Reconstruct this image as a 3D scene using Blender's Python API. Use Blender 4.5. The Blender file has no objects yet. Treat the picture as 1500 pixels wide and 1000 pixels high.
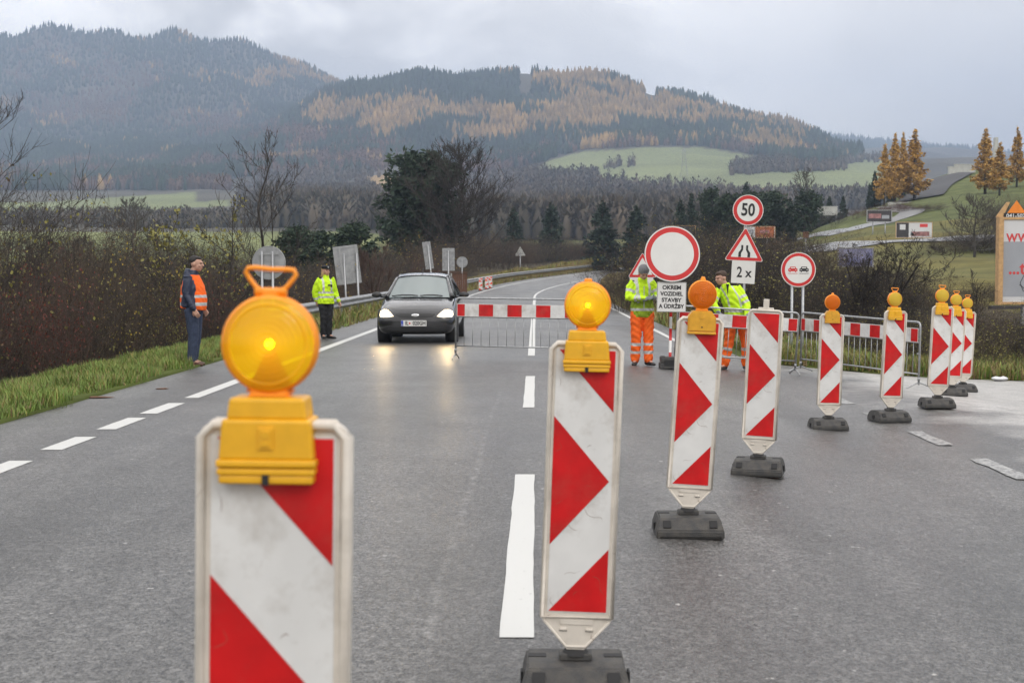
import bpy, bmesh, math, random
import numpy as np
from mathutils import Vector, Matrix
from mathutils.bvhtree import BVHTree
R = math.radians
SC = bpy.context.scene
COL = SC.collection

# ------------------------------------------------------------------ camera
F = 2083.3; HOR = 395.0; YAW = 0.0168; CAMZ = 1.55
PITCH = math.atan((500 - HOR) / F)
cam = bpy.data.cameras.new('camera'); co = bpy.data.objects.new('camera', cam); COL.objects.link(co)
cam.lens = 50; cam.sensor_width = 36; cam.clip_start = 0.05; cam.clip_end = 20000
co.location = (0, 0, CAMZ); co.rotation_euler = (math.pi / 2 - PITCH, 0, YAW)
cam.dof.use_dof = True; cam.dof.focus_distance = 17.0; cam.dof.aperture_fstop = 6.3
SC.camera = co

# ------------------------------------------------------------------ world
SUN_EL, SUN_AZ = 38, 150     # high soft sun behind cloud, behind the camera's right shoulder
w = bpy.data.worlds.new('World'); SC.world = w; w.use_nodes = True
nt = w.node_tree; nt.nodes.clear(); N = nt.nodes.new; L = nt.links.new
out = N('ShaderNodeOutputWorld')
sky = N('ShaderNodeTexSky'); sky.sky_type = 'NISHITA'; sky.sun_disc = False
sky.sun_elevation = R(SUN_EL); sky.sun_rotation = R(SUN_AZ); sky.dust_density = 4
bg1 = N('ShaderNodeBackground'); bg1.inputs[1].default_value = 0.08; L(sky.outputs[0], bg1.inputs[0])
tc = N('ShaderNodeTexCoord'); sep = N('ShaderNodeSeparateXYZ'); L(tc.outputs['Generated'], sep.inputs[0])
mp = N('ShaderNodeMapping'); mp.inputs['Scale'].default_value = (1, 1, 2.0); L(tc.outputs['Generated'], mp.inputs[0])
n1 = N('ShaderNodeTexNoise'); n1.inputs['Scale'].default_value = 6.5; n1.inputs['Detail'].default_value = 8; n1.inputs['Roughness'].default_value = 0.52; n1.inputs['Distortion'].default_value = .3
L(mp.outputs[0], n1.inputs[0])
def mth(op, a, b=None, c=None, clamp=False):
    m = N('ShaderNodeMath'); m.operation = op; m.use_clamp = clamp
    for i, v in enumerate((a, b, c)):
        if v is None: continue
        if isinstance(v, (int, float)): m.inputs[i].default_value = v
        else: L(v, m.inputs[i])
    return m.outputs[0]
# overcast luminance: brighter towards the zenith, darker low on the right-hand (+x) side
elev = mth('MAXIMUM', sep.outputs[2], 0.0)
lum = mth('MULTIPLY_ADD', elev, .95, 1.34)
right = mth('MULTIPLY', mth('SUBTRACT', sep.outputs[0], 0.09, clamp=True), mth('SUBTRACT', 0.30, elev, clamp=True))
lum = mth('SUBTRACT', lum, mth('MULTIPLY', right, 12))
nr1 = N('ShaderNodeMapRange'); nr1.interpolation_type = 'SMOOTHSTEP'; L(n1.outputs[0], nr1.inputs[0]); nr1.inputs[1].default_value = .38; nr1.inputs[2].default_value = .60; nr1.inputs[3].default_value = -.46; nr1.inputs[4].default_value = .24
ns = mth('MULTIPLY', nr1.outputs[0], mth('MAXIMUM', mth('MULTIPLY_ADD', sep.outputs[0], -2.6, 0.72), .12))
lum = mth('MAXIMUM', mth('ADD', lum, ns), 0.16)
cr = N('ShaderNodeValToRGB'); L(lum, cr.inputs[0])
cr.color_ramp.elements[0].position = 0.40; cr.color_ramp.elements[0].color = (0.88, 0.92, 1.0, 1)
cr.color_ramp.elements[1].position = 1.0; cr.color_ramp.elements[1].color = (1.0, 0.965, 0.93, 1)
bg2 = N('ShaderNodeBackground'); L(cr.outputs[0], bg2.inputs[0]); L(lum, bg2.inputs[1])
mx = N('ShaderNodeMixShader'); mx.inputs[0].default_value = 0.93
L(bg1.outputs[0], mx.inputs[1]); L(bg2.outputs[0], mx.inputs[2]); L(mx.outputs[0], out.inputs[0])
sl = bpy.data.lights.new('sun', 'SUN'); sl.energy = 0.7; sl.angle = R(25); sl.color = (1, 0.96, 0.9)
so = bpy.data.objects.new('sun', sl); COL.objects.link(so)
so.rotation_euler = (R(90 - SUN_EL), 0, R(180 - SUN_AZ))
SC.view_settings.view_transform = 'Standard'; SC.view_settings.look = 'None'
SC.view_settings.exposure = 0.04; SC.view_settings.gamma = 1
SC.render.engine = 'CYCLES'
cy = SC.cycles; cy.use_denoising = True; cy.max_bounces = 8; cy.volume_bounces = 1; cy.transparent_max_bounces = 24
cy.sample_clamp_indirect = 6; cy.caustics_reflective = False; cy.caustics_refractive = False
try: cy.denoiser = 'OPENIMAGEDENOISE'
except Exception: pass

# ------------------------------------------------------------------ helpers
def ray(u, v):
    xc = (u - 750) / F; yc = (500 - v) / F
    dy = math.cos(PITCH) + yc * math.sin(PITCH); dz = -math.sin(PITCH) + yc * math.cos(PITCH)
    return xc / dy, dz / dy                       # per metre of forward ground distance
def at(u, v, d):
    """a point d metres ahead of the camera that the photograph shows at (u, v)"""
    a, b = ray(u, v)
    x, y = a * d, d
    return Vector((x * math.cos(YAW) - y * math.sin(YAW), x * math.sin(YAW) + y * math.cos(YAW), CAMZ + b * d))
def uvd(x, y, z):
    xx = x * np.cos(YAW) + y * np.sin(YAW); d = -x * np.sin(YAW) + y * np.cos(YAW)
    return 750 + xx / np.maximum(d, .01) * F, HOR - (z - CAMZ) / np.maximum(d, .01) * F, d
def smooth(a, b, x):
    t = np.clip((x - a) / (b - a), 0, 1); return t * t * (3 - 2 * t)

def tag(o, label=None, cat=None, group=None, kind=None):
    if label: o['label'] = label
    if cat: o['category'] = cat
    if group: o['group'] = group
    if kind: o['kind'] = kind
    return o
def empty(name, loc=(0, 0, 0), rz=0, label=None, cat=None, group=None):
    o = bpy.data.objects.new(name, None); COL.objects.link(o); o.empty_display_size = .2
    o.location = loc; o.rotation_euler = (0, 0, rz)
    return tag(o, label, cat, group)
def link(name, me, parent=None, loc=None):
    o = bpy.data.objects.new(name, me); COL.objects.link(o)
    if parent: o.parent = parent
    if loc is not None: o.location = loc
    return o
def copy_tree(o, parent=None):
    c = o.copy(); COL.objects.link(c); c.parent = parent
    for k in ('label', 'category', 'group'):
        if parent is None and k in c: del c[k]
    for ch in [x for x in SC.objects if x.parent == o]:
        copy_child(ch, c)
    return c
def copy_child(o, parent):
    c = o.copy(); COL.objects.link(c); c.parent = parent
    for ch in [x for x in SC.objects if x.parent == o]: copy_child(ch, c)

class MB:
    """collects shapes and links them as one mesh object"""
    def __init__(s): s.v = []; s.f = []; s.m = []; s.sm = []
    def add(s, vs, fs, mi=0, sm=False, M=None):
        b = len(s.v)
        for p in vs:
            p = Vector(p); s.v.append(M @ p if M is not None else p)
        for f in fs: s.f.append([b + i for i in f]); s.m.append(mi); s.sm.append(sm)
        return s
    def box(s, c, d, mi=0, bev=0, M=None, taper=1.0):
        x, y, z = [q / 2 for q in d]; cx, cy, cz = c
        if bev <= 0:
            vs = [(cx + a * x * (taper if k > 0 else 1), cy + b * y, cz + k * z) for k in (-1, 1) for b in (-1, 1) for a in (-1, 1)]
            return s.add(vs, [(0, 2, 3, 1), (4, 5, 7, 6), (0, 1, 5, 4), (2, 6, 7, 3), (0, 4, 6, 2), (1, 3, 7, 5)], mi, False, M)
        bm = bmesh.new(); bmesh.ops.create_cube(bm, size=1)
        for q in bm.verts: q.co = Vector((cx + q.co.x * 2 * x * (taper if q.co.z > 0 else 1), cy + q.co.y * 2 * y, cz + q.co.z * 2 * z))
        bmesh.ops.bevel(bm, geom=bm.edges[:], offset=bev, segments=2, affect='EDGES', profile=.5)
        return s.bm(bm, mi, M, False)
    def bm(s, bm, mi=0, M=None, sm=False):
        bm.verts.index_update()
        s.add([q.co.copy() for q in bm.verts], [[q.index for q in f.verts] for f in bm.faces], mi, sm, M); bm.free(); return s
    def prism(s, poly, y0, y1, mi=0, M=None, bev=0):
        """polygon in x,z extruded from y0 to y1"""
        n = len(poly)
        if bev:
            bm = bmesh.new(); a = [bm.verts.new((p[0], y0, p[1])) for p in poly]; b = [bm.verts.new((p[0], y1, p[1])) for p in poly]
            bm.faces.new(a); bm.faces.new(b[::-1])
            for i in range(n): bm.faces.new((a[i], b[i], b[(i + 1) % n], a[(i + 1) % n]))
            bmesh.ops.recalc_face_normals(bm, faces=bm.faces[:])
            ed = [e for e in bm.edges if abs(e.verts[0].co.y - e.verts[1].co.y) < 1e-6]
            bmesh.ops.bevel(bm, geom=ed, offset=bev, segments=2, affect='EDGES')
            return s.bm(bm, mi, M)
        vs = [(p[0], y0, p[1]) for p in poly] + [(p[0], y1, p[1]) for p in poly]
        fs = [list(range(n)), list(range(2 * n - 1, n - 1, -1))] + [(i, i + n, (i + 1) % n + n, (i + 1) % n) for i in range(n)]
        return s.add(vs, fs, mi, False, M)
    def cyl(s, p0, p1, r0, r1=None, n=12, mi=0, cap=True, M=None, sm=True):
        p0 = Vector(p0); p1 = Vector(p1); r1 = r0 if r1 is None else r1
        d = (p1 - p0).normalized(); a = d.orthogonal().normalized(); b = d.cross(a)
        vs = []
        for p, r in ((p0, r0), (p1, r1)):
            for i in range(n):
                t = 2 * math.pi * i / n; vs.append(p + (a * math.cos(t) + b * math.sin(t)) * r)
        s.add(vs, [(i, (i + 1) % n, (i + 1) % n + n, i + n) for i in range(n)], mi, sm, M)
        if cap: s.add(vs, [list(range(n))[::-1], list(range(n, 2 * n))], mi, False, M)
        return s
    def tube(s, pts, r, n=8, mi=0, closed=False, M=None):
        pts = [Vector(p) for p in pts]; k = len(pts); vs = []; pa = None
        rs = r if isinstance(r, (list, tuple)) else [r] * k
        for i, p in enumerate(pts):
            if closed: d = pts[(i + 1) % k] - pts[i - 1]
            else: d = pts[min(i + 1, k - 1)] - pts[max(i - 1, 0)]
            d.normalize()
            if pa is None: a = d.orthogonal().normalized()
            else: a = (pa - d * pa.dot(d)).normalized()
            pa = a; b = d.cross(a)
            for j in range(n):
                t = 2 * math.pi * j / n; vs.append(p + (a * math.cos(t) + b * math.sin(t)) * rs[i])
        fs = []
        for i in range(k if closed else k - 1):
            for j in range(n):
                q = (i + 1) % k
                fs.append((i * n + j, i * n + (j + 1) % n, q * n + (j + 1) % n, q * n + j))
        s.add(vs, fs, mi, True, M)
        if not closed: s.add(vs, [list(range(n))[::-1], list(range((k - 1) * n, k * n))], mi, False, M)
        return s
    def lathe(s, prof, n=24, mi=0, axis='z', M=None, c=(0, 0, 0)):
        """profile of (radius, height)"""
        vs = []; cx, cy, cz = c
        for r, h in prof:
            for i in range(n):
                t = 2 * math.pi * i / n; a, b = r * math.cos(t), r * math.sin(t)
                vs.append((cx + a, cy + b, cz + h) if axis == 'z' else ((cx + a, cy + h, cz + b) if axis == 'y' else (cx + h, cy + a, cz + b)))
        fs = [(i * n + j, i * n + (j + 1) % n, (i + 1) * n + (j + 1) % n, (i + 1) * n + j) for i in range(len(prof) - 1) for j in range(n)]
        return s.add(vs, fs, mi, True, M)
    def text(s, body, size, c, mi=0, bold=0.0, M=None, sx=1.0, align='CENTER', thick=.001):
        """text in the x,z plane facing -y, c = centre"""
        cu = bpy.data.curves.new('t', 'FONT'); cu.body = body; cu.size = size; cu.align_x = align; cu.align_y = 'CENTER'
        cu.offset = bold; cu.resolution_u = 3; cu.extrude = thick
        o = bpy.data.objects.new('t', cu); COL.objects.link(o)
        dg = bpy.context.evaluated_depsgraph_get(); me = bpy.data.meshes.new_from_object(o.evaluated_get(dg))
        vs = [(c[0] + q.co.x * sx, c[1] - q.co.z, c[2] + q.co.y) for q in me.vertices]
        s.add(vs, [list(p.vertices) for p in me.polygons], mi, False, M)
        bpy.data.objects.remove(o); bpy.data.curves.remove(cu); bpy.data.meshes.remove(me); return s
    def build(s, name, mats, parent=None, loc=None, recalc=True):
        me = bpy.data.meshes.new(name); me.from_pydata([tuple(p) for p in s.v], [], s.f)
        for m in (mats if isinstance(mats, (list, tuple)) else [mats]): me.materials.append(m)
        me.polygons.foreach_set('material_index', s.m); me.polygons.foreach_set('use_smooth', s.sm)
        if recalc:
            bm = bmesh.new(); bm.from_mesh(me); bmesh.ops.remove_doubles(bm, verts=bm.verts[:], dist=1e-6)
            bmesh.ops.recalc_face_normals(bm, faces=bm.faces[:]); bm.to_mesh(me); bm.free()
        me.update(); return link(name, me, parent, loc)

def np_mesh(name, V, Fc, mats, mi=None, smooth_=False):
    """numpy mesh: V (n,3); Fc (m,k) faces with the same number of corners"""
    V = np.asarray(V, dtype=np.float32); Fc = np.asarray(Fc, dtype=np.int32); me = bpy.data.meshes.new(name)
    me.vertices.add(len(V)); me.vertices.foreach_set('co', V.ravel())
    k = Fc.shape[1]; me.loops.add(Fc.size); me.loops.foreach_set('vertex_index', Fc.ravel())
    me.polygons.add(len(Fc)); me.polygons.foreach_set('loop_start', np.arange(0, Fc.size, k, dtype=np.int32))
    try: me.polygons.foreach_set('loop_total', np.full(len(Fc), k, dtype=np.int32))
    except Exception: pass
    for m in (mats if isinstance(mats, (list, tuple)) else [mats]): me.materials.append(m)
    if mi is not None: me.polygons.foreach_set('material_index', np.asarray(mi, dtype=np.int32))
    if smooth_: me.polygons.foreach_set('use_smooth', np.ones(len(Fc), dtype=bool))
    me.update(calc_edges=True); me.validate(); return me
def seg_mesh(P0, P1, R0, R1, n=3):
    """many small tapered sticks at once"""
    P0, P1 = np.asarray(P0, float), np.asarray(P1, float); R0, R1 = np.asarray(R0, float), np.asarray(R1, float)
    d = P1 - P0; d /= np.maximum(np.linalg.norm(d, axis=1, keepdims=True), 1e-9)
    ref = np.where(np.abs(d[:, 2:3]) < .9, np.array([[0, 0, 1.]]), np.array([[1., 0, 0]]))
    a = np.cross(d, ref); a /= np.linalg.norm(a, axis=1, keepdims=True); b = np.cross(d, a)
    vs = []
    for P, Rr in ((P0, R0), (P1, R1)):
        for i in range(n):
            t = 2 * math.pi * i / n; vs.append(P + (a * math.cos(t) + b * math.sin(t)) * Rr[:, None])
    V = np.stack(vs, 1).reshape(-1, 3); base = (np.arange(len(P0)) * 2 * n)[:, None]
    Fc = np.concatenate([base + np.array([[i, (i + 1) % n, (i + 1) % n + n, i + n]]) for i in range(n)], 0)
    return V, Fc

# ------------------------------------------------------------------ materials
def mat(name, col, rough=.6, metal=0, noise=0, nscale=8, bump=0, bscale=60, spec=.5, col2=None, coat=0, sub=0, emit=None, estr=0, coord='Object', dirt=0):
    m = bpy.data.materials.new(name); m.use_nodes = True; t = m.node_tree; p = t.nodes['Principled BSDF']
    n, l = t.nodes.new, t.links.new
    p.inputs['Base Color'].default_value = (*col, 1); p.inputs['Roughness'].default_value = rough; p.inputs['Metallic'].default_value = metal
    p.inputs['Specular IOR Level'].default_value = spec; p.inputs['Coat Weight'].default_value = coat; p.inputs['Coat Roughness'].default_value = .05
    if emit: p.inputs['Emission Color'].default_value = (*emit, 1); p.inputs['Emission Strength'].default_value = estr
    c = n('ShaderNodeTexCoord')
    if noise or col2:
        a = n('ShaderNodeTexNoise'); a.inputs['Scale'].default_value = nscale; a.inputs['Detail'].default_value = 5; l(c.outputs[coord], a.inputs[0])
        r = n('ShaderNodeValToRGB'); l(a.outputs[0], r.inputs[0]); r.color_ramp.elements[0].position = .35; r.color_ramp.elements[1].position = .65
        c1 = col; c2 = col2 or tuple(q * (1 - noise) for q in col)
        r.color_ramp.elements[0].color = (*c2, 1); r.color_ramp.elements[1].color = (*c1, 1); o = r.outputs[0]
        if dirt:
            b = n('ShaderNodeTexNoise'); b.inputs['Scale'].default_value = 3.1; b.inputs['Detail'].default_value = 9; b.inputs['Roughness'].default_value = .7; l(c.outputs[coord], b.inputs[0])
            q = n('ShaderNodeValToRGB'); l(b.outputs[0], q.inputs[0]); q.color_ramp.elements[0].position = .50; q.color_ramp.elements[1].position = .70
            q.color_ramp.elements[1].color = (dirt, dirt, dirt, 1); q.color_ramp.elements[0].color = (0, 0, 0, 1)
            x = n('ShaderNodeMix'); x.data_type = 'RGBA'; l(q.outputs[0], x.inputs[0]); l(o, x.inputs[6]); x.inputs[7].default_value = (.22, .17, .12, 1); o = x.outputs[2]
            # fine scratches: thin iso-lines of a slow noise, broken up by a second one
            e = n('ShaderNodeTexNoise'); e.inputs['Scale'].default_value = 5.5; e.inputs['Detail'].default_value = 2; l(c.outputs[coord], e.inputs[0])
            e2 = n('ShaderNodeMath'); e2.operation = 'SUBTRACT'; l(e.outputs[0], e2.inputs[0]); e2.inputs[1].default_value = .55
            e3 = n('ShaderNodeMath'); e3.operation = 'ABSOLUTE'; l(e2.outputs[0], e3.inputs[0])
            e4 = n('ShaderNodeMapRange'); l(e3.outputs[0], e4.inputs[0]); e4.inputs[1].default_value = .0008; e4.inputs[2].default_value = .0045; e4.inputs[3].default_value = .75; e4.inputs[4].default_value = 0
            e5 = n('ShaderNodeTexNoise'); e5.inputs['Scale'].default_value = 13; l(c.outputs[coord], e5.inputs[0]); e6 = n('ShaderNodeMapRange'); l(e5.outputs[0], e6.inputs[0]); e6.inputs[1].default_value = .54; e6.inputs[2].default_value = .62
            e7 = n('ShaderNodeMath'); e7.operation = 'MULTIPLY'; l(e4.outputs[0], e7.inputs[0]); l(e6.outputs[0], e7.inputs[1])
            x2 = n('ShaderNodeMix'); x2.data_type = 'RGBA'; l(e7.outputs[0], x2.inputs[0]); l(o, x2.inputs[6]); x2.inputs[7].default_value = (.16, .09, .06, 1); o = x2.outputs[2]
        l(o, p.inputs['Base Color'])
    if bump:
        a = n('ShaderNodeTexNoise'); a.inputs['Scale'].default_value = bscale; a.inputs['Detail'].default_value = 4; l(c.outputs[coord], a.inputs[0])
        b = n('ShaderNodeBump'); b.inputs['Strength'].default_value = bump; b.inputs['Distance'].default_value = .01; l(a.outputs[0], b.inputs['Height']); l(b.outputs[0], p.inputs['Normal'])
    return m
M = {}
M['frame'] = mat('cream plastic', (.66, .61, .54), .45, noise=.12, nscale=14, dirt=.45)
M['white'] = mat('white reflective film', (.70, .70, .69), .42, noise=.10, nscale=7, dirt=.55)
M['red'] = mat('red reflective film', (.60, .008, .010), .42, noise=.28, nscale=7, dirt=.2, spec=.3)
M['redw'] = mat('sign red', (.58, .02, .02), .35, noise=.1, nscale=6)
M['signwhite'] = mat('sign white', (.70, .70, .68), .35, noise=.06, nscale=4)
M['black'] = mat('sign black', (.012, .012, .014), .5)
M['rubber'] = mat('recycled rubber', (.045, .045, .046), .72, col2=(.075, .07, .063), nscale=18, bump=.5, bscale=150)
M['rubberdark'] = mat('dark rubber and recess shade', (.018, .018, .019), .8)  # dark rubber, also used as painted shade for pockets and slots
M['yellow'] = mat('yellow plastic', (.80, .42, .012), .38, noise=.12, nscale=20)
M['yellow2'] = mat('yellow plastic aged', (.72, .36, .02), .42, noise=.2, nscale=20)
M['galv'] = mat('galvanised steel', (.42, .43, .44), .42, .75, noise=.25, nscale=30)
M['rail'] = mat('weathered rail steel', (.36, .365, .37), .5, .6, noise=.3, nscale=3)
M['signback'] = mat('grey sign back', (.36, .37, .38), .55, .25, noise=.3, nscale=5)
M['glove'] = mat('work glove', (.26, .29, .32), .9, noise=.3, nscale=60)
M['skin'] = mat('skin', (.52, .30, .22), .55, noise=.12, nscale=40)
M['skinmouth'] = mat('lips', (.36, .14, .11), .5)
M['eye'] = mat('eye', (.03, .025, .02), .3)
M['hairdark'] = mat('dark hair', (.018, .014, .012), .7, bump=.8, bscale=120)
M['hairbrown'] = mat('brown hair', (.05, .028, .016), .7, bump=.8, bscale=120)
M['hairblond'] = mat('blond hair', (.50, .34, .16), .6, noise=.35, nscale=80, bump=.8, bscale=160)
M['hivis'] = mat('hi-vis yellow cloth', (.58, .88, .012), .8, noise=.12, nscale=20, bump=.3, bscale=40, emit=(.55, .9, .02), estr=0)
M['hivisshade'] = mat('shaded yellow cloth', (.32, .46, .02), .85, noise=.3, nscale=14, bump=.3, bscale=40)  # greener, darker copy: shade on the lower jacket put into the colour
M['orange'] = mat('hi-vis orange cloth', (.95, .14, .008), .8, noise=.12, nscale=20, bump=.3, bscale=40)
M['silver'] = mat('silver reflective tape', (.50, .51, .50), .5, .2)
M['navy'] = mat('navy quilted nylon', (.018, .027, .062), .5, noise=.3, nscale=30)
M['jeans'] = mat('dark denim', (.035, .05, .095), .85, noise=.3, nscale=40)
M['blackcloth'] = mat('black cloth', (.012, .013, .016), .85, noise=.2, nscale=30)
M['knit'] = mat('grey knit wool', (.27, .27, .28), .95, noise=.35, nscale=90, bump=1, bscale=160)
M['shoe'] = mat('black leather', (.012, .011, .011), .5)
M['shoebrown'] = mat('brown leather', (.07, .025, .012), .5)
M['bark'] = mat('bark', (.055, .045, .037), .9, noise=.4, nscale=9, coord='Object')
M['barkgrey'] = mat('grey bark', (.085, .075, .065), .9, noise=.4, nscale=9)
M['twig'] = mat('brown twigs', (.095, .070, .048), .9, noise=.45, nscale=1.3)
M['twigred'] = mat('reddish twigs', (.095, .058, .044), .9, noise=.45, nscale=1.5)
M['twigdark'] = mat('dark twigs', (.042, .034, .029), .9, noise=.4, nscale=1.3)
M['leafy'] = mat('yellow green leaves', (.25, .23, .05), .7, noise=.4, nscale=3)
M['leafred'] = mat('russet leaves', (.17, .035, .022), .7, noise=.4, nscale=2)
M['leafbrown'] = mat('dry brown leaves', (.12, .07, .035), .8, noise=.4, nscale=2)
M['leafyellow'] = mat('yellow leaves', (.42, .30, .03), .7, noise=.3, nscale=2)
M['pine'] = mat('pine needles', (.034, .062, .030), .8, noise=.5, nscale=.8)
M['pinedark'] = mat('spruce needles', (.028, .052, .032), .8, noise=.5, nscale=.8)
M['larch'] = mat('larch needles', (.56, .33, .08), .8, noise=.45, nscale=.6)
M['wood'] = mat('timber', (.58, .36, .17), .7, noise=.25, nscale=12)
M['oldwood'] = mat('weathered timber', (.14, .065, .035), .8, noise=.3, nscale=9)
M['concrete'] = mat('pale concrete', (.5, .5, .48), .8, noise=.15, nscale=2)

# ------------------------------------------------------------------ road shape
RAD = 424.0
def road_c(y):
    y = np.asarray(y, float); t = np.clip(y - 80, 0, 300)
    return -0.08 + RAD - np.sqrt(RAD * RAD - t * t)
def road_zc(y):
    t = np.clip(np.asarray(y, float) - 80, 0, None)
    return np.where(t < 120, 1.7 * t * t / 14400, 1.7 + .0283 * (t - 120))
XT = [.5, 1.8, 3.3, 4.2, 5.2, 6.2, 7.0, 8.5, 30]; ZXT = [0, -.045, -.235, -.215, -.20, -.275, -.33, -.38, -.42]
def road_z(x, y):
    off = np.asarray(x, float) - road_c(y); k = smooth(75, 140, np.asarray(y, float))
    l = np.minimum(off, 0); r = np.maximum(off - .5, 0)
    nf = 1 - smooth(19, 24, np.asarray(y, float))
    return road_zc(y) + l * (.004 * (1 - k) - .04 * k) - .065 * np.minimum(r, 6.5) * (1 - nf) + nf * np.interp(off, XT, ZXT)
def rz(x, y): return float(road_z(x, y))
def road_pt(off, y, dz=0.0):
    x = float(road_c(y)) + off
    return Vector((x, y, rz(x, y) + dz))
def onroad(u, v):
    d = 20.0
    for _ in range(40):
        p = at(u, v, d); g = rz(p.x, p.y); b = ray(u, v)[1]
        d = (g - CAMZ) / b
        d = max(1, min(d, 400))
    p = at(u, v, d); p.z = rz(p.x, p.y); return p

# right-hand edge of the paved area: the junction apron near the camera, the shoulder farther off
def pave_right(y):
    y = np.asarray(y, float)
    apron = 4.3 + np.clip((27.6 - y) / .52, 0, 60)
    return np.where(y < 27.6, apron, 4.3 - .2 * smooth(28, 60, y))

# ------------------------------------------------------------------ terrain height
UU = [-400, 0, 150, 300, 500, 600, 700, 800, 900, 1000, 1100, 1200, 1300, 1400, 1500, 1900]
def vz(v, d): return CAMZ + (HOR - v) * d / F
ZT = {20: [-2.6]*8 + [-1.6, -1.2, -1.0] + [-.8]*5,
      45: [-2.6]*7 + [-2.4, -1.9, -1.6, -1.0, -.4, -.2, 0, .1, .1]}
VT = {110: [415]*7 + [412, 408, 402, 386, 376, 372, 370, 370, 370],
      160: [390]*7 + [392, 390, 378, 356, 352, 342, 336, 336, 336],
      220: [378]*7 + [380, 378, 362, 343, 306, 303, 283, 272, 262],
      270: [368]*7 + [368, 368, 358, 346, 310, 283, 250, 244, 240],
      350: [358]*7 + [358, 358, 356, 350, 332, 318, 300, 296, 290],
      500: [338]*5 + [342, 345, 345, 345, 345, 345, 345, 345, 345, 345, 345],
      900: [301, 301, 301, 300, 300, 302, 315, 304, 302, 300, 300, 300, 300, 300, 300, 300],
      1300: [283, 283, 283, 280, 284, 262, 275, 256, 251, 250, 251, 252, 255, 258, 260, 260],
      1700: [266, 266, 262, 255, 236, 232, 235, 229, 217, 215, 222, 236, 238, 240, 240, 240],
      7000: [330]*16}
# ridge lines: (range, [(u, v of the bare crest), ...], how the slope runs)
UF = np.arange(-420, 1940, 20.0)
def line(pts): return np.interp(UF, [p[0] for p in pts], [p[1] for p in pts])
ROWS = {}
for d, zs in ZT.items(): ROWS[d] = np.interp(UF, UU, zs)
for d, vs in VT.items(): ROWS[d] = np.array([vz(v, d) for v in np.interp(UF, UU, vs)])
V2200 = line([(-400, 235), (0, 232), (300, 222), (380, 198), (430, 176), (470, 156), (530, 133), (560, 124), (620, 113), (700, 112), (755, 116), (800, 118), (860, 120), (930, 136), (1000, 143), (1080, 165), (1150, 190), (1200, 214), (1230, 229), (1300, 236), (1500, 238), (1940, 240)])
ROWS[2200] = vz(V2200, 2200)
ROWS[2450] = vz(V2200 + np.interp(UF, [-400, 250, 430, 560], [-20, -22, -8, 22]), 2450)
ROWS[2750] = vz(line([(-400, 150), (0, 150), (150, 142), (260, 125), (330, 135), (420, 146), (500, 158), (560, 190), (700, 230), (1900, 240)]), 2750)
ROWS[3200] = vz(line([(-400, 70), (0, 52), (80, 50), (150, 55), (215, 53), (255, 45), (290, 60), (360, 74), (430, 90), (490, 114), (530, 134), (600, 180), (700, 210), (1900, 235)]), 3200)
ROWS[3700] = vz(line([(-400, 110), (500, 160), (700, 230), (1900, 235)]), 3700)
ROWS[4800] = vz(line([(-400, 160), (900, 200), (1150, 200), (1240, 207), (1300, 216), (1420, 230), (1500, 238), (1940, 246)]), 4800)
DK = sorted(ROWS); LDK = np.log(DK); TAB = np.stack([ROWS[d] for d in DK])
def far_z(x, y):
    x = np.asarray(x, float); y = np.asarray(y, float)
    u, _, d = uvd(x, y, 0.0); d = np.maximum(d, DK[0]); ld = np.log(d)
    fi = np.clip((u - UF[0]) / 20.0, 0, len(UF) - 1.001); i0 = fi.astype(int); fu = fi - i0
    j = np.clip(np.searchsorted(LDK, ld) - 1, 0, len(DK) - 2); t = np.clip((ld - LDK[j]) / (LDK[j + 1] - LDK[j]), 0, 1)
    # the rise between two ranges is linear in distance
    t = np.clip((d - np.array(DK, float)[j]) / (np.array(DK, float)[j + 1] - np.array(DK, float)[j]), 0, 1)
    z0 = TAB[j, i0] * (1 - fu) + TAB[j, i0 + 1] * fu; z1 = TAB[j + 1, i0] * (1 - fu) + TAB[j + 1, i0 + 1] * fu
    z = z0 * (1 - t) + z1 * t
    a = smooth(600, 2600, d)
    z = z + a * (9 * np.sin(x / 61 + 1.3 * np.sin(y / 170)) * np.sin(y / 83 + .7) + 6 * np.sin(x / 23 + y / 47))
    b = smooth(60, 140, d) * (1 - a)
    return z + b * (.25 * np.sin(x / 9 + .5) * np.sin(y / 13) + .12 * np.sin(x / 3.7 + y / 5.1))
def ground_z(x, y):
    x = np.asarray(x, float); y = np.asarray(y, float)
    c = road_c(y); off = x - c; pr = pave_right(y)
    fz = far_z(x, y)
    el = road_z(c - 5.42, y); er = road_z(c + pr, y)
    dl = -5.38 - off; dr = off - pr                         # metres beyond the paved edge
    nl = el + .03 - .02 * np.maximum(dl, 0) - .46 * np.maximum(dl - 1.7, 0)
    nr = er + .02 + .03 * np.minimum(np.maximum(dr, 0), 1.5) - .30 * np.maximum(dr - 1.8, 0)
    nl = np.maximum(nl, np.minimum(fz, nl + 6)); nr = np.maximum(nr, np.minimum(fz, nr + 6))
    wl = smooth(5, 22, dl); wr = smooth(3, 26, dr)
    z = np.where(off < 0, nl * (1 - wl) + fz * wl, nr * (1 - wr) + fz * wr)
    inside = (dl < 0) & (dr < 0)
    on = road_z(x, y) - .12
    z = np.where(inside, on, z)
    far = smooth(330, 420, y)
    z = z * (1 - far) + fz * far
    return z
def gz(x, y): return float(ground_z(x, y))

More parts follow.
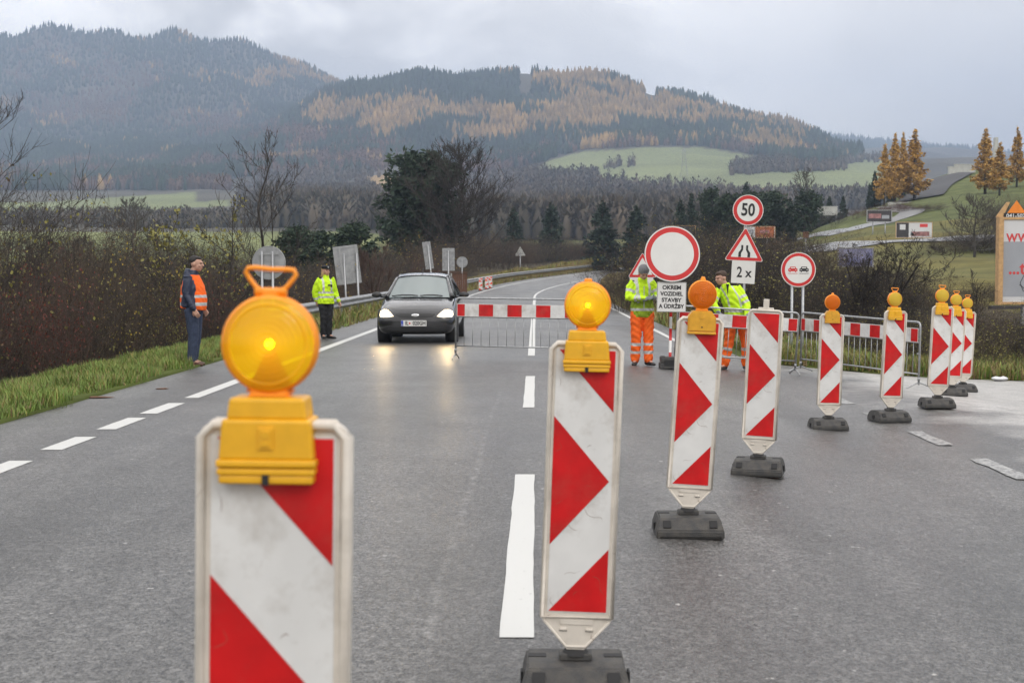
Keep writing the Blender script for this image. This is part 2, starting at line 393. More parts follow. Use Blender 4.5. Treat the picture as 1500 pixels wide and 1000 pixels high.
def vcol(me, cols):
    a = me.color_attributes.new('ground', 'FLOAT_COLOR', 'POINT')
    a.data.foreach_set('color', np.concatenate([cols, np.ones((len(cols), 1))], 1).astype(np.float32).ravel())
def terrain_mat():
    m = bpy.data.materials.new('meadow and woodland ground'); m.use_nodes = True; t = m.node_tree; p = t.nodes['Principled BSDF']
    n, l = t.nodes.new, t.links.new
    a = n('ShaderNodeAttribute'); a.attribute_name = 'ground'
    g = n('ShaderNodeNewGeometry'); x = n('ShaderNodeTexNoise'); x.inputs['Scale'].default_value = .35; x.inputs['Detail'].default_value = 10; x.inputs['Roughness'].default_value = .65
    l(g.outputs['Position'], x.inputs[0])
    r = n('ShaderNodeMapRange'); l(x.outputs[0], r.inputs[0]); r.inputs[1].default_value = .3; r.inputs[2].default_value = .7; r.inputs[3].default_value = .6; r.inputs[4].default_value = 1.35
    mm = n('ShaderNodeVectorMath'); mm.operation = 'SCALE'; l(a.outputs['Color'], mm.inputs[0]); l(r.outputs[0], mm.inputs['Scale'])
    l(mm.outputs[0], p.inputs['Base Color']); p.inputs['Roughness'].default_value = .95; p.inputs['Specular IOR Level'].default_value = .15
    return m
M['ground'] = terrain_mat()
def hash2(x, y, s=1.0):
    """smooth pseudo-noise 0..1"""
    x = x / s; y = y / s
    return .5 + .25 * np.sin(x * 1.7 + 1.3 * np.sin(y * 1.1 + .4)) + .25 * np.sin(y * 1.9 + 1.7 * np.sin(x * .9 + 2.1))
MEADOW = [(790, 246), (805, 236), (850, 224), (960, 217), (1030, 218), (1090, 228), (1130, 236), (1150, 246), (1075, 246), (1068, 253), (1180, 250), (1235, 242), (1262, 236), (1300, 235), (1310, 290), (1200, 296), (1090, 290), (940, 276), (880, 270), (865, 262), (800, 262), (780, 256)]
LEFTM = [(-400, 300), (60, 297), (200, 288), (288, 281), (290, 296), (335, 293), (340, 302), (250, 306), (100, 316), (-400, 316)]
MIDM = [(538, 258), (600, 256), (625, 262), (640, 275), (560, 292), (545, 285)]
SPURM = [(445, 253), (520, 254), (520, 257), (445, 257)]
def inpoly(u, v, poly):
    r = np.zeros(u.shape, bool); n = len(poly)
    for i in range(n):
        x1, y1 = poly[i]; x2, y2 = poly[(i + 1) % n]
        c = ((y1 > v) != (y2 > v)) & (u < (x2 - x1) * (v - y1) / ((y2 - y1) if y2 != y1 else 1e-9) + x1)
        r ^= c
    return r
def far_cols(x, y, z):
    u, v, d = uvd(x, y, z)
    h = hash2(x, y, 60)[:, None]
    wood = np.array([[.075, .068, .052]]) * (.8 + .5 * h)
    grass = np.array([[.165, .185, .085]]) * (.9 + .3 * h)
    c = wood
    md = (d > 600) & (d < 2100)
    mea = md & (inpoly(u, v, MEADOW) | inpoly(u, v, LEFTM))
    c = np.where(mea[:, None], grass, c)
    c = np.where((md & (inpoly(u, v, MIDM) | inpoly(u, v, SPURM)))[:, None], np.array([[.30, .20, .085]]), c)
    near = d < 480
    ng = np.where((u < 700)[:, None], np.array([[.15, .165, .06]]), np.array([[.085, .088, .032]])) * (.7 + .7 * h)
    ny = np.array([[.16, .125, .03]])
    k = (hash2(x + 50, y, 14) * (u > 960))[:, None]
    ng = ng * (1 - k * .8) + ny * k * .8
    c = np.where(near[:, None], ng, c)
    hill = (d > 175) & (d < 330) & (u > 1180)
    c = np.where(hill[:, None], np.array([[.082, .095, .034]]) * (.75 + .6 * h), c)
    return c

# near ground sheet in road-following coordinates
offs = np.unique(np.concatenate([np.linspace(-110, -30, 28), np.linspace(-30, -8, 30), np.linspace(-8, -5.38, 14), [-5.37, -3, 0, 2, 4.0], np.linspace(4.1, 12, 34), np.linspace(12, 40, 40), np.linspace(40, 150, 44)]))
ys = np.concatenate([np.linspace(-12, 60, 150), np.linspace(61, 160, 80), np.linspace(162, 420, 110)])
OO, YY = np.meshgrid(offs, ys); XX = OO + road_c(YY) * 1.0
ZZ = ground_z(XX, YY); nr_, nc_ = XX.shape
def grid_faces(nr, nc):
    i = np.arange(nr - 1)[:, None] * nc + np.arange(nc - 1)[None]
    return np.stack([i, i + 1, i + nc + 1, i + nc], -1).reshape(-1, 4)
V = np.stack([XX, YY, ZZ], -1).reshape(-1, 3)
gme = np_mesh('ground', V, grid_faces(nr_, nc_), M['ground'], smooth_=True)
cc = far_cols(V[:, 0], V[:, 1], V[:, 2])
off_ = V[:, 0] - road_c(V[:, 1]); pr_ = pave_right(V[:, 1])
verge = ((off_ > -7.2) & (off_ < -5)) | ((off_ > pr_ - .3) & (off_ < pr_ + 1.8))
bank = (off_ <= -7.2) & (off_ > -26) | ((off_ > pr_ + 1.8) & (off_ < pr_ + 12) & (V[:, 1] < 120))
cc = np.where(bank[:, None], np.array([[.062, .05, .03]]) * (.8 + .5 * hash2(V[:, 0], V[:, 1], 2.0)[:, None]), cc)
farv = (V[:, 1] > 60)[:, None]
cc = np.where(verge[:, None], np.where(farv, np.array([[.13, .10, .035]]), np.array([[.07, .09, .02]])), cc)
vcol(gme, cc); tag(link('ground', gme), kind='structure')
# far terrain: fans out to the ridges
uu = np.linspace(-380, 1900, 330); dd = np.concatenate([np.geomspace(300, 1200, 60), np.linspace(1220, 3400, 150), np.linspace(3450, 5150, 30)])
UG, DG = np.meshgrid(uu, dd); X0 = (UG - 750) / F * DG; XX = X0 * math.cos(YAW) - DG * math.sin(YAW); YY = X0 * math.sin(YAW) + DG * math.cos(YAW)
ZZ = far_z(XX, YY) - .5 * (1 - smooth(380, 520, DG)) - 1.5 * (1 - smooth(300, 420, DG))
V = np.stack([XX, YY, ZZ], -1).reshape(-1, 3)
hme = np_mesh('hills', V, grid_faces(*XX.shape), M['ground'], smooth_=True); vcol(hme, far_cols(V[:, 0], V[:, 1], V[:, 2]))
tag(link('hills', hme), kind='structure')
# side and rear ground so that other viewpoints and reflections see land to the horizon
b = MB(); b.add([(-4700, -250, -14), (4700, -250, -14), (4700, 5200, -14), (-4700, 5200, -14)], [(0, 1, 2, 3)])
M['plain'] = mat('valley floor', (.075, .085, .035), .95, noise=.4, nscale=.02)
tag(b.build('valley_floor', M['plain']), kind='structure')

# ------------------------------------------------------------------ asphalt
def asphalt_mat():
    m = bpy.data.materials.new('wet asphalt'); m.use_nodes = True; t = m.node_tree; p = t.nodes['Principled BSDF']
    n, l = t.nodes.new, t.links.new
    def math_(op, a, b=None, c=None, cl=False):
        q = n('ShaderNodeMath'); q.operation = op; q.use_clamp = cl
        for i, v in enumerate((a, b, c)):
            if v is None: continue
            if isinstance(v, (int, float)): q.inputs[i].default_value = v
            else: l(v, q.inputs[i])
        return q.outputs[0]
    def noise(scale, det=4, rough=.5, src=None):
        q = n('ShaderNodeTexNoise'); q.inputs['Scale'].default_value = scale; q.inputs['Detail'].default_value = det; q.inputs['Roughness'].default_value = rough
        l(src if src is not None else g.outputs['Position'], q.inputs[0]); return q.outputs[0]
    def rng(x, a, b_, c, d):
        q = n('ShaderNodeMapRange'); l(x, q.inputs[0])
        for i, v in enumerate((a, b_, c, d)): q.inputs[i + 1].default_value = v
        return q.outputs[0]
    g = n('ShaderNodeNewGeometry'); s = n('ShaderNodeSeparateXYZ'); l(g.outputs['Position'], s.inputs[0])
    mpg = n('ShaderNodeMapping'); mpg.inputs['Scale'].default_value = (1.0, .09, 1); l(g.outputs['Position'], mpg.inputs[0])
    vo = n('ShaderNodeTexVoronoi'); vo.inputs['Scale'].default_value = 105; l(g.outputs['Position'], vo.inputs[0])
    vo2 = n('ShaderNodeTexVoronoi'); vo2.inputs['Scale'].default_value = 42; l(g.outputs['Position'], vo2.inputs[0])
    st = rng(vo.outputs['Color'], .0, 1, .0, .17)               # stones of differing grey
    st2 = math_('ADD', rng(vo2.outputs['Color'], .55, 1, -.015, .07), rng(noise(17, 5, .8), .3, .7, -.035, .035))
    v = math_('ADD', st, st2)
    v = math_('MAXIMUM', v, .012); v = math_('MULTIPLY', v, rng(noise(1.1, 8, .65), .3, .7, .78, 1.22))
    v = math_('MULTIPLY', v, rng(noise(.9, 5, .6, mpg.outputs[0]), .35, .65, .62, 1.25))       # wheel tracks
    # dusty paler apron on the junction side
    xe = math_('ADD', s.outputs[0], math_('MULTIPLY_ADD', noise(.55, 7, .7), 5.0, -2.5))
    yk = rng(s.outputs[1], 34, 29, 0, 1)
    ap = math_('MULTIPLY', math_('MULTIPLY', rng(xe, 4.6, 5.9, 0, 1), yk), rng(noise(3.2, 8, .75), .35, .6, .6, 1))
    # faint remains of an old painted line
    ol = math_('ABSOLUTE', math_('ADD', s.outputs[0], math_('MULTIPLY_ADD', noise(.5, 4), .10, .42)))
    ol = math_('MULTIPLY', rng(ol, .012, .035, 1, 0), math_('MULTIPLY', rng(noise(6, 6, .8), .50, .66, 0, .42), rng(s.outputs[1], 15, 24, 1, 0)))
    mx1 = n('ShaderNodeMix'); mx1.data_type = 'FLOAT'; l(ap, mx1.inputs[0]); l(v, mx1.inputs[2]); l(math_('MULTIPLY_ADD', v, 1.3, .30), mx1.inputs[3])
    mx2 = n('ShaderNodeMix'); mx2.data_type = 'FLOAT'; l(ol, mx2.inputs[0]); l(mx1.outputs[0], mx2.inputs[2]); mx2.inputs[3].default_value = .45
    # scattered pale grit
    gr = rng(noise(13, 2, .5), .74, .77, 0, .30)
    vf = math_('ADD', mx2.outputs[0], gr)
    cb = n('ShaderNodeCombineColor'); l(vf, cb.inputs[0]); l(math_('MULTIPLY', vf, .975), cb.inputs[1]); l(math_('MULTIPLY', vf, .94), cb.inputs[2]); l(cb.outputs[0], p.inputs['Base Color'])
    wet = rng(noise(.33, 6, .6), .35, .65, 0, 1)
    ro = math_('ADD', rng(vo.outputs['Distance'], 0, .6, .20, .36), math_('MULTIPLY', wet, .10))
    ro = math_('ADD', ro, math_('MULTIPLY', ap, .12)); l(ro, p.inputs['Roughness'])
    p.inputs['Specular IOR Level'].default_value = .55
    bp = n('ShaderNodeBump'); bp.inputs['Strength'].default_value = .6; bp.inputs['Distance'].default_value = .005
    l(math_('MULTIPLY', vo.outputs['Distance'], -1.0), bp.inputs['Height']); l(bp.outputs[0], p.inputs['Normal'])
    return m
M['asphalt'] = asphalt_mat()
ys = np.concatenate([np.linspace(-10, 26, 60), np.linspace(26.5, 32, 14), np.linspace(33, 80, 40), np.linspace(82, 340, 110)])
fr = np.linspace(0, 1, 41); OO = np.zeros((len(ys), len(fr))); YY = np.repeat(ys[:, None], len(fr), 1)
for i, y in enumerate(ys):
    rr = float(pave_right(y)); n_l = 14
    left = -5.44 + .05 * math.sin(y * 2.1) + .03 * math.sin(y * 5.7)
    OO[i, :n_l] = np.linspace(left, .5, n_l); OO[i, n_l:n_l + 12] = np.linspace(.8, 4.0, 12); OO[i, n_l + 12:] = np.linspace(4.05, max(rr, 4.1), len(fr) - n_l - 12)
XX = OO + road_c(YY); ZZ = road_z(XX, YY)
V = np.stack([XX, YY, ZZ], -1).reshape(-1, 3)
tag(link('road', np_mesh('road', V, grid_faces(*XX.shape), M['asphalt'], smooth_=True)), kind='structure')

# ------------------------------------------------------------------ painted markings
def paint_mat(name, wear, pc_=(.54, .54, .52)):
    m = bpy.data.materials.new(name); m.use_nodes = True; t = m.node_tree; p = t.nodes['Principled BSDF']; n, l = t.nodes.new, t.links.new
    g = n('ShaderNodeNewGeometry'); a = n('ShaderNodeTexNoise'); a.inputs['Scale'].default_value = 22; a.inputs['Detail'].default_value = 9; a.inputs['Roughness'].default_value = .75; l(g.outputs['Position'], a.inputs[0])
    r = n('ShaderNodeMapRange'); l(a.outputs[0], r.inputs[0]); r.inputs[1].default_value = wear; r.inputs[2].default_value = wear + .08; r.inputs[3].default_value = 0; r.inputs[4].default_value = 1
    c = n('ShaderNodeMix'); c.data_type = 'RGBA'; l(r.outputs[0], c.inputs[0]); c.inputs[6].default_value = (.12, .12, .12, 1); c.inputs[7].default_value = (*pc_, 1)
    l(c.outputs[2], p.inputs['Base Color']); p.inputs['Roughness'].default_value = .45
    b = n('ShaderNodeBump'); b.inputs['Strength'].default_value = .3; b.inputs['Distance'].default_value = .002; l(a.outputs[0], b.inputs['Height']); l(b.outputs[0], p.inputs['Normal'])
    return m
M['paint'] = paint_mat('road paint', .30); M['paintworn'] = paint_mat('worn road paint', .46, (.36, .36, .35))
def marking(off0, off1, y0, y1, m, dz=.004, ragged=0.004):
    rnd = random.Random(int(y0 * 77)); b = MB(); n = max(2, int((y1 - y0) / (.25 if y1 < 30 else 2)) + 1)
    for i in range(n):
        y = y0 + (y1 - y0) * i / (n - 1)
        b.v.append(road_pt(off0 + rnd.uniform(-ragged, ragged), y, dz)); b.v.append(road_pt(off1 + rnd.uniform(-ragged, ragged), y, dz))
    for i in range(n - 1): b.f.append([2 * i, 2 * i + 1, 2 * i + 3, 2 * i + 2]); b.m.append(0); b.sm.append(False)
    return tag(b.build('road_marking', m, recalc=False), kind='structure')
def yv(u, v): return onroad(u, v).y
# centre line dashes, then a solid line up to the bend
marking(-.075, .07, yv(752, 934), yv(767, 695), M['paint'])
marking(-.065, .065, yv(776, 597), yv(777, 551), M['paint'])
marking(-.065, .065, yv(780, 521), 300, M['paint'])
# left lane: four short dashes, then the solid edge line
for va, vb in ((697, 675), (659, 640), (629, 612), (606, 590.5)):
    marking(-4.24, -4.04, yv(785 - 2.677 * (va - 395), va), yv(785 - 2.677 * (vb - 395), vb), M['paint'])
marking(-4.22, -4.04, yv(262, 583), 80, M['paint'])
marking(-3.95, -3.80, 80, 300, M['paint'])
# right edge line beyond the junction, worn dashes across its mouth
marking(3.45, 3.60, 29.5, 300, M['paint'])
for va, vb in ((702, 672), (652, 632), (618, 604), (592, 584)):
    y0 = onroad(785 + 2.3 * (va - 395), va).y; y1 = onroad(785 + 2.3 * (vb - 395), vb).y
    marking(4.13, 4.29, y0, y1, M['paintworn'], ragged=.015)

# ------------------------------------------------------------------ far woods
rng_ = np.random.default_rng(7)
def wood_points(u0, u1, d0, d1, spacing_px, scale_fn=None):
    pts = []
    d = d0
    while d < d1:
        step = spacing_px / F * d
        n = int((u1 - u0) / spacing_px); u = u0 + (np.arange(n) + rng_.random(n)) * spacing_px
        dj = d + rng_.uniform(-.8, .8, n) * step * 2.2
        x0 = (u - 750) / F * dj; pts.append(np.stack([x0 * math.cos(YAW) - dj * math.sin(YAW), x0 * math.sin(YAW) + dj * math.cos(YAW)], 1))
        d += step * 2.4
    return np.concatenate(pts)
def forest_mesh(name, P, H, Wd, mats, ragged=12, kind='cone', tint=None):
    """each tree a ragged crown of small leaf-shaped faces round a narrow core"""
    n = len(P); vs = []; fs = []; base = 0
    Z = far_z(P[:, 0], P[:, 1]) - 1.0
    core = 5
    ang = np.arange(core) * 2 * math.pi / core
    # core: spindle
    V = np.zeros((n, core * 2 + 1, 3)); 
    j = rng_.uniform(.85, 1.15, (n, core))
    lo, mid = (.10, .34) if kind == 'cone' else (.10, .45)
    for k, (hh, ww) in enumerate(((lo, .55 if kind == 'cone' else .3), (mid, .72 if kind == 'cone' else .42))):
        V[:, k * core:(k + 1) * core, 0] = P[:, :1] + np.cos(ang) * Wd[:, None] * ww * j
        V[:, k * core:(k + 1) * core, 1] = P[:, 1:2] + np.sin(ang) * Wd[:, None] * ww * j
        V[:, k * core:(k + 1) * core, 2] = (Z + H * hh)[:, None] * np.ones(core)
    V[:, -1, 0] = P[:, 0]; V[:, -1, 1] = P[:, 1]; V[:, -1, 2] = Z + H * (1 if kind == 'cone' else .92)
    idx = (np.arange(n) * (2 * core + 1))[:, None]
    F1 = []
    for i in range(core):
        a, b = i, (i + 1) % core
        F1 += [idx + np.array([[a, b, b + core]]), idx + np.array([[a, b + core, a + core]]), idx + np.array([[a + core, b + core, 2 * core]])]
    F1 = np.concatenate(F1); V1 = V.reshape(-1, 3)
    # ragged sprays
    t = rng_.random((n, ragged)); th = rng_.uniform(0, 2 * math.pi, (n, ragged))
    if kind == 'cone': rr = (1 - t) * 1.0 + .06; hz = .12 + .85 * t
    else: rr = np.sin(np.pi * np.clip(.15 + .8 * t, 0, 1)) ; hz = .2 + .78 * t
    rr = rr * rng_.uniform(.75, 1.25, (n, ragged))
    C = np.stack([P[:, :1] + np.cos(th) * Wd[:, None] * rr * .45, P[:, 1:2] + np.sin(th) * Wd[:, None] * rr * .45, Z[:, None] + H[:, None] * hz], -1)
    T = np.stack([P[:, :1] + np.cos(th) * Wd[:, None] * rr * (1.05 if kind == 'cone' else .9), P[:, 1:2] + np.sin(th) * Wd[:, None] * rr * 1.05, Z[:, None] + H[:, None] * (hz - (.05 if kind == 'cone' else -.20))], -1)
    wsl = .22 if kind == 'cone' else .13
    s = (H[:, None] * .055) * np.ones((n, ragged))
    A = C + np.stack([-np.sin(th) * Wd[:, None] * wsl, np.cos(th) * Wd[:, None] * wsl, s], -1)
    B = C + np.stack([np.sin(th) * Wd[:, None] * wsl, -np.cos(th) * Wd[:, None] * wsl, s * .4], -1)
    V2 = np.stack([A, B, T], 2).reshape(-1, 3); F2 = np.arange(len(V2)).reshape(-1, 3) + len(V1)
    me = np_mesh(name, np.concatenate([V1, V2]), np.concatenate([F1, F2]), mats)
    per = rng_.uniform(.7, 1.3, n) if tint is None else tint
    c = np.concatenate([np.repeat(per, 2 * core + 1), np.repeat(per, ragged * 3) * rng_.uniform(.8, 1.25, n * ragged * 3)])
    a = me.color_attributes.new('tint', 'FLOAT_COLOR', 'POINT'); a.data.foreach_set('color', np.stack([c, c, c, np.ones_like(c)], 1).astype(np.float32).ravel())
    return me
def tint_mat(name, c1, c2, scale):
    m = bpy.data.materials.new(name); m.use_nodes = True; t = m.node_tree; p = t.nodes['Principled BSDF']; n, l = t.nodes.new, t.links.new
    a = n('ShaderNodeAttribute'); a.attribute_name = 'tint'; g = n('ShaderNodeNewGeometry')
    x = n('ShaderNodeTexNoise'); x.inputs['Scale'].default_value = scale; x.inputs['Detail'].default_value = 6; l(g.outputs['Position'], x.inputs[0])
    r = n('ShaderNodeValToRGB'); l(x.outputs[0], r.inputs[0]); r.color_ramp.elements[0].position = .35; r.color_ramp.elements[1].position = .65
    r.color_ramp.elements[0].color = (*c1, 1); r.color_ramp.elements[1].color = (*c2, 1)
    mm = n('ShaderNodeVectorMath'); mm.operation = 'MULTIPLY'; l(r.outputs[0], mm.inputs[0]); l(a.outputs['Color'], mm.inputs[1]); l(mm.outputs[0], p.inputs['Base Color'])
    p.inputs['Roughness'].default_value = .95; p.inputs['Specular IOR Level'].default_value = .1
    return m
M['fspruce'] = tint_mat('far spruce', (.018, .032, .022), (.032, .05, .030), .02)
M['flarch'] = tint_mat('far larch', (.17, .115, .05), (.30, .19, .075), .02)
M['fbare'] = tint_mat('far bare wood', (.078, .070, .054), (.115, .088, .062), .02)
M['frusset'] = tint_mat('far russet beech', (.085, .055, .042), (.13, .072, .045), .02)
def blob(u, v, cx, cy, rx, ry): return np.exp(-(((u - cx) / rx) ** 2 + ((v - cy) / ry) ** 2))
P = np.concatenate([wood_points(-60, 1260, 1500, 2330, 4.8), wood_points(-60, 360, 1310, 1500, 5.0), wood_points(-60, 620, 2330, 3300, 4.8)])
Zp = far_z(P[:, 0], P[:, 1]); u, v, d = uvd(P[:, 0], P[:, 1], Zp)
nz = hash2(P[:, 0], P[:, 1], 95) - .5 + (hash2(P[:, 0] + 900, P[:, 1] + 40, 31) - .5) * .8 + rng_.uniform(-.28, .28, len(P))
front = d < 2340
wl = sum(blob(u, v, *b) for b in ((590, 168, 75, 24), (700, 165, 60, 16), (470, 172, 40, 24), (750, 190, 45, 18), (660, 205, 60, 12), (820, 150, 50, 38), (870, 175, 50, 38), (900, 130, 50, 30), (1000, 165, 75, 38), (1080, 190, 70, 34), (1150, 205, 55, 26), (800, 130, 35, 15), (560, 200, 30, 20), (700, 205, 55, 10))) * front
wl = wl + sum(blob(u, v, *b) for b in ((385, 120, 36, 20), (280, 50, 18, 28), (450, 105, 40, 15), (150, 45, 80, 8), (500, 120, 40, 14))) * (~front)
wr_ = sum(blob(u, v, *b) for b in ((180, 130, 75, 45), (30, 115, 30, 14), (70, 68, 60, 22), (330, 190, 80, 25), (430, 205, 70, 22), (520, 240, 90, 10), (120, 160, 90, 25), (620, 222, 120, 9), (940, 222, 160, 8), (1130, 222, 100, 12), (560, 205, 60, 15)))
dens = np.where(d < 2340, .95, .95)
mead = (d < 2100) & (inpoly(u, v + 2, MEADOW) | inpoly(u, v, LEFTM) | inpoly(u, v, MIDM))
crestgap = front & (((np.abs(u - 769) < 9) & (v < 150)) | ((np.abs(u - 951) < 9) & (v < 152)))
keep = (d > 1290) & ~mead & ~crestgap & (rng_.random(len(P)) < dens) & (v < np.where(u < 340, 280, 262))
isl = keep & (np.minimum(wl, 1) * .85 + nz * .95 > .66); isr = keep & ~isl & (wr_ * .8 + nz * .7 > .56); iss = keep & ~isl & ~isr
base = (v > 236 - .02 * u * 0) & front & (u < 800)
isr = isr | (iss & base & (nz > -.1)); iss = iss & ~isr
for nm, msk, mt, kind, hh, ww, lab in (('spruce_forest', iss, 'fspruce', 'cone', (11, 19), .25, 'dark spruce forest covering the misty hillside ridges'),
                                       ('larch_forest', isl, 'flarch', 'cone', (10, 18), .30, 'golden autumn larch woods in patches over the hills'),
                                       ('beech_forest', isr, 'frusset', 'round', (9, 14), .42, 'leafless russet brown broadleaf woods on the lower slopes')):
    Q = P[msk]; H = rng_.uniform(hh[0], hh[1], len(Q)) * np.where(rng_.random(len(Q)) < .1, 1.2, 1); sc = np.clip(d[msk] / 2200, .85, 1.25); H = H * np.where(d[msk] > 2400, .85, 1.0)
    tag(link(nm, forest_mesh(nm, Q, H, H * ww * rng_.uniform(.8, 1.2, len(Q)), M[mt], ragged=10, kind=kind)), lab, 'forest', kind='stuff')
# grey-brown bare woods across the valley, below the meadows
P = wood_points(-60, 1330, 420, 1500, 9.0)
Zp = far_z(P[:, 0], P[:, 1]); u, v, d = uvd(P[:, 0], P[:, 1], Zp)
m = ~(inpoly(u, v, MEADOW) | inpoly(u, v, LEFTM) | inpoly(u, v - 4, MIDM)) & (rng_.random(len(P)) < .9)
m &= (v > 258) & ~((u < 350) & (v < 322)) & ~((u < 560) & (d < 520)) & ~((u > 1150) & (d < 800))
clump = hash2(P[:, 0], P[:, 1], 40)
m &= (clump > .2)
Q = P[m]; H = rng_.uniform(7, 13, len(Q)) * np.where(u[m] < 380, .55, 1)
tag(link('valley_wood', forest_mesh('valley_wood', Q, H, H * .42, M['fbare'], ragged=24, kind='round')), 'grey brown leafless wood filling the valley below the meadows', 'wood', kind='stuff')
# tree lines and hedges across the big meadow
pts = []
for (u0, v0, u1, v1, n) in ((1070, 254, 1240, 246, 260), (1075, 248, 1180, 238, 160), (795, 268, 875, 262, 90), (1180, 243, 1290, 234, 120), (870, 246, 930, 244, 14)):
    for i in range(n):
        t = rng_.random(); uu_ = u0 + (u1 - u0) * t; vv = v0 + (v1 - v0) * t + rng_.normal() * 1.6
        lo, hi = 900., 1900.
        for _ in range(30):
            mid = (lo + hi) / 2; p = at(uu_, vv, mid)
            if float(far_z(p.x, p.y)) > p.z: hi = mid
            else: lo = mid
        p = at(uu_, vv, lo); pts.append((p.x, p.y))
Q = np.array(pts); H = rng_.uniform(6, 12, len(Q))
tag(link('meadow_hedge', forest_mesh('meadow_hedge', Q, H, H * .45, M['fbare'], ragged=16, kind='round')), 'dark bushy hedge and tree line crossing the green hillside meadow', 'hedge', kind='stuff')
# far blue ridge on the right
P = wood_points(1150, 1620, 3900, 4900, 6.0); H = rng_.uniform(18, 30, len(P))
tag(link('ridge_forest', forest_mesh('ridge_forest', P, H, H * .25, M['fspruce'], ragged=6)), 'blue hazy conifer forest on the farthest low ridge at right', 'forest', kind='stuff')
def ground_hit(u, v, lo, hi):
    """first ground point on the line of sight through (u, v) between two ranges"""
    n = 300; pd = None
    for i in range(n + 1):
        d = lo * (hi / lo) ** (i / n); p = at(u, v, d)
        if gz(p.x, p.y) >= p.z: return at(u, v, d)
    return at(u, v, hi)

# ------------------------------------------------------------------ trees
def grow(rnd, p, d, length, r, lvl, maxl, segs, spread=.55, up=.25, nb=(4, 7), steps=6, ratio=.62, minr=.004, wob=.13):
    pts = [p.copy()]; dr = d.normalized(); r0 = r
    for i in range(steps):
        j = Vector((rnd.gauss(0, 1), rnd.gauss(0, 1), rnd.gauss(0, 1))) * wob
        dr = (dr + j + Vector((0, 0, up * .16))).normalized(); q = p + dr * (length / steps)
        r1 = max(minr, r * (1 - (i + 1) / steps * (.55 if lvl == 0 else .8))); segs.append((p, q, r0, r1, lvl)); p = q; r0 = r1; pts.append(p.copy())
    if lvl >= maxl: return
    for k in range(rnd.randint(*nb)):
        t = rnd.uniform(.25 if lvl == 0 else .12, 1); i = min(steps - 1, int(t * steps)); b = pts[i].lerp(pts[i + 1], t * steps - i)
        ax = (pts[i + 1] - pts[i]).normalized(); o = ax.orthogonal().normalized(); o = Matrix.Rotation(rnd.uniform(0, 6.283), 3, ax) @ o
        nd = (ax * (1 - spread * .5) + o * spread * rnd.uniform(.8, 1.5)).normalized()
        grow(rnd, b, nd, length * ratio * rnd.uniform(.6, 1.1) * (1.1 - .4 * t), max(minr, r * (1 - .5 * t) * .55), lvl + 1, maxl, segs, spread, up, nb, max(3, steps - 1), ratio, minr, wob)
def segs_to_mesh(name, segs, m, n=4):
    P0 = [s[0] for s in segs]; P1 = [s[1] for s in segs]
    V, Fc = seg_mesh([tuple(p) for p in P0], [tuple(p) for p in P1], [s[2] for s in segs], [s[3] for s in segs], n)
    return np_mesh(name, V, Fc, m)
def leaf_mesh(name, C, size, m, rs, droop=0.0, flat=0.0, elong=1.0):
    """leaf-sized quads at points C"""
    C = np.asarray(C, float); n = len(C); a = rs.normal(size=(n, 3)); a[:, 2] -= droop; a[:, 2] *= (1 - flat); a /= np.linalg.norm(a, axis=1, keepdims=True)
    b = np.cross(a, rs.normal(size=(n, 3))); b /= np.linalg.norm(b, axis=1, keepdims=True)
    s = (np.asarray(size) * rs.uniform(.6, 1.3, n))[:, None]
    V = np.stack([C - b * s * .5 / elong, C + a * s * elong * .55, C + b * s * .5 / elong, C - a * s * elong * .45], 1).reshape(-1, 3)
    return np_mesh(name, V, np.arange(len(V)).reshape(-1, 4), m)
TREES = {}
def bare_tree(key, h, seed, m='bark', maxl=4, r=None, spread=.55, up=.3, nb=(5, 8), stems=1, leaves=None, nleaf=0, lsize=.05, minr=.005, lean=.1, ratio=.6, trunkfrac=.72, wob=.085):
    """an empty with trunk, branches (and sparse leaves) as children, 0,0 at the root"""
    rnd = random.Random(seed); segs = []
    for s in range(stems):
        a = rnd.uniform(0, 6.28); tilt = (.18 if stems > 1 else 0) + rnd.uniform(0, lean)
        grow(rnd, Vector((math.cos(a) * .1 * (stems > 1), math.sin(a) * .1 * (stems > 1), -.3)), Vector((math.cos(a) * tilt, math.sin(a) * tilt, 1)), h * trunkfrac * rnd.uniform(.85, 1.05), r or h * .016, 0, maxl, segs, spread, up, nb, 8, ratio, minr, wob)
    root = empty('bare_tree'); tr = [s for s in segs if s[4] == 0]; br = [s for s in segs if s[4] > 0]
    link('trunk', segs_to_mesh('trunk', tr, M[m], 7), root); link('branches', segs_to_mesh('branches', br, M[m], 3), root)
    if leaves:
        tips = [s[1] for s in br if s[4] >= maxl - 1]; rs = np.random.default_rng(seed)
        C = np.array([tuple(t) for t in tips])[rs.integers(0, len(tips), nleaf)] + rs.normal(size=(nleaf, 3)) * .05
        link('leaves', leaf_mesh('leaves', C, lsize, M[leaves], rs), root)
    return root
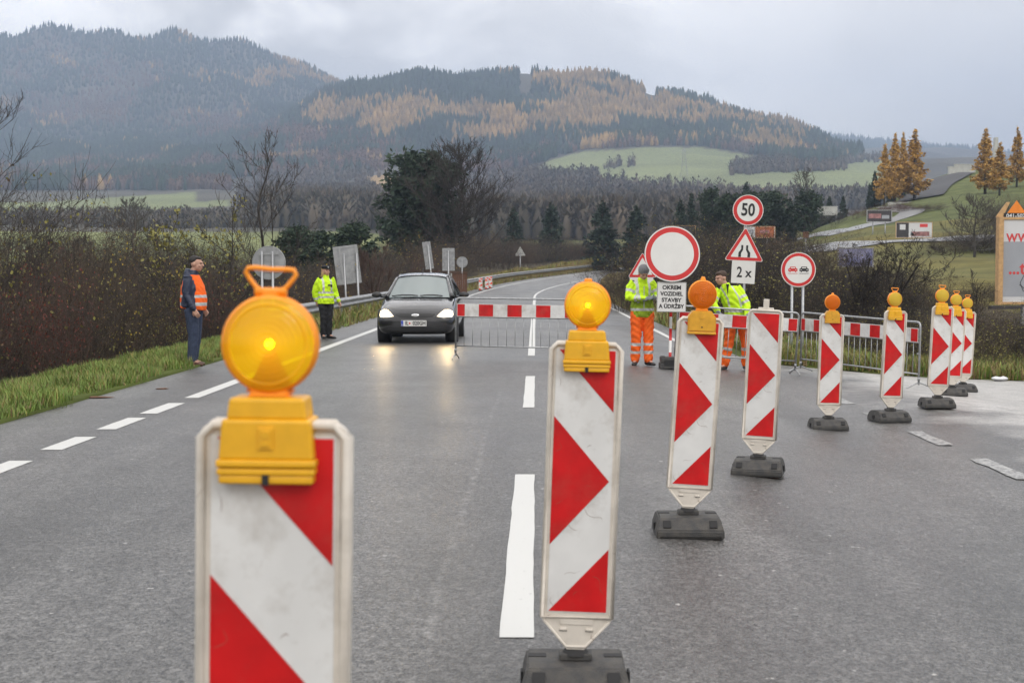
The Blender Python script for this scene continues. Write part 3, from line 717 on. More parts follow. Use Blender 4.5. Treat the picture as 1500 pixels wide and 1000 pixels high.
def open_tree(h, w, seed, m='bark', r=.1, nl=26, tw=9, sub=5, start=.22, minr=.008, curve=.5, name='bare_tree', asym=0.0):
    """leader with ascending limbs that reach an egg-shaped outline, each carrying fine twigs and twiglets"""
    rnd = random.Random(seed); segs = []; tr = []; rad = w / 2
    def poly(p0, p1, up, n, wob, r0, r1, lvl):
        pts = []; L_ = (p1 - p0).length; ox = Vector((rnd.gauss(0, 1), rnd.gauss(0, 1), 0)) * L_ * wob
        for i in range(n + 1):
            t = i / n; q = p0.lerp(p1, t); q = q + Vector((0, 0, -up * L_ * math.sin(math.pi * t) * .5)) + ox * math.sin(math.pi * t * 1.7) + Vector((rnd.gauss(0, 1), rnd.gauss(0, 1), rnd.gauss(0, 1))) * L_ * .012 * (0 < t < 1); pts.append(q)
        for i in range(n): (tr if lvl == 0 else segs).append((pts[i], pts[i + 1], r0 + (r1 - r0) * i / n, r0 + (r1 - r0) * (i + 1) / n, lvl))
        return pts
    lead = poly(Vector((0, 0, -.3)), Vector((rnd.gauss(0, .03) * h, rnd.gauss(0, .03) * h, h)), 0, 14, .02, r, minr, 0)
    def onpoly(pts, t):
        k = min(len(pts) - 2, int(t * (len(pts) - 1))); return pts[k].lerp(pts[k + 1], t * (len(pts) - 1) - k)
    for i in range(nl):
        t0 = start + (.90 - start) * (i / nl) ** .9; p0 = onpoly(lead, t0); a = i * 2.4 + rnd.uniform(-.5, .5)
        rise = rnd.uniform(.16, .34) * (1 - t0 * .35); t1 = min(.97, t0 + rise); e = rad * math.sqrt(max(.02, 1 - ((t1 - .52) / .50) ** 2)) * rnd.uniform(.72, 1.08) * (1 + asym * math.cos(a))
        p1 = Vector((math.cos(a) * e, math.sin(a) * e, t1 * h)); rr = max(minr, r * .42 * (1 - t0)); L1 = poly(p0, p1, curve * .5, 7, .05, rr, minr, 1)
        for j in range(tw):
            tj = rnd.uniform(.2, 1); q0 = onpoly(L1, min(.999, tj)); dr = (p1 - p0).normalized(); l2 = (p1 - p0).length * rnd.uniform(.22, .42) * (1.25 - tj * .5)
            d2 = (dr * .6 + Vector((rnd.gauss(0, .5), rnd.gauss(0, .5), .55 + rnd.gauss(0, .25)))).normalized(); L2 = poly(q0, q0 + d2 * l2, .18, 4, .06, max(minr, rr * .4), minr * .8, 2)
            for k in range(sub):
                q1 = onpoly(L2, rnd.uniform(.15, .99)); d3 = (d2 * .7 + Vector((rnd.gauss(0, .5), rnd.gauss(0, .5), .35 + rnd.gauss(0, .3)))).normalized(); poly(q1, q1 + d3 * l2 * rnd.uniform(.3, .6), .1, 2, .05, minr * .8, minr * .55, 3)
    root = empty(name); link('trunk', segs_to_mesh('trunk', tr, M[m], 7), root); link('branches', segs_to_mesh('branches', segs, M[m], 3), root); return root
def conifer(name, h, width, seed, m='pine', bark='bark', n=6000, kind='spruce', size=.22, start=.06):
    """trunk, whorled limbs and a crown of small needle sprays; uneven outline"""
    rnd = random.Random(seed); rs = np.random.default_rng(seed); root = empty(name)
    b = MB(); b.tube([(0, 0, -.4), (.02 * h * rnd.uniform(-1, 1) * .3, 0, h * .5), (0, 0, h * .98)], [h * .018, h * .011, h * .002], 7); b.build('trunk', M[bark], root)
    segs = []; C = []; z = h * start
    while z < h * .99:
        t = z / h
        if kind == 'pine': rad = width * (math.sin(math.pi * min(1, (1 - t) * .86 + .05)) ** .75)
        elif kind == 'larch': rad = width * (1 - t) ** .85 * (1.0 if t > .2 else .5 + 2.5 * t)
        else: rad = width * (1 - t) ** .8
        for k in range(rnd.randint(4, 6)):
            a = rnd.uniform(0, 6.283); L_ = rad * rnd.uniform(.55, 1.12); rise = (.35 if kind == 'pine' else (-.12 if kind == 'spruce' else .05)) + rnd.uniform(-.1, .15) + (t * .4)
            p0 = Vector((0, 0, z)); p1 = Vector((math.cos(a) * L_, math.sin(a) * L_, z + L_ * rise))
            segs.append((p0, p1, h * .004, h * .0012, 1))
            cnt = max(3, int(n * (L_ / width) / (h / (h * .03) * 4)))
            for q in range(cnt):
                f = rnd.uniform(.25, 1.0) ** .7; c = p0.lerp(p1, f); wd = L_ * .22 * (1.15 - f) + size * .5
                C.append((c.x + rnd.gauss(0, wd * .6), c.y + rnd.gauss(0, wd * .6), c.z + rnd.gauss(0, size * .5) - abs(rnd.gauss(0, size * .35))))
        z += h * .03 * rnd.uniform(.7, 1.3)
    link('branches', segs_to_mesh('branches', segs, M[bark], 3), root)
    link('foliage', leaf_mesh('foliage', C, size, M[m], rs, droop=.4, flat=.35, elong=1.5), root)
    return root
def place(root, x, y, s=1.0, rz_=0.0, dz=0.0, sz=None, label=None, cat=None, group=None):
    root.location = (x, y, gz(x, y) + dz); root.rotation_euler = (0, 0, rz_); root.scale = (s, s, sz or s); return tag(root, label, cat, group)
def spot(u, d):
    p = at(u, HOR, d); return p.x, p.y
def hgt(vtop, u, d):
    """height a tree needs for its tip to stand at image row vtop"""
    x, y = spot(u, d); return at(u, vtop, d).z - gz(x, y)

# --- distinct bare trees
t = open_tree(hgt(192, 380, 55), 4.0, 3, 'bark', .10, 20, 7, 4, .30, .009, .6); place(t, *spot(385, 55), label='tall leafless tree with upright twigs behind the round sign back', cat='tree')
t = open_tree(hgt(140, -60, 30), 5.2, 12, 'bark', .09, 30, 9, 5, .12, .005, .6); place(t, *spot(-45, 30), label='leafless tree spreading dark branches in from the left edge', cat='tree')
t = bare_tree('c', hgt(290, 240, 36), 21, 'bark', 3, spread=.5, up=.4, nb=(5, 8), leaves='leafy', nleaf=700, lsize=.10, minr=.006, stems=2); place(t, *spot(240, 36), label='slender young tree with sparse green leaves left of the man in orange vest', cat='tree')
t = bare_tree('d', hgt(283, 300, 42), 23, 'bark', 3, spread=.5, up=.4, nb=(5, 8), leaves='leafy', nleaf=600, lsize=.10, minr=.006, stems=2); place(t, *spot(300, 42), label='slender young tree with sparse green leaves above the man in orange vest', cat='tree')
t = open_tree(hgt(290, 195, 190), 7.5, 25, 'barkgrey', .2, 26, 8, 5, .22, .03); place(t, *spot(195, 190), label='round grey leafless tree alone in front of the pale meadow', cat='tree')
t = bare_tree('f', hgt(300, 120, 80), 26, 'barkgrey', 4, spread=.6, up=.2, nb=(5, 8), minr=.015); place(t, *spot(122, 80), label='small leafless tree between the left edge branches and the far round tree', cat='tree')
t = open_tree(hgt(203, 668, 128), 9.0, 31, 'bark', .22, 52, 12, 6, .16, .019, .7); place(t, *spot(672, 128), label='tall dense leafless tree rising behind the car, merged with the pine', cat='tree')
t = conifer('pine_tree', hgt(236, 625, 133), 4.3, 41, 'pine', n=13000, kind='pine', size=.42, start=.1); place(t, *spot(618, 133), label='broad dark pine tree left of the tall leafless tree', cat='tree')
t = bare_tree('h', hgt(325, 1270, 40), 51, 'twigdark', 4, spread=.62, up=.35, nb=(4, 6), minr=.005, stems=4, lean=.45, r=.05, trunkfrac=.85); place(t, *spot(1262, 38), label='leafless many-stemmed tree behind the third barrier on the right', cat='tree')
t = bare_tree('i', hgt(345, 1425, 34), 57, 'bark', 3, spread=.55, up=.45, nb=(5, 7), minr=.006, stems=1); place(t, *spot(1423, 34), label='thin leafless sapling left of the large billboard', cat='tree')
t = open_tree(hgt(285, 1430, 105), 5.5, 58, 'barkgrey', .12, 30, 8, 5, .15, .014); place(t, *spot(1428, 105), label='large grey leafless bush-like tree at the foot of the larch hill', cat='tree')
t = open_tree(hgt(245, 1177, 200), 4.6, 59, 'barkgrey', .14, 24, 7, 4, .3, .022); place(t, *spot(1177, 200), label='leafless tree with fine crown above the no overtaking sign', cat='tree')
t = bare_tree('l', hgt(322, 552, 60), 60, 'twigred', 3, spread=.45, up=.6, nb=(5, 8), minr=.008, stems=3); place(t, *spot(552, 62), label='thin reddish sapling behind the car roof', cat='tree')

# --- conifers beyond the bend: a few kinds, copied
kinds = [conifer('pine_tree', 10, 3.3, 100, 'pine', n=6500, kind='pine', size=.40, start=.03), conifer('pine_tree', 10, 2.9, 101, 'pinedark', n=7000, kind='spruce', size=.36, start=.03),
         conifer('pine_tree', 10, 3.1, 102, 'pine', n=5200, kind='pine', size=.42, start=.18), conifer('spruce_tree', 10, 2.4, 103, 'pinedark', n=6000, kind='spruce', size=.34, start=.04)]
spots = [(752, 303, 185, 3, 1.3, 'conical dark conifer above the small triangular sign'), (808, 296, 190, 1, 1.15, 'pointed dark pine second from left beyond the road bend'),
         (882, 293, 185, 1, 1.25, 'pointed dark pine third from left beyond the road bend'), (932, 299, 182, 1, 1.2, 'dense conical pine just left of the round white sign'),
         (996, 290, 172, 1, .85, 'dark pine directly behind the round white sign'), (1012, 282, 176, 3, .9, 'tallest pointed pine above the round white sign'),
         (1043, 280, 180, 2, .9, 'open pine with bare lower trunk left of the 50 sign'), (1072, 287, 176, 0, 1.2, 'dark pine half hidden behind the 50 sign'),
         (1100, 285, 178, 0, 1.2, 'dark pine immediately right of the 50 sign'), (1128, 284, 182, 0, 1.3, 'broad dark pine right of the 50 sign'),
         (1156, 289, 186, 1, .9, 'narrow dark conifer in the gap of the pine group'), (1180, 283, 180, 2, 1.2, 'dark pine at the right end of the roadside group'),
         (1092, 266, 260, 3, 1.0, 'bluish spruce tip far behind the 50 sign'), (435, 336, 95, 0, 1.1, 'low dark pine right of the round sign back'),
         (470, 342, 98, 0, 1.1, 'low dark pine above the police officer'), (520, 331, 100, 0, 1.2, 'low dark pine behind the tilted rectangular sign back'),
         (1280, 250, 232, 3, 1.0, 'dark pointed spruce left of the larches on the hill'), (1272, 268, 236, 3, .7, 'small dark spruce beside the pointed spruce on the hill'),
         (1304, 268, 236, 3, 1.3, 'dark spruce low between the larch trunks'), (1320, 262, 238, 1, .9, 'dark spruce under the middle larch'),
         (1234, 286, 225, 3, 1.2, 'small dark conifer behind the pale wall'), (1214, 287, 228, 3, 1.2, 'low dark conifer above the pale wall'), (1200, 284, 232, 3, 1.0, 'low dark conifer at left above the pale wall')]
used = set()
for (uu_, vt, dd_, k, wf, lab) in spots:
    o = kinds[k] if k not in used else copy_tree(kinds[k]); used.add(k); x, y = spot(uu_, dd_); h = hgt(vt, uu_, dd_); s = h / 10
    place(o, x, y, s * wf, random.Random(uu_).uniform(0, 6.28), sz=s, label=lab, cat='tree', group='dark conifers beyond the bend and on the hill')
lk = [conifer('larch_tree', 14, 3.0, 200, 'larch', 'barkgrey', n=8500, kind='larch', size=.38, start=.10), conifer('larch_tree', 14, 3.3, 201, 'larch', 'barkgrey', n=7000, kind='larch', size=.40, start=.14)]
used = set()
for (uu_, vt, dd_, k, wf, lab) in ((1294, 210, 225, 1, .8, 'orange larch at the left of the hilltop group of four'), (1309, 196, 228, 0, .8, 'slim pale orange larch second in the hilltop group'), (1321, 193, 236, 1, .55, 'thin nearly bare larch third in the hilltop group'),
                                   (1338, 190, 228, 0, 1.1, 'tallest orange larch at the right of the hilltop group of four'), (1441, 189, 215, 0, 1.15, 'orange larch left of the white monument'), (1462, 208, 205, 1, 1.0, 'yellow larch in front of the white monument'),
                                   (1487, 186, 220, 0, .85, 'orange larch right of the white monument'), (1531, 200, 215, 1, 1.0, 'orange larch at the right frame edge')):
    o = lk[k] if k not in used else copy_tree(lk[k]); used.add(k); x, y = spot(uu_, dd_); h = hgt(vt, uu_, dd_); s = h / 14
    place(o, x, y, s * wf * 1.18, uu_, sz=s, label=lab, cat='tree', group='autumn larches on the memorial hill')

# ------------------------------------------------------------------ shrubs
def shrub(seed, h, wdt, m, leaves=None, nleaf=0, lsize=.05, n0=34, minr=.003, name='shrub'):
    rnd = random.Random(seed); rs = np.random.default_rng(seed); segs = []
    for s in range(n0):
        a = rnd.uniform(0, 6.283); rr = wdt * .30 * math.sqrt(rnd.random()); tilt = rnd.uniform(.05, .75)
        grow(rnd, Vector((math.cos(a) * rr, math.sin(a) * rr, -.15)), Vector((math.cos(a + rnd.uniform(-.9, .9)) * tilt, math.sin(a + rnd.uniform(-.9, .9)) * tilt, 1)), h * rnd.uniform(.5, 1.0), rnd.uniform(.006, .014), 0, 2, segs, .7, .18, (5, 8), 6, .5, minr)
    root = empty(name); link('stems', segs_to_mesh('stems', segs, M[m], 3), root)
    if leaves:
        tips = np.array([tuple(s[1]) for s in segs if s[4] >= 1]); C = tips[rs.integers(0, len(tips), nleaf)] + rs.normal(size=(nleaf, 3)) * .04
        link('foliage', leaf_mesh('foliage', C, lsize, M[leaves], rs), root)
    return root
SH = [shrub(1, 3.2, 3.0, 'twig', 'leafbrown', 500, .05), shrub(2, 3.4, 3.2, 'twigdark', 'leafy', 420, .055), shrub(3, 2.6, 2.8, 'twigred', 'leafred', 700, .05),
      shrub(4, 3.0, 3.0, 'twig', 'leafyellow', 260, .06), shrub(5, 2.8, 3.2, 'twigdark', 'leafbrown', 400, .05), shrub(6, 2.4, 3, 'twig', 'leafy', 800, .06)]
SHL = ['brown shrub with dry leaves', 'dark sparsely leaved shrub', 'reddish russet shrub', 'yellow dotted shrub', 'dark leafless shrub', 'olive leaved shrub']
shused = set()
def put_shrub(k, x, y, s, sz, where, grp, dz=0.0):
    o = SH[k] if k not in shused else copy_tree(SH[k]); shused.add(k)
    place(o, x, y, s, rndS.uniform(0, 6.28), dz, sz, SHL[k] + ' ' + where, 'shrub', SHL[k] + ' ' + grp)
rndS = random.Random(5)
def pick_(u, bins):
    for lim, w in bins:
        if u < lim: return w
    return bins[-1][1]
def lbank(u, off):
    a = 'low at the grass edge' if off > -9 else ('halfway down the bank' if off > -13 else 'behind the bank')
    w = pick_(u, [(40, 'by the left frame edge'), (110, 'near the left frame edge'), (180, 'left of the man in vest'), (250, 'beside the man in vest'), (330, 'behind the man in vest'), (400, 'behind the nearest amber lamp'), (470, 'left of the police officer'), (9999, 'behind the police officer')])
    return a + ' ' + w, a + ' ' + w
def brail(u, off):
    a = 'just behind the guard rail' if off > -11 else ('second row behind the rail' if off > -17 else 'back row beyond the rail')
    w = pick_(u, [(460, 'left of the officer'), (540, 'right of the officer'), (600, 'left part of the car roof'), (660, 'above the car'), (720, 'by the far sign backs'), (780, 'below the far triangular sign'), (860, 'over the road bend'), (9999, 'at the end of the bend')])
    return a + ' ' + w, a + ' ' + w
def rside(u, d):
    a = 'near' if d < 38 else ('middle distance' if d < 65 else 'far')
    w = pick_(u, [(950, 'left of the round white sign'), (1030, 'behind the round white sign'), (1110, 'below the 50 sign'), (1190, 'behind the no overtaking sign'), (1270, 'behind the third barrier left half'), (1350, 'behind the third barrier right half'), (1430, 'behind the right row of panels'), (9999, 'below the large billboard')])
    return a + ' ' + w, a + ' ' + w
# left bank, from the road edge down the slope
for row, (off, y0, y1, st, hs) in enumerate(((-8.0, 14, 34, 1.5, .50), (-9.8, 13, 42, 1.7, .84), (-12.2, 14, 52, 2.0, 1.12), (-15.5, 18, 64, 2.7, 1.16), (-20, 26, 80, 3.6, 1.22))):
    y = y0
    while y < y1:
        yy = y + rndS.uniform(-.4, .4); x = float(road_c(yy)) + off + rndS.uniform(-.7, .7)
        k = rndS.choice([0, 0, 1, 2, 3, 4, 0, 5, 2] if off < -9 else [0, 2, 3, 5, 4, 0, 5])
        u_, _, d_ = uvd(x, yy, 0.0)
        # keep the tops along the line seen in the photograph
        vt = float(np.interp(u_, [0, 60, 130, 200, 280, 350, 450, 560], [335, 322, 335, 358, 372, 365, 380, 392])) + rndS.uniform(-8, 14)
        hm = (at(float(u_), vt, float(d_)).z - gz(x, yy)); s = hs * rndS.uniform(.8, 1.15); sz = min(s * 1.7, max(.3, hm / 2.9))
        if u_ > 330 and u_ < 470 and rndS.random() < .6: k = 2
        put_shrub(k, x, yy, s, sz, *lbank(u_, off)); y += st
# along the outside of the bend, behind the guard rail
y = 44
while y < 215:
    for off, hh in ((-9, 1.0), (-14, 1.5), (-20, 1.9)):
        yy = y + rndS.uniform(-1.5, 1.5); x = float(road_c(yy)) + off + rndS.uniform(-1.4, 1.4)
        u_, _, d_ = uvd(x, yy, 0.0)
        if d_ < 60 and off < -10 and u_ > 470: continue
        vt = float(np.interp(u_, [300, 560, 640, 700, 760, 860, 960, 1060], [380, 372, 345, 340, 345, 348, 350, 340])) + rndS.uniform(-6, 14)
        hm = at(float(u_), vt, float(d_)).z - gz(x, yy)
        s = hh * rndS.uniform(.85, 1.2) * (1 if y < 100 else 1.35); sz = max(.4, min(hm / 3.0, 3.4))
        put_shrub(rndS.choice([0, 0, 4, 4, 2, 3, 1]), x, yy, s, sz, *brail(u_, off))
    y += 3.4 if y < 90 else 5.0
# right of the road: thicket behind the barriers and signs
for (u0, u1, d_, n, v0, v1, ks) in ((905, 1000, 62, 7, 372, 392, (0, 4, 1)), (960, 1110, 78, 12, 335, 350, (0, 4, 4, 1)), (990, 1200, 60, 15, 345, 362, (0, 4, 0, 1)), (1010, 1215, 44, 15, 368, 400, (4, 0, 1, 5)),
                                    (1060, 1240, 36, 13, 440, 480, (5, 1, 0, 5)), (1190, 1345, 40, 13, 395, 440, (4, 1, 0, 4)), (1250, 1440, 32, 14, 448, 488, (5, 1, 5, 3)), (1400, 1560, 30, 10, 440, 478, (5, 1, 5, 0)), (1320, 1500, 52, 9, 415, 440, (0, 5, 1)), (1190, 1330, 60, 9, 378, 392, (0, 4))):
    for i in range(n):
        uu_ = u0 + (u1 - u0) * (i + rndS.random()) / n; dd_ = d_ * rndS.uniform(.93, 1.07); x, y = spot(uu_, dd_)
        hm = at(uu_, rndS.uniform(v0, v1), dd_).z - gz(x, y); sz = max(.22, hm / 2.9); s = max(.5, min(1.15, sz * 1.15)) * (1.2 if d_ > 50 else 1)
        put_shrub(rndS.choice(ks), x, y, s, sz, *rside(uu_, d_))
for (u0, u1, d_, n, v0, v1, ks) in ((1380, 1500, 112, 10, 330, 350, (0, 4, 4)), (1440, 1520, 150, 6, 285, 310, (4, 0)), (1250, 1420, 195, 9, 288, 300, (2, 4, 2)), (980, 1180, 140, 10, 352, 362, (0, 4)), (1040, 1240, 205, 9, 300, 312, (4, 1))):
    for i in range(n):
        uu_ = u0 + (u1 - u0) * (i + rndS.random()) / n; dd_ = d_ * rndS.uniform(.97, 1.03); x, y = spot(uu_, dd_)
        hm = at(uu_, rndS.uniform(v0, v1), dd_).z - gz(x, y)
        if hm < .6: continue
        sz = max(.4, min(3.0, hm / 2.9)); put_shrub(rndS.choice(ks), x, y, max(1.2, sz), sz, 'on the hillside below the memorial', 'on the hillside')

# ------------------------------------------------------------------ grass verges
def grass(name, pts, hmin, hmax, mats, label, seed, wmul=1.0, pick=None):
    rs = np.random.default_rng(seed); n = len(pts); z = ground_z(pts[:, 0], pts[:, 1]) - .02
    a = rs.uniform(0, 6.283, n); h = rs.uniform(hmin, hmax, n) * (.6 + .8 * hash2(pts[:, 0], pts[:, 1], .6)); wd = rs.uniform(.004, .009, n) * wmul; ln = rs.uniform(.1, .9, n) * h
    B = np.stack([pts[:, 0], pts[:, 1], z], 1); s = np.stack([np.cos(a), np.sin(a), np.zeros(n)], 1) * wd[:, None]; l = np.stack([-np.sin(a), np.cos(a), np.zeros(n)], 1)
    mid = B + l * (ln * .35)[:, None] + np.array([0, 0, 1]) * (h * .6)[:, None]; top = B + l * ln[:, None] + np.array([0, 0, 1]) * h[:, None]
    V = np.stack([B - s, B + s, mid + s * .8, mid - s * .8, top], 1).reshape(-1, 3); i = (np.arange(n) * 5)[:, None]
    Fc = np.concatenate([i + np.array([[0, 1, 2]]), i + np.array([[0, 2, 3]]), i + np.array([[3, 2, 4]])])
    mi = rs.choice(len(mats), n, p=pick); return tag(link(name, np_mesh(name, V, Fc, [M[q] for q in mats], np.tile(mi, 3))), label, 'grass', kind='stuff')
M['grassg'] = mat('green grass', (.17, .26, .045), .7, noise=.35, nscale=2); M['grassy'] = mat('yellowing grass', (.29, .26, .07), .75, noise=.3, nscale=2); M['grassb'] = mat('dead grass', (.26, .18, .09), .8, noise=.3, nscale=2)
rs = np.random.default_rng(3)
yy = 9 + 26 * rs.random(110000) ** 1.5; oo = -5.42 - 2.0 * rs.random(110000) ** .9 + .12 * np.sin(yy * 1.7) + .08 * np.sin(yy * 4.3)
grass('verge_grass', np.stack([oo + road_c(yy), yy], 1)[~((np.abs(yy - 23.2) < .5) & (oo > -5.95))], .05, .17, ['grassg', 'grassy', 'grassb'], 'green and yellowing grass on the left road verge', 1, .85, [.70, .20, .10])
yy = 33 + 60 * rs.random(26000); oo = -5.15 - 1.9 * rs.random(26000)
grass('rail_grass', np.stack([oo + road_c(yy), yy], 1), .12, .40, ['grassg', 'grassy', 'grassb'], 'yellow brown grass under the left guard rail', 2, 2.2, [.3, .42, .28])
yy = 90 + 130 * rs.random(14000); oo = -4.85 - 1.6 * rs.random(14000)
grass('bend_grass', np.stack([oo + road_c(yy), yy], 1), .15, .45, ['grassg', 'grassy', 'grassb'], 'brown grass strip along the outside of the bend', 4, 4, [.15, .45, .40])
xx = 3.9 + 11 * rs.random(52000); base_y = 27.6 - (xx - 4.3) * .52
yy = np.where(xx < 4.5, 27.5, base_y) + .05 + 6.0 * rs.random(52000) ** 1.2 
grass('apron_grass', np.stack([np.where(xx < 4.5, 4.45 + rs.random(52000), xx), yy], 1), .08, .30, ['grassg', 'grassy', 'grassb'], 'grass bank behind the barriers at the junction edge', 5, 1.6, [.40, .38, .22])
yy = 33 + 60 * rs.random(18000); oo = 4.2 + 3.2 * rs.random(18000)
grass('right_verge_grass', np.stack([oo + road_c(yy), yy], 1), .12, .5, ['grassg', 'grassy', 'grassb'], 'brown tufted grass bank right of the far road', 6, 2.4, [.2, .35, .45])

# ------------------------------------------------------------------ guard rail
def guard_rail(name, off, y0, y1, top, label, dens=2.0):
    root = empty(name, (0, 0, 0), label=label, cat='guard rail')
    ys_ = np.arange(y0, y1, 1.0); prof = [(0, 0), (.02, -.03), (.085, -.055), (.085, -.10), (.02, -.13), (.015, -.175), (.085, -.205), (.085, -.25), (.02, -.28), (0, -.31)]
    b = MB(); n = len(prof)
    for y in ys_:
        x = float(road_c(y)) + off; z = rz(float(road_c(y)) - 5.3, y) + top
        for px, pz in prof: b.v.append(Vector((x + px, y, z + pz)))
    for i in range(len(ys_) - 1):
        for j in range(n - 1): b.f.append([i * n + j, i * n + j + 1, (i + 1) * n + j + 1, (i + 1) * n + j]); b.m.append(0); b.sm.append(True)
    b.build('rail_beam', M['rail'], root, recalc=False)
    p = MB(); p.box((0, 0, -.45), (.06, .12, 1.0)); p.box((.04, 0, -.02), (.1, .1, .2)); post = None
    for y in np.arange(y0 + .5, y1, dens):
        x = float(road_c(y)) + off - .07; z = rz(float(road_c(y)) - 5.3, y) + top - .14
        if post is None: post = p.build('post', M['rail'], root); o = post
        else: o = post.copy(); COL.objects.link(o); o.parent = root
        o.location = (x, float(y), z)
    return root
guard_rail('guard_rail', -5.8, 31, 66, .72, 'galvanised guard rail behind the police officer and the car', 2.0)
guard_rail('guard_rail', -5.35, 78, 250, .75, 'weathered guard rail curving along the outside of the bend', 4.0)

# ------------------------------------------------------------------ traffic panels (chevron delineators)
def rounded(w, z0, z1, r, n=6):
    h = w / 2; p = [(-h, z0), (h, z0)]
    for i in range(n + 1): a = math.pi / 2 * i / n; p.append((h - r + r * math.cos(a), z1 - r + r * math.sin(a)))
    for i in range(n + 1): a = math.pi / 2 + math.pi / 2 * i / n; p.append((-h + r + r * math.cos(a), z1 - r + r * math.sin(a)))
    return p
PZ0, PZ1, PW = .285, 1.285, .262
def board_mesh(knob=False):
    b = MB(); h = PW / 2
    out_ = [(-.032, .16), (.032, .16), (h, PZ0 - .01)] + rounded(PW, PZ0, PZ1, .03)[1:] + [(-h, PZ0 - .01)]
    b.prism(out_, -.014, .014, 0)
    # raised rim and the lower tongue's ribs
    rim = [(-h + .004, PZ0 - .006)] + [( h - .004, PZ0 - .006)] + [(h - .004, PZ1 - .026)] + [(h - .026, PZ1 - .004), (-h + .026, PZ1 - .004), (-h + .004, PZ1 - .026)]
    b.tube([(x, -.015, z) for x, z in rim], .0095, 8, 0, True)
    b.tube([(x, .015, z) for x, z in rim], .0095, 8, 0, True)
    b.tube([(-h + .012, -.013, PZ0 - .02), (-.036, -.013, .17), (.036, -.013, .17), (h - .012, -.013, PZ0 - .02)], .006, 6, 0)
    for sx in (-1, 1): b.box((sx * .048, -.017, .235), (.026, .010, .010), 0, .003); b.box((sx * .048, -.0145, .229), (.028, .003, .003), 1)
    b.box((0, -.0155, .262), (.12, .004, .02), 0, .001)
    if knob:
        b.box((0, 0, PZ1 + .010), (.12, .026, .02), 0, .005); b.box((0, 0, PZ1 + .048), (.044, .026, .075), 0, .004)
    return b
def face_mesh(side=-1):
    """chevron film: white ground with three red fields"""
    b = MB(); h = PW / 2 - .022; z0, z1 = PZ0 + .012, PZ1 - .022; H = z1 - z0; W = 2 * h; y = side * .0155; yr = side * .0172
    b.prism([(-h, z0), (h, z0), (h, z1), (-h, z1)], y - .0005, y + .0005, 0)
    q = lambda a, c: (-h + W * a, z1 - H * c)
    for poly in ([q(.05, .004), q(.985, .004), q(.985, .235)], [q(.0, .255), q(.955, .497), q(.0, .742)], [q(.99, .755), q(.99, .996), q(.02, .996)]):
        b.prism(poly, yr - .0004, yr + .0004, 1)
    return b
def base_mesh():
    """wedge-fronted recycled rubber foot with a socket, and pockets as dark shade-coloured pads"""
    b = MB(); w_ = .198
    side = [(-.16, 0), (-.16, .05), (-.10, .112), (-.045, .122), (.14, .122), (.19, .105), (.21, .055), (.21, 0)]
    n = len(side); vs = []
    for sx in (-1, 1):
        for (y, z) in side: vs.append((sx * (w_ - (.02 if z > .06 else 0)), y, z))
    bm = bmesh.new(); vv = [bm.verts.new(p) for p in vs]
    bm.faces.new(vv[:n]); bm.faces.new(vv[n:][::-1])
    for i in range(n): bm.faces.new((vv[i], vv[(i + 1) % n], vv[(i + 1) % n + n], vv[i + n]))
    bmesh.ops.recalc_face_normals(bm, faces=bm.faces[:]); bmesh.ops.bevel(bm, geom=bm.edges[:], offset=.007, segments=2, affect='EDGES'); b.bm(bm, 0)
    Mx = Matrix.Translation((0, -.132, .084)) @ Matrix.Rotation(math.atan2(.062, .06), 4, 'X')
    for sx in (-1, 1):
        b.box((sx * .135, 0, 0), (.045, .050, .010), 1, .002, M=Mx)
        b.box((sx * .14, .045, .123), (.065, .045, .004), 1); b.box((sx * .197, .03, .05), (.01, .05, .045), 1, .002)
    b.box((0, 0, .136), (.12, .075, .026), 0, .005); b.lathe([(.001, .158), (.042, .158), (.05, .142)], 16, 1)
    b.box((0, -.157, .012), (.36, .006, .010), 1)
    return b
def shear_obj(o, lean): o.rotation_euler = (0, lean, 0)
def traffic_panel(uc, s, lean, label, knob=False, yaw=0.0, proto=None):
    d = F / s; p = at(uc, HOR, d); z = rz(p.x, p.y)
    if proto is None:
        root = empty('traffic_panel'); b = base_mesh().build('base_block', [M['rubber'], M['rubberdark']], root)
        pb = board_mesh(False).build('panel_board', [M['frame'], M['rubberdark']], root)
        face_mesh().build('chevron_film', [M['white'], M['red']], pb)
    else: root = copy_tree(proto)
    root.location = (p.x, p.y, z); root.rotation_euler = (0, 0, yaw)
    for c in [o for o in SC.objects if o.parent == root]:
        if c.name.startswith('panel_board'):
            c.rotation_euler = (0, R(lean), 0); root_board = c
            c.location = (-math.sin(R(lean)) * .16, 0, .16 - math.cos(R(lean)) * .16)
            if knob: board_mesh_k = board_mesh(True).build('panel_board', [M['frame'], M['rubberdark']]); c.data = board_mesh_k.data; bpy.data.objects.remove(board_mesh_k)
        if c.name.startswith('base_block') and yaw == 0: c.rotation_euler = (0, 0, R({0: 0}.get(0, 0)))
    tag(root, label, 'traffic panel', 'red and white chevron panels across the lane')
    return root
PAN = [(385, 838, 1.0, 'nearest and largest chevron panel at lower left of the road', 0, False), (844, 403, 2.0, 'second nearest chevron panel beside the long centre dash', 0, False),
       (1010, 249, 3.5, 'third chevron panel from the camera with scuffed grey rubber foot', 0, False), (1113, 188, 2.6, 'chevron panel without a lamp and with a white grip on top', R(-14), True),
       (1216, 131.5, 1.4, 'chevron panel in front of the left end of the third barrier', 0, False), (1307, 126, 2.6, 'chevron panel in front of the right end of the third barrier', R(10), False),
       (1376, 115.5, 2.8, 'chevron panel nearest in the overlapping row of three at right', 0, False), (1397, 99, 3.0, 'middle chevron panel in the overlapping row of three at right', 0, False), (1413, 91.5, 3.0, 'farthest and rightmost chevron panel by the grass', 0, False)]
proto = None; PANELS = []
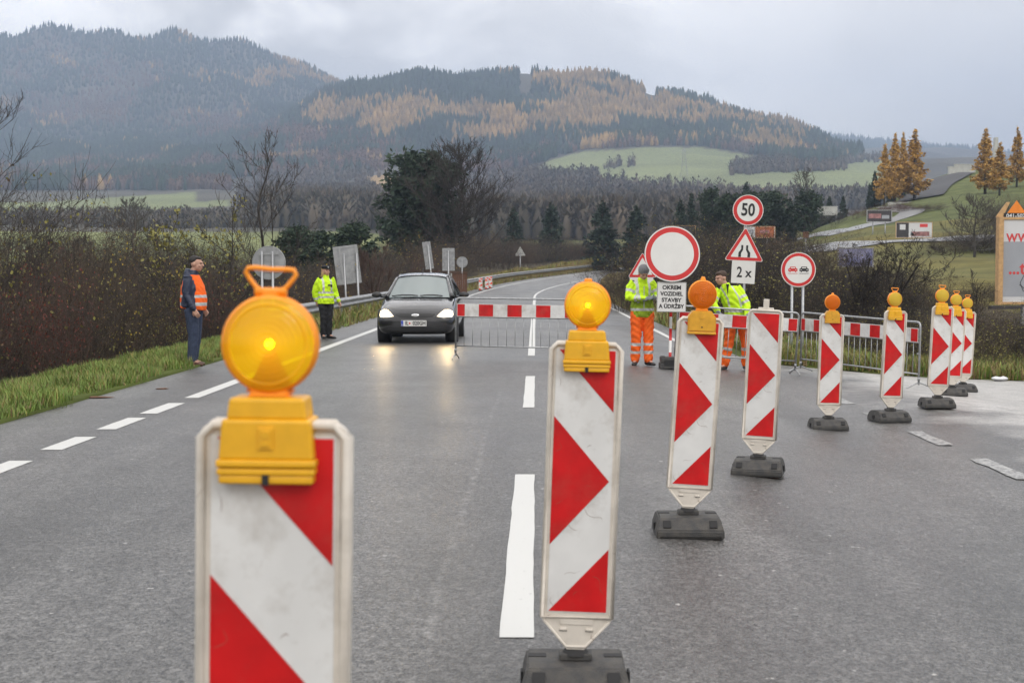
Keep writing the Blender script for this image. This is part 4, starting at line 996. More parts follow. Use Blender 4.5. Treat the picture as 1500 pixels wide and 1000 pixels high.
for (uc, s, lean, lab, yaw, knob) in PAN:
    r_ = traffic_panel(uc, s, lean, lab, knob, yaw, proto); proto = proto or r_; PANELS.append((r_, lean, yaw))
PANELS[3][0]

# ------------------------------------------------------------------ warning lamps
def lens_mat(name, col, tr, glow, rib=.13):
    m = bpy.data.materials.new(name); m.use_nodes = True; t = m.node_tree; t.nodes.clear(); n, l = t.nodes.new, t.links.new
    o = n('ShaderNodeOutputMaterial'); c = n('ShaderNodeTexCoord'); s = n('ShaderNodeSeparateXYZ'); l(c.outputs['Object'], s.inputs[0])
    # concentric ribs round the lens axis plus fine prisms, as relief only
    v = n('ShaderNodeCombineXYZ'); l(s.outputs[0], v.inputs[0]); l(s.outputs[2], v.inputs[2]); ln = n('ShaderNodeVectorMath'); ln.operation = 'LENGTH'; l(v.outputs[0], ln.inputs[0])
    q = n('ShaderNodeMath'); q.operation = 'MULTIPLY'; l(ln.outputs['Value'], q.inputs[0]); q.inputs[1].default_value = 620
    sn = n('ShaderNodeMath'); sn.operation = 'SINE'; l(q.outputs[0], sn.inputs[0]); b = n('ShaderNodeBump'); b.inputs['Strength'].default_value = rib; b.inputs['Distance'].default_value = .002; l(sn.outputs[0], b.inputs['Height'])
    df = n('ShaderNodeBsdfDiffuse'); df.inputs[0].default_value = (*col, 1); l(b.outputs[0], df.inputs['Normal'])
    tl = n('ShaderNodeBsdfTranslucent'); tl.inputs[0].default_value = (min(1, col[0] * 1.1), min(1, col[1] * 1.15), col[2], 1); l(b.outputs[0], tl.inputs['Normal'])
    tp = n('ShaderNodeBsdfTransparent'); tp.inputs[0].default_value = (1, min(1, col[1] * 1.7), col[2] * 1.5, 1)
    gl = n('ShaderNodeBsdfGlossy'); gl.inputs['Roughness'].default_value = .12; l(b.outputs[0], gl.inputs['Normal'])
    def mix(f, a, b_):
        x = n('ShaderNodeMixShader'); l(a, x.inputs[1]); l(b_, x.inputs[2])
        if isinstance(f, float): x.inputs[0].default_value = f
        else: l(f, x.inputs[0])
        return x.outputs[0]
    fr = n('ShaderNodeFresnel'); fr.inputs[0].default_value = 1.35
    sh = mix(fr.outputs[0], mix(tr, mix(.5, df.outputs[0], tl.outputs[0]), tp.outputs[0]), gl.outputs[0])
    if glow:
        e = n('ShaderNodeEmission'); e.inputs[0].default_value = (1, .42, .01, 1); e.inputs[1].default_value = glow; a = n('ShaderNodeAddShader'); l(sh, a.inputs[0]); l(e.outputs[0], a.inputs[1]); sh = a.outputs[0]
    l(sh, o.inputs[0]); return m
M['lens'] = lens_mat('amber lens', (.97, .58, .03), .50, .10)
M['lensoff'] = lens_mat('unlit yellow amber lens', (1, .70, .10), .18, 0, .4)
M['lensorange'] = lens_mat('orange lens', (1, .27, .012), .16, 0, .5)
M['lensrim'] = mat('amber rim', (.90, .30, .01), .35)
M['reflector'] = mat('lamp stalk', (.55, .17, .01), .5)
M['bulb'] = mat('lit bulb', (1, .8, .2), .5, emit=(1, .72, .05), estr=26)
LR = .0895
def lamp_parts(kind, lit):
    """origin at the top edge of the panel, facing -y"""
    zc = .145
    root = empty('warning_lamp'); h = MB()
    if kind == 'A':
        h.box((0, 0, .028), (.150, .092, .040), 0, .006, taper=.93); h.box((0, 0, -.028), (.178, .104, .075), 0, .006, taper=.93)
        h.box((0, 0, -.071), (.186, .112, .014), 0, .004); h.box((0, 0, -.086), (.182, .110, .012), 0, .003); h.box((0, 0, -.100), (.176, .106, .016), 0, .004)
        h.box((0, -.0545, -.100), (.012, .006, .02), 1, 0)
        h.box((0, -.0525, -.025), (.030, .006, .040), 0, .001); h.box((0, -.056, -.025), (.020, .003, .030), 0, .0005); h.cyl((0, -.060, -.018), (0, -.056, -.018), .007, n=12); h.cyl((0, -.060, -.034), (0, -.056, -.034), .005, n=12)
    else:
        h.prism([(-.088, -.085), (.088, -.085), (.088, .005), (.058, .045), (-.058, .045), (-.088, .005)], -.05, .05, 0, bev=.008)
        h.box((0, 0, -.092), (.182, .104, .014), 0, .004); h.cyl((0, -.053, -.055), (0, -.049, -.055), .005, n=10, mi=1); h.box((0, -.051, .005), (.03, .003, .02), 0, .001)
    h.build('housing', [M['yellow'] if kind == 'A' else M['yellow2'], M['rubberdark']], root)
    lm = {('A', True): 'lens', ('A', False): 'lensoff', ('B', True): 'lensoff', ('B', False): 'lensorange'}[(kind, lit)]
    ln = MB(); pr = [(.0005, -.046), (.02, -.0455), (.045, -.043), (.066, -.037), (.080, -.029), (.085, -.026)]
    ln.lathe(pr, 40, 0, 'y', c=(0, 0, zc)); ln.lathe([(r, -h_) for r, h_ in pr], 40, 0, 'y', c=(0, 0, zc))
    if kind == 'B':
        for q_ in (-.03, 0, .03): ln.box((q_, -.044 + abs(q_) * .12, zc - .012), (.003, .006, .075 - abs(q_)), 0, .001)
        ln.box((0, -.045, zc + .004), (.13, .004, .003), 0, .001)
    else:
        ln.lathe([(.070, -.0365), (.073, -.0375), (.076, -.0335)], 40, 0, 'y', c=(0, 0, zc))
    me = ln.build('lens', M[lm], root, recalc=True)
    me.location = (0, 0, 0)
    # recentre the relief on the lens axis
    for v in me.data.vertices: v.co.z -= zc
    me.location = (0, 0, zc)
    rm = MB(); rm.lathe([(.085, -.026), (.0895, -.022), (.0895, -.004), (.0915, -.003), (.0915, .003), (.0895, .004), (.0895, .022), (.085, .026)], 40, 0, 'y', c=(0, 0, zc))
    rm.prism([(-.040, .045), (.040, .045), (.032, zc - .078), (-.032, zc - .078)], -.022, .022, 0, bev=.004); rm.box((0, 0, zc + LR + .004), (.030, .03, .016), 0, .004)
    rm.build('lens_rim', M['lensrim'], root)
    if kind == 'A':
        st = MB(); st.prism([(-.045, .056), (.045, .056), (.005, zc - .01), (-.005, zc - .01)], -.012, .012, 0); st.build('lamp_stalk', M['reflector'], root)
    if lit:
        bb = MB(); bb.lathe([(.0001, -.008), (.006, -.005), (.008, 0), (.006, .005), (.0001, .008)], 12, 0, 'y', c=(0, -.014, zc)); bb.build('bulb', M['bulb'], root)
    if kind == 'A':
        hd = MB(); zt = zc + LR
        pts = [(-.012, 0, zt + .006), (-.028, 0, zt + .014), (-.041, 0, zt + .031), (-.0475, 0, zt + .042), (-.043, 0, zt + .049), (-.03, 0, zt + .050), (0, 0, zt + .047), (.03, 0, zt + .047), (.043, 0, zt + .046), (.0475, 0, zt + .038), (.041, 0, zt + .028), (.028, 0, zt + .013), (.012, 0, zt + .006)]
        hd.tube(pts, .0046, 10, 0, True); hd.cyl((-.03, 0, zt + .006), (.03, 0, zt + .006), .008, n=12); hd.build('handle', M['lens2'] if 'lens2' in M else M['lensrim'], root)
    else:
        kn = MB(); kn.box((0, 0, zc + LR + .012), (.026, .022, .018), 0, .006); kn.build('top_knob', M['lensrim'], root)
    return root
LAMP = {}
LAMPS = [(0, 'A', True, -.008, 'large lit amber warning lamp with wire handle on the nearest panel', 0), (1, 'A', True, .0, 'lit amber warning lamp on the second nearest panel', 1), (2, 'B', False, .003, 'unlit orange warning lamp with slope shouldered yellow case on the third panel', 2),
         (4, 'B', False, .0, 'unlit orange warning lamp on the panel before the third barrier', 4), (5, 'A', False, -.02, 'unlit yellow warning lamp with folded handle at the right end of the third barrier', 5),
         (6, 'A', False, -.02, 'unlit yellow warning lamp on the nearest panel of the right row', 6), (7, 'A', False, -.02, 'unlit yellow warning lamp on the middle panel of the right row', 7), (8, 'A', False, -.01, 'unlit yellow warning lamp on the farthest panel by the grass', 8)]
for (i, kind, lit, dx, lab, _) in LAMPS:
    root, lean, yaw = PANELS[i]; key = (kind, lit)
    L_ = LAMP[key] if key in LAMP and False else None
    if key in LAMP: o = copy_tree(LAMP[key])
    else: o = lamp_parts(kind, lit); LAMP[key] = o
    T = PZ1 - .16; lx = math.sin(R(lean)) * T + dx; v = Vector((lx * math.cos(yaw), lx * math.sin(yaw), .16 + math.cos(R(lean)) * T))
    o.location = root.location + v; o.rotation_euler = (0, R(lean * (.6 if i else .6)), yaw)
    o.scale = (.93, .93, .95)
    tag(o, lab, 'warning lamp', 'amber warning lamps clipped on the chevron panels')
    if i == 5:
        pass
# the second lamp has its grip folded down behind
for o in [c for c in SC.objects if c.parent and c.parent.get('label', '').startswith('lit amber warning lamp on the second') and c.name.startswith('handle')]: bpy.data.objects.remove(o)

# ------------------------------------------------------------------ steel barriers
def barrier(u0, u1, d0, d1, label, first=0.10, proto=None, seg=.25, start_red=True, zt=1.07, gap=.0):
    a = at(u0, HOR, d0); c = at(u1, HOR, d1); z0 = rz(a.x, a.y); z1 = rz(c.x, c.y); v = Vector((c.x - a.x, c.y - a.y, 0)); Lh = v.length
    root = empty('steel_barrier', (a.x, a.y, z0), math.atan2(v.y, v.x), label, 'barrier', 'steel pedestrian barriers with red and white boards')
    root.rotation_euler[1] = -math.atan2(z1 - z0, Lh); r = .017
    f = MB(); rc = .07
    pts = [(0, 0, .10), (0, 0, zt - rc)] + [(rc - rc * math.cos(t), 0, zt - rc + rc * math.sin(t)) for t in (R(22), R(45), R(68), R(90))] + [(Lh - rc + rc * math.sin(t), 0, zt - rc + rc * math.cos(t)) for t in (0, R(22), R(45), R(68), R(90))] + [(Lh, 0, .10)]
    f.tube(pts, r, 10); f.cyl((0, 0, .24), (Lh, 0, .24), .013); f.cyl((0, 0, zt - .11), (Lh, 0, zt - .11), .012); f.cyl((0, 0, zt - .325), (Lh, 0, zt - .325), .012)
    for x in (0, Lh): f.cyl((x, -.02, zt - .5), (x, -.05, zt - .5), .012); f.cyl((x, 0, .14), (x, 0, .19), .022)
    f.build('frame', M['galv'], root)
    n = int(Lh / .145); bar = None
    for i in range(1, n):
        if bar is None: q = MB(); q.cyl((0, 0, .24), (0, 0, zt - .325), .0055, n=6); bar = q.build('bar', M['galv'], root); o = bar
        else: o = bar.copy(); COL.objects.link(o); o.parent = root
        o.location = (Lh * i / n, 0, 0)
    for x in (0, Lh):
        q = MB(); q.tube([(x, -.26, .012), (x, -.24, .03), (x, -.03, .10), (x, .03, .10), (x, .24, .03), (x, .26, .012)], .012, 8); q.cyl((x, 0, .07), (x, 0, .16), .015); q.build('foot', M['galv'], root)
    b = MB(); x = .03; zb0, zb1 = zt - .315, zt - .105; w_ = first; red = start_red
    b.box(((Lh) / 2, -.022, (zb0 + zb1) / 2), (Lh - .04, .006, zb1 - zb0 + .012), 0)
    while x < Lh - .04:
        x2 = min(x + w_, Lh - .03)
        if red: b.box(((x + x2) / 2, -.0265, (zb0 + zb1) / 2), (x2 - x, .002, zb1 - zb0 - .006), 1)
        x = x2; w_ = seg; red = not red
    b.build('warning_board', [M['white'], M['red']], root); return root
barrier(667, 868, F / 84.5, F / 86, 'steel barrier in front of the car, its white board with red blocks', .13)
barrier(988, 1166, F / 86, F / 85, 'steel barrier held by the leaning worker in yellow jacket', .18, gap=.1)
barrier(1174, 1348, F / 82, F / 92, 'steel barrier standing askew between the right chevron panels', .10)

# ------------------------------------------------------------------ signs
def disc(b, c, r, t, mi, n=48, y0=None):
    b.cyl((c[0], c[1], c[2]), (c[0], c[1] + t, c[2]), r, n=n, mi=mi, sm=False)
def ring_sign(b, z, r, rim=.0, red=.14):
    """white edge, red ring, white field; mats 0 white 1 red 2 back"""
    b.cyl((0, 0, z), (0, .012, z), r, n=56, mi=0, sm=False); b.cyl((0, .013, z), (0, .016, z), r * .99, n=56, mi=2)
    b.cyl((0, -.002, z), (0, .004, z), r * .955, n=56, mi=1, sm=False); b.cyl((0, -.004, z), (0, .006, z), r * (.955 - red * 1.35), n=56, mi=0, sm=False)
def tri_pts(s, cz, rc=.04, n=5):
    """rounded upward triangle of side s about (0, cz)"""
    hgt_ = s * math.sqrt(3) / 2; V3 = [(-s / 2, cz - hgt_ / 3), (s / 2, cz - hgt_ / 3), (0, cz + hgt_ * 2 / 3)]; out = []
    for i in range(3):
        p = Vector(V3[i]); a = (Vector(V3[i - 1]) - p).normalized(); b = (Vector(V3[(i + 1) % 3]) - p).normalized(); bis = (a + b).normalized(); c = p + bis * rc * 2
        a0 = math.atan2(*(-(a.orthogonal()) if False else (p + a * rc * 1.732 - c)).yx); a1 = math.atan2(*(p + b * rc * 1.732 - c).yx)
        da = (a1 - a0 + math.pi) % (2 * math.pi) - math.pi
        for k in range(n + 1): t = a0 + da * k / n; out.append((c.x + rc * math.cos(t), c.y + rc * math.sin(t)))
    return out
BASEM = None
def sign_root(name, u, s, label, cat='road sign', yaw=0.0, lean=0.0, z=None):
    d = F / s; p = at(u, HOR, d); zz = z if z is not None else (rz(p.x, p.y) if abs(p.x) < 4.2 else gz(p.x, p.y))
    return empty(name, (p.x, p.y, zz), yaw, label, cat), d, zz
# no-vehicles sign on its striped pole
s = 87.0; root, d, z0 = sign_root('prohibition_sign', 982, s, 'big round white sign with red ring over a text plate on a striped pole')
Z = lambda v: at(982, v, d).z - z0
b = MB(); ring_sign(b, 0, 40.5 / s, red=.13); o = b.build('sign_disc', [M['signwhite'], M['redw'], M['signback']], root); o.location = (2.0 / s, -.078, Z(372)); o.rotation_euler = (R(-3), 0, R(2))
pl = MB(); w_, h_ = 43 / s, 44 / s; zc = Z(435); pp = [(x, z) for x, z in rounded(w_, -h_ / 2, h_ / 2, .02)]
pp = [(-w_ / 2 + .015, -h_ / 2), (w_ / 2 - .015, -h_ / 2), (w_ / 2, -h_ / 2 + .015)] + pp[2:] + [(-w_ / 2, -h_ / 2 + .015)]
pl.prism(pp, -.006, .006, 0)
rimp = [(x * .975, z * .975) for x, z in pp]; pl.tube([(x, -.007, z) for x, z in rimp], .0032, 6, 1, True)
for i, tx in enumerate(('OKREM', 'VOZIDIEL', 'STAVBY', 'A ÚDRŽBY')): pl.text(tx, .094, (0, -.009, .158 - i * .105), 1, .0030, sx=.92 if len(tx) > 6 else 1.0)
o = pl.build('text_plate', [M['signwhite'], M['black']], root, (1.5 / s, -.05, zc), recalc=False); o.rotation_euler = (0, R(1), 0)
po = MB(); z = .08; red = True; top = Z(335)
while z < top: po.cyl((0, 0, z), (0, 0, min(z + .2, top)), .024, n=14, mi=1 if red else 0, cap=True); z += .2; red = not red
o = po.build('pole', [M['signwhite'], M['redw']], root); o.rotation_euler = (0, R(.8), 0)
bb = MB()
for k in range(2): bb.box((.02, -.02, .06 + k * .1), (.40 - .03 * k, .30 - .03 * k, .095), 0, .012)
bb.box((.02, -.172, .11), (.26, .004, .10), 1, 0); bb.box((-.12, -.02, .212), (.06, .2, .01), 1); bb.box((.16, -.02, .212), (.06, .2, .01), 1)
bb.build('base_block', [M['rubber'], M['rubberdark']], root)
# 50 over road narrows over 2 x
s = 63.0; root, d, z0 = sign_root('speed_limit_sign', 1090, s, 'post with 50 speed limit disc, road narrows triangle and 2 x plate')
Z = lambda v: at(1090, v, d).z - z0
b = MB(); ring_sign(b, 0, 22.3 / s, red=.17); b.text('50', .40, (-.002, -.008, -.004), 3, .010, sx=.80); o = b.build('speed_disc', [M['signwhite'], M['redw'], M['signback'], M['black']], root, (4.6 / s, -.06, Z(308)), recalc=False)
o.rotation_euler = (0, R(3), 0)
b = MB(); sd = 57.5 / s; b.prism(tri_pts(sd, 0, .035), 0, .012, 0); b.prism(tri_pts(sd * .96, 0, .032), -.002, .002, 1); b.prism(tri_pts(sd * .69, 0, .012), -.004, .002, 0); b.prism(tri_pts(sd * .98, 0, .034), .013, .016, 3)
for sx in (-1, 1):
    k = sd; left = [(sx * .115 * k, -.185 * k), (sx * .115 * k, -.06 * k), (sx * .058 * k, .02 * k), (sx * .058 * k, .115 * k), (sx * .125 * k * .95, .115 * k)]
    pth = [(.150, -.175), (.150, -.060), (.088, .025), (.088, .13), (.036, .13), (.036, .010), (.082, -.075), (.082, -.175)]
    b.prism([(sx * x * k, (z - .02) * k) for x, z in pth], -.006, -.003, 2)
o = b.build('warning_triangle', [M['signwhite'], M['redw'], M['black'], M['signback']], root, (0, -.04, Z(365.5)), recalc=True); o.rotation_euler = (0, R(3), 0)
b = MB(); b.prism(rounded(34.5 / s, -16.5 / s, 16.5 / s, .03), 0, .01, 0); b.prism(rounded(33.5 / s, -16 / s, 16 / s, .03), .011, .014, 2)
b.text('2', .34, (-.09, -.003, -.015), 1, .006, sx=.78); b.text('x', .30, (.12, -.003, -.02), 1, .006, sx=.9)
o = b.build('count_plate', [M['signwhite'], M['black'], M['signback']], root, (-1.5 / s, -.04, Z(398.5)), recalc=False); o.rotation_euler = (0, R(3), 0)
b = MB(); b.cyl((-.03, 0, -1.2), (.03, .0, Z(300)), .03); b.build('pole', M['galv'], root)
# no overtaking
s = 73.0; root, d, z0 = sign_root('no_overtaking_sign', 1169, s, 'round no overtaking sign with red and black car on two posts')
Z = lambda v: at(1169, v, d).z - z0
b = MB(); rr = 25.3 / s; ring_sign(b, 0, rr, red=.13)
car = [(-.085, -.03), (-.085, .018), (-.062, .026), (-.048, .058), (.048, .058), (.062, .026), (.085, .018), (.085, -.03), (.06, -.03), (.06, -.048), (.042, -.048), (.042, -.03), (-.042, -.03), (-.042, -.048), (-.06, -.048), (-.06, -.03)]
for cx, mi in ((-.112, 1), (.112, 3)):
    b.prism([(cx + x * 1.08, z * 1.05) for x, z in car], -.007, -.005, mi); b.box((cx, -.008, .037), (.082, .002, .02), 0)
    for sx in (-1, 1): b.box((cx + sx * .06, -.008, .0), (.024, .002, .012), 0)
    b.box((cx, -.0075, -.075), (.19, .002, .008), mi)
b.build('sign_disc', [M['signwhite'], M['redw'], M['signback'], M['black']], root, (0, -.04, Z(395)), recalc=True)
for x in (-8.5, 7.5):
    b = MB(); b.cyl((x / s, 0, -1.2), (x / s, 0, Z(378)), .026); b.build('pole', M['galv'], root)
# small construction-side triangle half hidden behind the worker
s = 46.0; root, d, z0 = sign_root('warning_sign', 941, s, 'small red bordered warning triangle with plate behind the worker with grey cap')
Z = lambda v: at(941, v, d).z - z0
b = MB(); sd = .92; b.prism(tri_pts(sd, 0, .035), 0, .012, 0); b.prism(tri_pts(sd * .96, 0, .032), -.002, .002, 1); b.prism(tri_pts(sd * .69, 0, .012), -.004, .002, 0)
for sx in (-1, 1): b.prism([(sx * .14 * sd, -.20 * sd), (sx * .14 * sd, -.06 * sd), (sx * .08 * sd, .02 * sd), (sx * .08 * sd, .12 * sd), (sx * .03 * sd, .12 * sd), (sx * .03 * sd, 0), (sx * .075 * sd, -.08 * sd), (sx * .075 * sd, -.20 * sd)], -.006, -.003, 2)
b.build('warning_triangle', [M['signwhite'], M['redw'], M['black']], root, (0, -.04, Z(394)))
b = MB(); b.prism(rounded(.75, -.28, .28, .02), 0, .01, 0); b.text('T  km', .3, (-.1, -.003, 0), 1, .005, sx=.7); b.build('text_plate', [M['signwhite'], M['black']], root, (-.03, -.04, Z(416)), recalc=False)
b = MB(); b.cyl((0, 0, -.9), (0, 0, Z(385)), .03); b.build('pole', M['galv'], root)
# sign backs on the left (they face the other way)
def back_disc(u, v, dia, s, label, poles, gd=1.6):
    root, d, z0 = sign_root('sign_back', u, s, label); zz = at(u, v, d).z - z0; b = MB(); r = dia / 2 / s
    b.cyl((0, 0, 0), (0, .004, 0), r, n=48, mi=0); b.lathe([(r - .006, -.014), (r + .004, -.014), (r + .004, .006)], 48, 1, 'y')
    for dz in (.52, -.52): b.box((0, -.014, dz * r), (r * 1.15, .02, .035), 1)
    b.build('sign_plate', [M['signback'], M['galv']], root, (0, 0, zz))
    for x in poles:
        b = MB(); b.cyl((x, -.04, -gd), (x, -.04, zz + r * .7), .03); b.build('pole', M['galv'], root)
back_disc(394, 385, 49, 60, 'grey back of a round sign on two posts above the left lamp', (-.16, .10))
root, d, z0 = sign_root('sign_back', 512, 42, 'tilted grey back of a rectangular sign behind the police officer'); zz = at(512, 388, d).z - z0
b = MB(); b.box((0, 0, 0), (.86, .02, 1.34), 0, .004)
for x in (-.2, .36): b.box((x, -.02, 0), (.06, .03, 1.34), 1)
for z in (-.62, .62): b.box((0, -.016, z), (.84, .02, .04), 1)
o = b.build('sign_plate', [M['signback'], M['galv']], root, (-.08, 0, zz)); o.rotation_euler = (0, R(-7), R(8))
for x in (-.14, .30):
    b = MB(); b.cyl((x + .1, -.03, -1.5), (x - .05, -.03, zz + .4), .035); b.build('pole', M['galv'], root)
def back_plate(u, v, w_, h_, s, tilt, label, grid=3):
    root, d, z0 = sign_root('sign_back', u, s, label); zz = at(u, v, d).z - z0; b = MB(); W, H = w_ / s, h_ / s
    b.box((0, 0, 0), (W, .03, H), 0)
    for k in range(grid): b.box((0, -.03, -H / 2 + H * (k + .5) / grid), (W, .03, .05), 1)
    b.box((0, -.035, 0), (.07, .03, H * 1.02), 1)
    o = b.build('sign_plate', [M['signback'], M['rail']], root, (0, 0, zz)); o.rotation_euler = (0, R(tilt), 0)
    b = MB(); b.cyl((-math.tan(R(tilt)) * (zz + 1) * 1.0, -.05, -1.4), (0, -.05, zz + H * .4), .045); b.build('pole', M['galv'], root)
back_plate(627, 374, 12, 40, 24, -8, 'narrow leaning sign back left of the taller grid-backed sign')
back_plate(657, 380, 18, 33, 24, 0, 'upright rectangular sign back with grid frame above the car roof')
back_disc(677, 384, 16, 22, 'far round sign back above the brown timber box', (0,))
root, d, z0 = sign_root('warning_sign', 762, 14, 'far triangular sign back beyond the bend'); zz = at(762, 370, d).z - z0
b = MB(); b.prism(tri_pts(1.15, 0, .05), 0, .02, 0); b.box((0, -.02, -.15), (.6, .02, .05), 1); b.build('sign_plate', [M['concrete'], M['rail']], root, (0, 0, zz)); b = MB(); b.cyl((0, -.04, -.6), (0, -.04, zz), .045); b.build('pole', M['galv'], root)
# timber box by the lay-by
p = at(673, HOR, 90); z = rz(float(road_c(p.y)) - 5.3, p.y); root = empty('timber_box', (p.x, p.y, z - .1), R(12), 'brown timber slatted box enclosure behind the car on the left roadside', 'timber box')
b = MB(); W, H = .92, 1.25
for i in range(7): b.box((-W / 2 + W * (i + .5) / 7, 0, .15 + H / 2), (W / 7 - .012, .03, H), 0)
for i in range(6): b.box((W / 2 + .02, .08 + i * .14, .15 + H / 2), (.03, .125, H), 0)
b.box((0, -.02, .3), (W, .03, .08), 0); b.build('slats', M['oldwood'], root); b = MB(); b.box((-W / 2 - .06, 0, .65), (.08, .08, 1.5), 0); b.build('corner_post', M['concrete'], root)
b = MB(); b.box((0, .4, 1.46), (W + .12, 1.0, .05), 0); b.build('lid', M['oldwood'], root)
# three far striped posts
pr = None
for u_, v_, s_, lab in ((704, 431, 21, 'nearest of three small red and white striped markers beyond the car'), (713, 428.5, 20.2, 'middle of three small red and white striped markers beyond the car'), (718.5, 427, 19.6, 'farthest of three small red and white striped markers beyond the car')):
    p = at(u_, HOR, F / s_); z = rz(p.x, p.y)
    if pr is None:
        root = empty('striped_marker'); b = MB(); b.box((0, 0, .03), (.3, .3, .06), 0); b.build('foot', M['rubber'], root)
        b = MB(); b.box((0, 0, .48), (.26, .03, .86), 0, .004)
        for k in range(3): b.prism([(-.12, .80 - k * .29), (.12, .62 - k * .29), (-.12, .44 + .16 - k * .29)] if k % 2 == 0 else [(.12, .80 - k * .29), (-.12, .62 - k * .29), (.12, .60 - k * .29)], -.018, -.016, 1)
        b.prism([(-.12, .88), (.12, .88), (.12, .74)], -.018, -.016, 1); b.build('striped_board', [M['white'], mat('faded orange red', (.75, .09, .04), .5)], root); pr = root
    else: root = copy_tree(pr)
    root.location = (p.x, p.y, z); root.rotation_euler = (0, 0, 0); tag(root, lab, 'marker post', 'small striped markers beyond the car')

# ------------------------------------------------------------------ billboards
def billboard(u, vt, vb, wpx, d, label, draw, legs=2, frame='wood', yaw=0.0, name='billboard'):
    s = F / d; p = at(u, HOR, d); g = gz(p.x, p.y); zc = at(u, (vt + vb) / 2, d).z; W, H = wpx / s, (vb - vt) / s
    root = empty(name, (p.x, p.y, g), yaw, label, 'billboard'); b = MB(); t = max(.04, H * .03)
    for sx in (-1, 1): b.box((sx * (W / 2 + t / 2), 0, zc - g), (t, .12, H + 2 * t), 0)
    b.box((0, 0, zc - g + H / 2 + t / 2), (W, .12, t), 0); b.box((0, 0, zc - g - H / 2 - t / 2), (W, .12, t), 0); b.build('frame', M[frame], root)
    q = MB(); q.box((0, 0, 0), (W, .05, H), 0); draw(q, W, H)
    return root, q, W, H, zc - g
def fin(root, q, zc, mats, W, H, n=2, gr=0):
    q.build('poster', mats, root, (0, 0, zc), recalc=False)
    for i in range(n):
        x = -W / 2 + W * (i + .5) / n; b = MB(); b.cyl((x, .06, -.8), (x, .06, zc - H / 2), .06); b.build('leg', M['rail'], root)
M['poster'] = mat('poster white', (.62, .63, .65), .5, noise=.05, nscale=2); M['postergrey'] = mat('poster grey', (.34, .36, .40), .5, noise=.1, nscale=1.5); M['posterred'] = mat('poster red print', (.60, .05, .05), .5)
M['posterdark'] = mat('poster dark print', (.05, .045, .05), .5, noise=.4, nscale=2); M['posterpink'] = mat('poster pink print', (.42, .20, .20), .5, noise=.5, nscale=3); M['posterblue'] = mat('poster blue print', (.09, .10, .24), .5, col2=(.28, .28, .40), nscale=1.4); M['posterorange'] = mat('poster orange print', (.45, .13, .04), .5, noise=.4, nscale=3)
M['orangesheet'] = mat('orange sheet metal', (.85, .25, .02), .5, noise=.1); M['green'] = mat('printed green', (.12, .25, .04), .6)
def none_(q, W, H): pass
# big billboard at the right edge
root, q, W, H, zc = billboard(1532, 322, 442, 126, 41, 'large white billboard in a timber frame cut by the right frame edge', none_)
s = F / 41
q.box((0, -.027, H / 2 - .0), (W, .004, .02), 0)
q.box((0, -.0275, -.24), (W - .02, .003, H - .78), 4)
q.text('www.', .52, (-W / 2 + .08, -.031, H / 2 - .48), 1, .004, sx=.88, align='LEFT'); q.text('...tá', .52, (-W / 2 + .16, -.032, -.22), 1, .012, sx=.95, align='LEFT'); q.text('V', .56, (-W / 2 + .68, -.032, -.62), 1, .012, align='LEFT')
q.tube([(-W / 2 + .6, -.035, -H / 2 + .3), (-W / 2 + .5, -.035, -H / 2 + .55), (-W / 2 + .62, -.035, -H / 2 + .8)], .008, 5, 2); q.tube([(-W / 2 + .48, -.035, -H / 2 + .5), (-W / 2 + .68, -.035, -H / 2 + .35), (-W / 2 + .75, -.035, -H / 2 + .5)], .008, 5, 2)
q.box((0, -.02, H / 2 + .11), (W, .06, .15), 2); q.text('041-50210', .15, (-W / 2 + .06, -.055, H / 2 + .105), 0, .004, sx=1.1, align='LEFT')
q.prism([(-W / 2 + .10, H / 2 + .19), (-W / 2 + .62, H / 2 + .19), (-W / 2 + .36, H / 2 + .55)], -.04, -.02, 3)
fin(root, q, zc, [M['poster'], M['posterred'], M['black'], M['orangesheet'], M['postergrey']], W, H, 2)
b = MB(); b.box((-W / 2 - .10, .0, zc), (.12, .3, H + .16), 0); b.prism([(-W / 2 - .22, zc + H / 2 + .08), (-W / 2 - .02, zc + H / 2 + .08), (-W / 2 + .18, zc + H / 2 + .5), (-W / 2 + .08, zc + H / 2 + .5)], -.02, .02, 0); b.box((-W / 2 + .1, 0, zc - H / 2 - .16), (.9, .3, .10), 1); b.build('side_board', [M['wood'], M['posterdark']], root)
def d1(q, W, H): q.box((-W / 2 + W * .18, -.03, 0), (W * .34, .01, H * .96), 1); q.box((-W / 2 + W * .18, -.037, H * .2), (W * .16, .004, H * .35), 0); q.box((W * .18, -.03, -H * .25), (W * .5, .01, H * .3), 2); q.box((W * .27, -.03, H * .3), (W * .22, .01, H * .22), 3); q.prism([(-W * .12, -H * .35), (W * .02, -H * .35), (-W * .08, -H * .05)], -.035, -.03, 4)
root, q, W, H, zc = billboard(1338, 326, 348, 52, 128, 'white and dark poster billboard with red print on the hillside', d1); fin(root, q, zc, [M['poster'], M['posterdark'], M['posterpink'], M['posterred'], M['postergrey']], W, H)
def d2(q, W, H): q.box((0, -.03, 0), (W * .97, .01, H * .94), 1); q.box((-W * .18, -.037, 0), (W * .5, .004, H * .4), 2); q.box((W * .25, -.037, -.1), (W * .3, .004, H * .3), 3)
root, q, W, H, zc = billboard(1287, 308, 325, 36, 160, 'dark billboard with pinkish poster upper on the hillside', d2, frame='rail'); fin(root, q, zc, [M['poster'], M['posterdark'], M['posterpink'], M['postergrey']], W, H)
def d3(q, W, H): q.box((W * .17, -.03, 0), (W * .62, .01, H * .96), 1); q.box((W * .17, -.037, .05), (W * .3, .004, H * .3), 2); q.box((-W * .3, -.037, .0), (W * .2, .004, H * .4), 3)
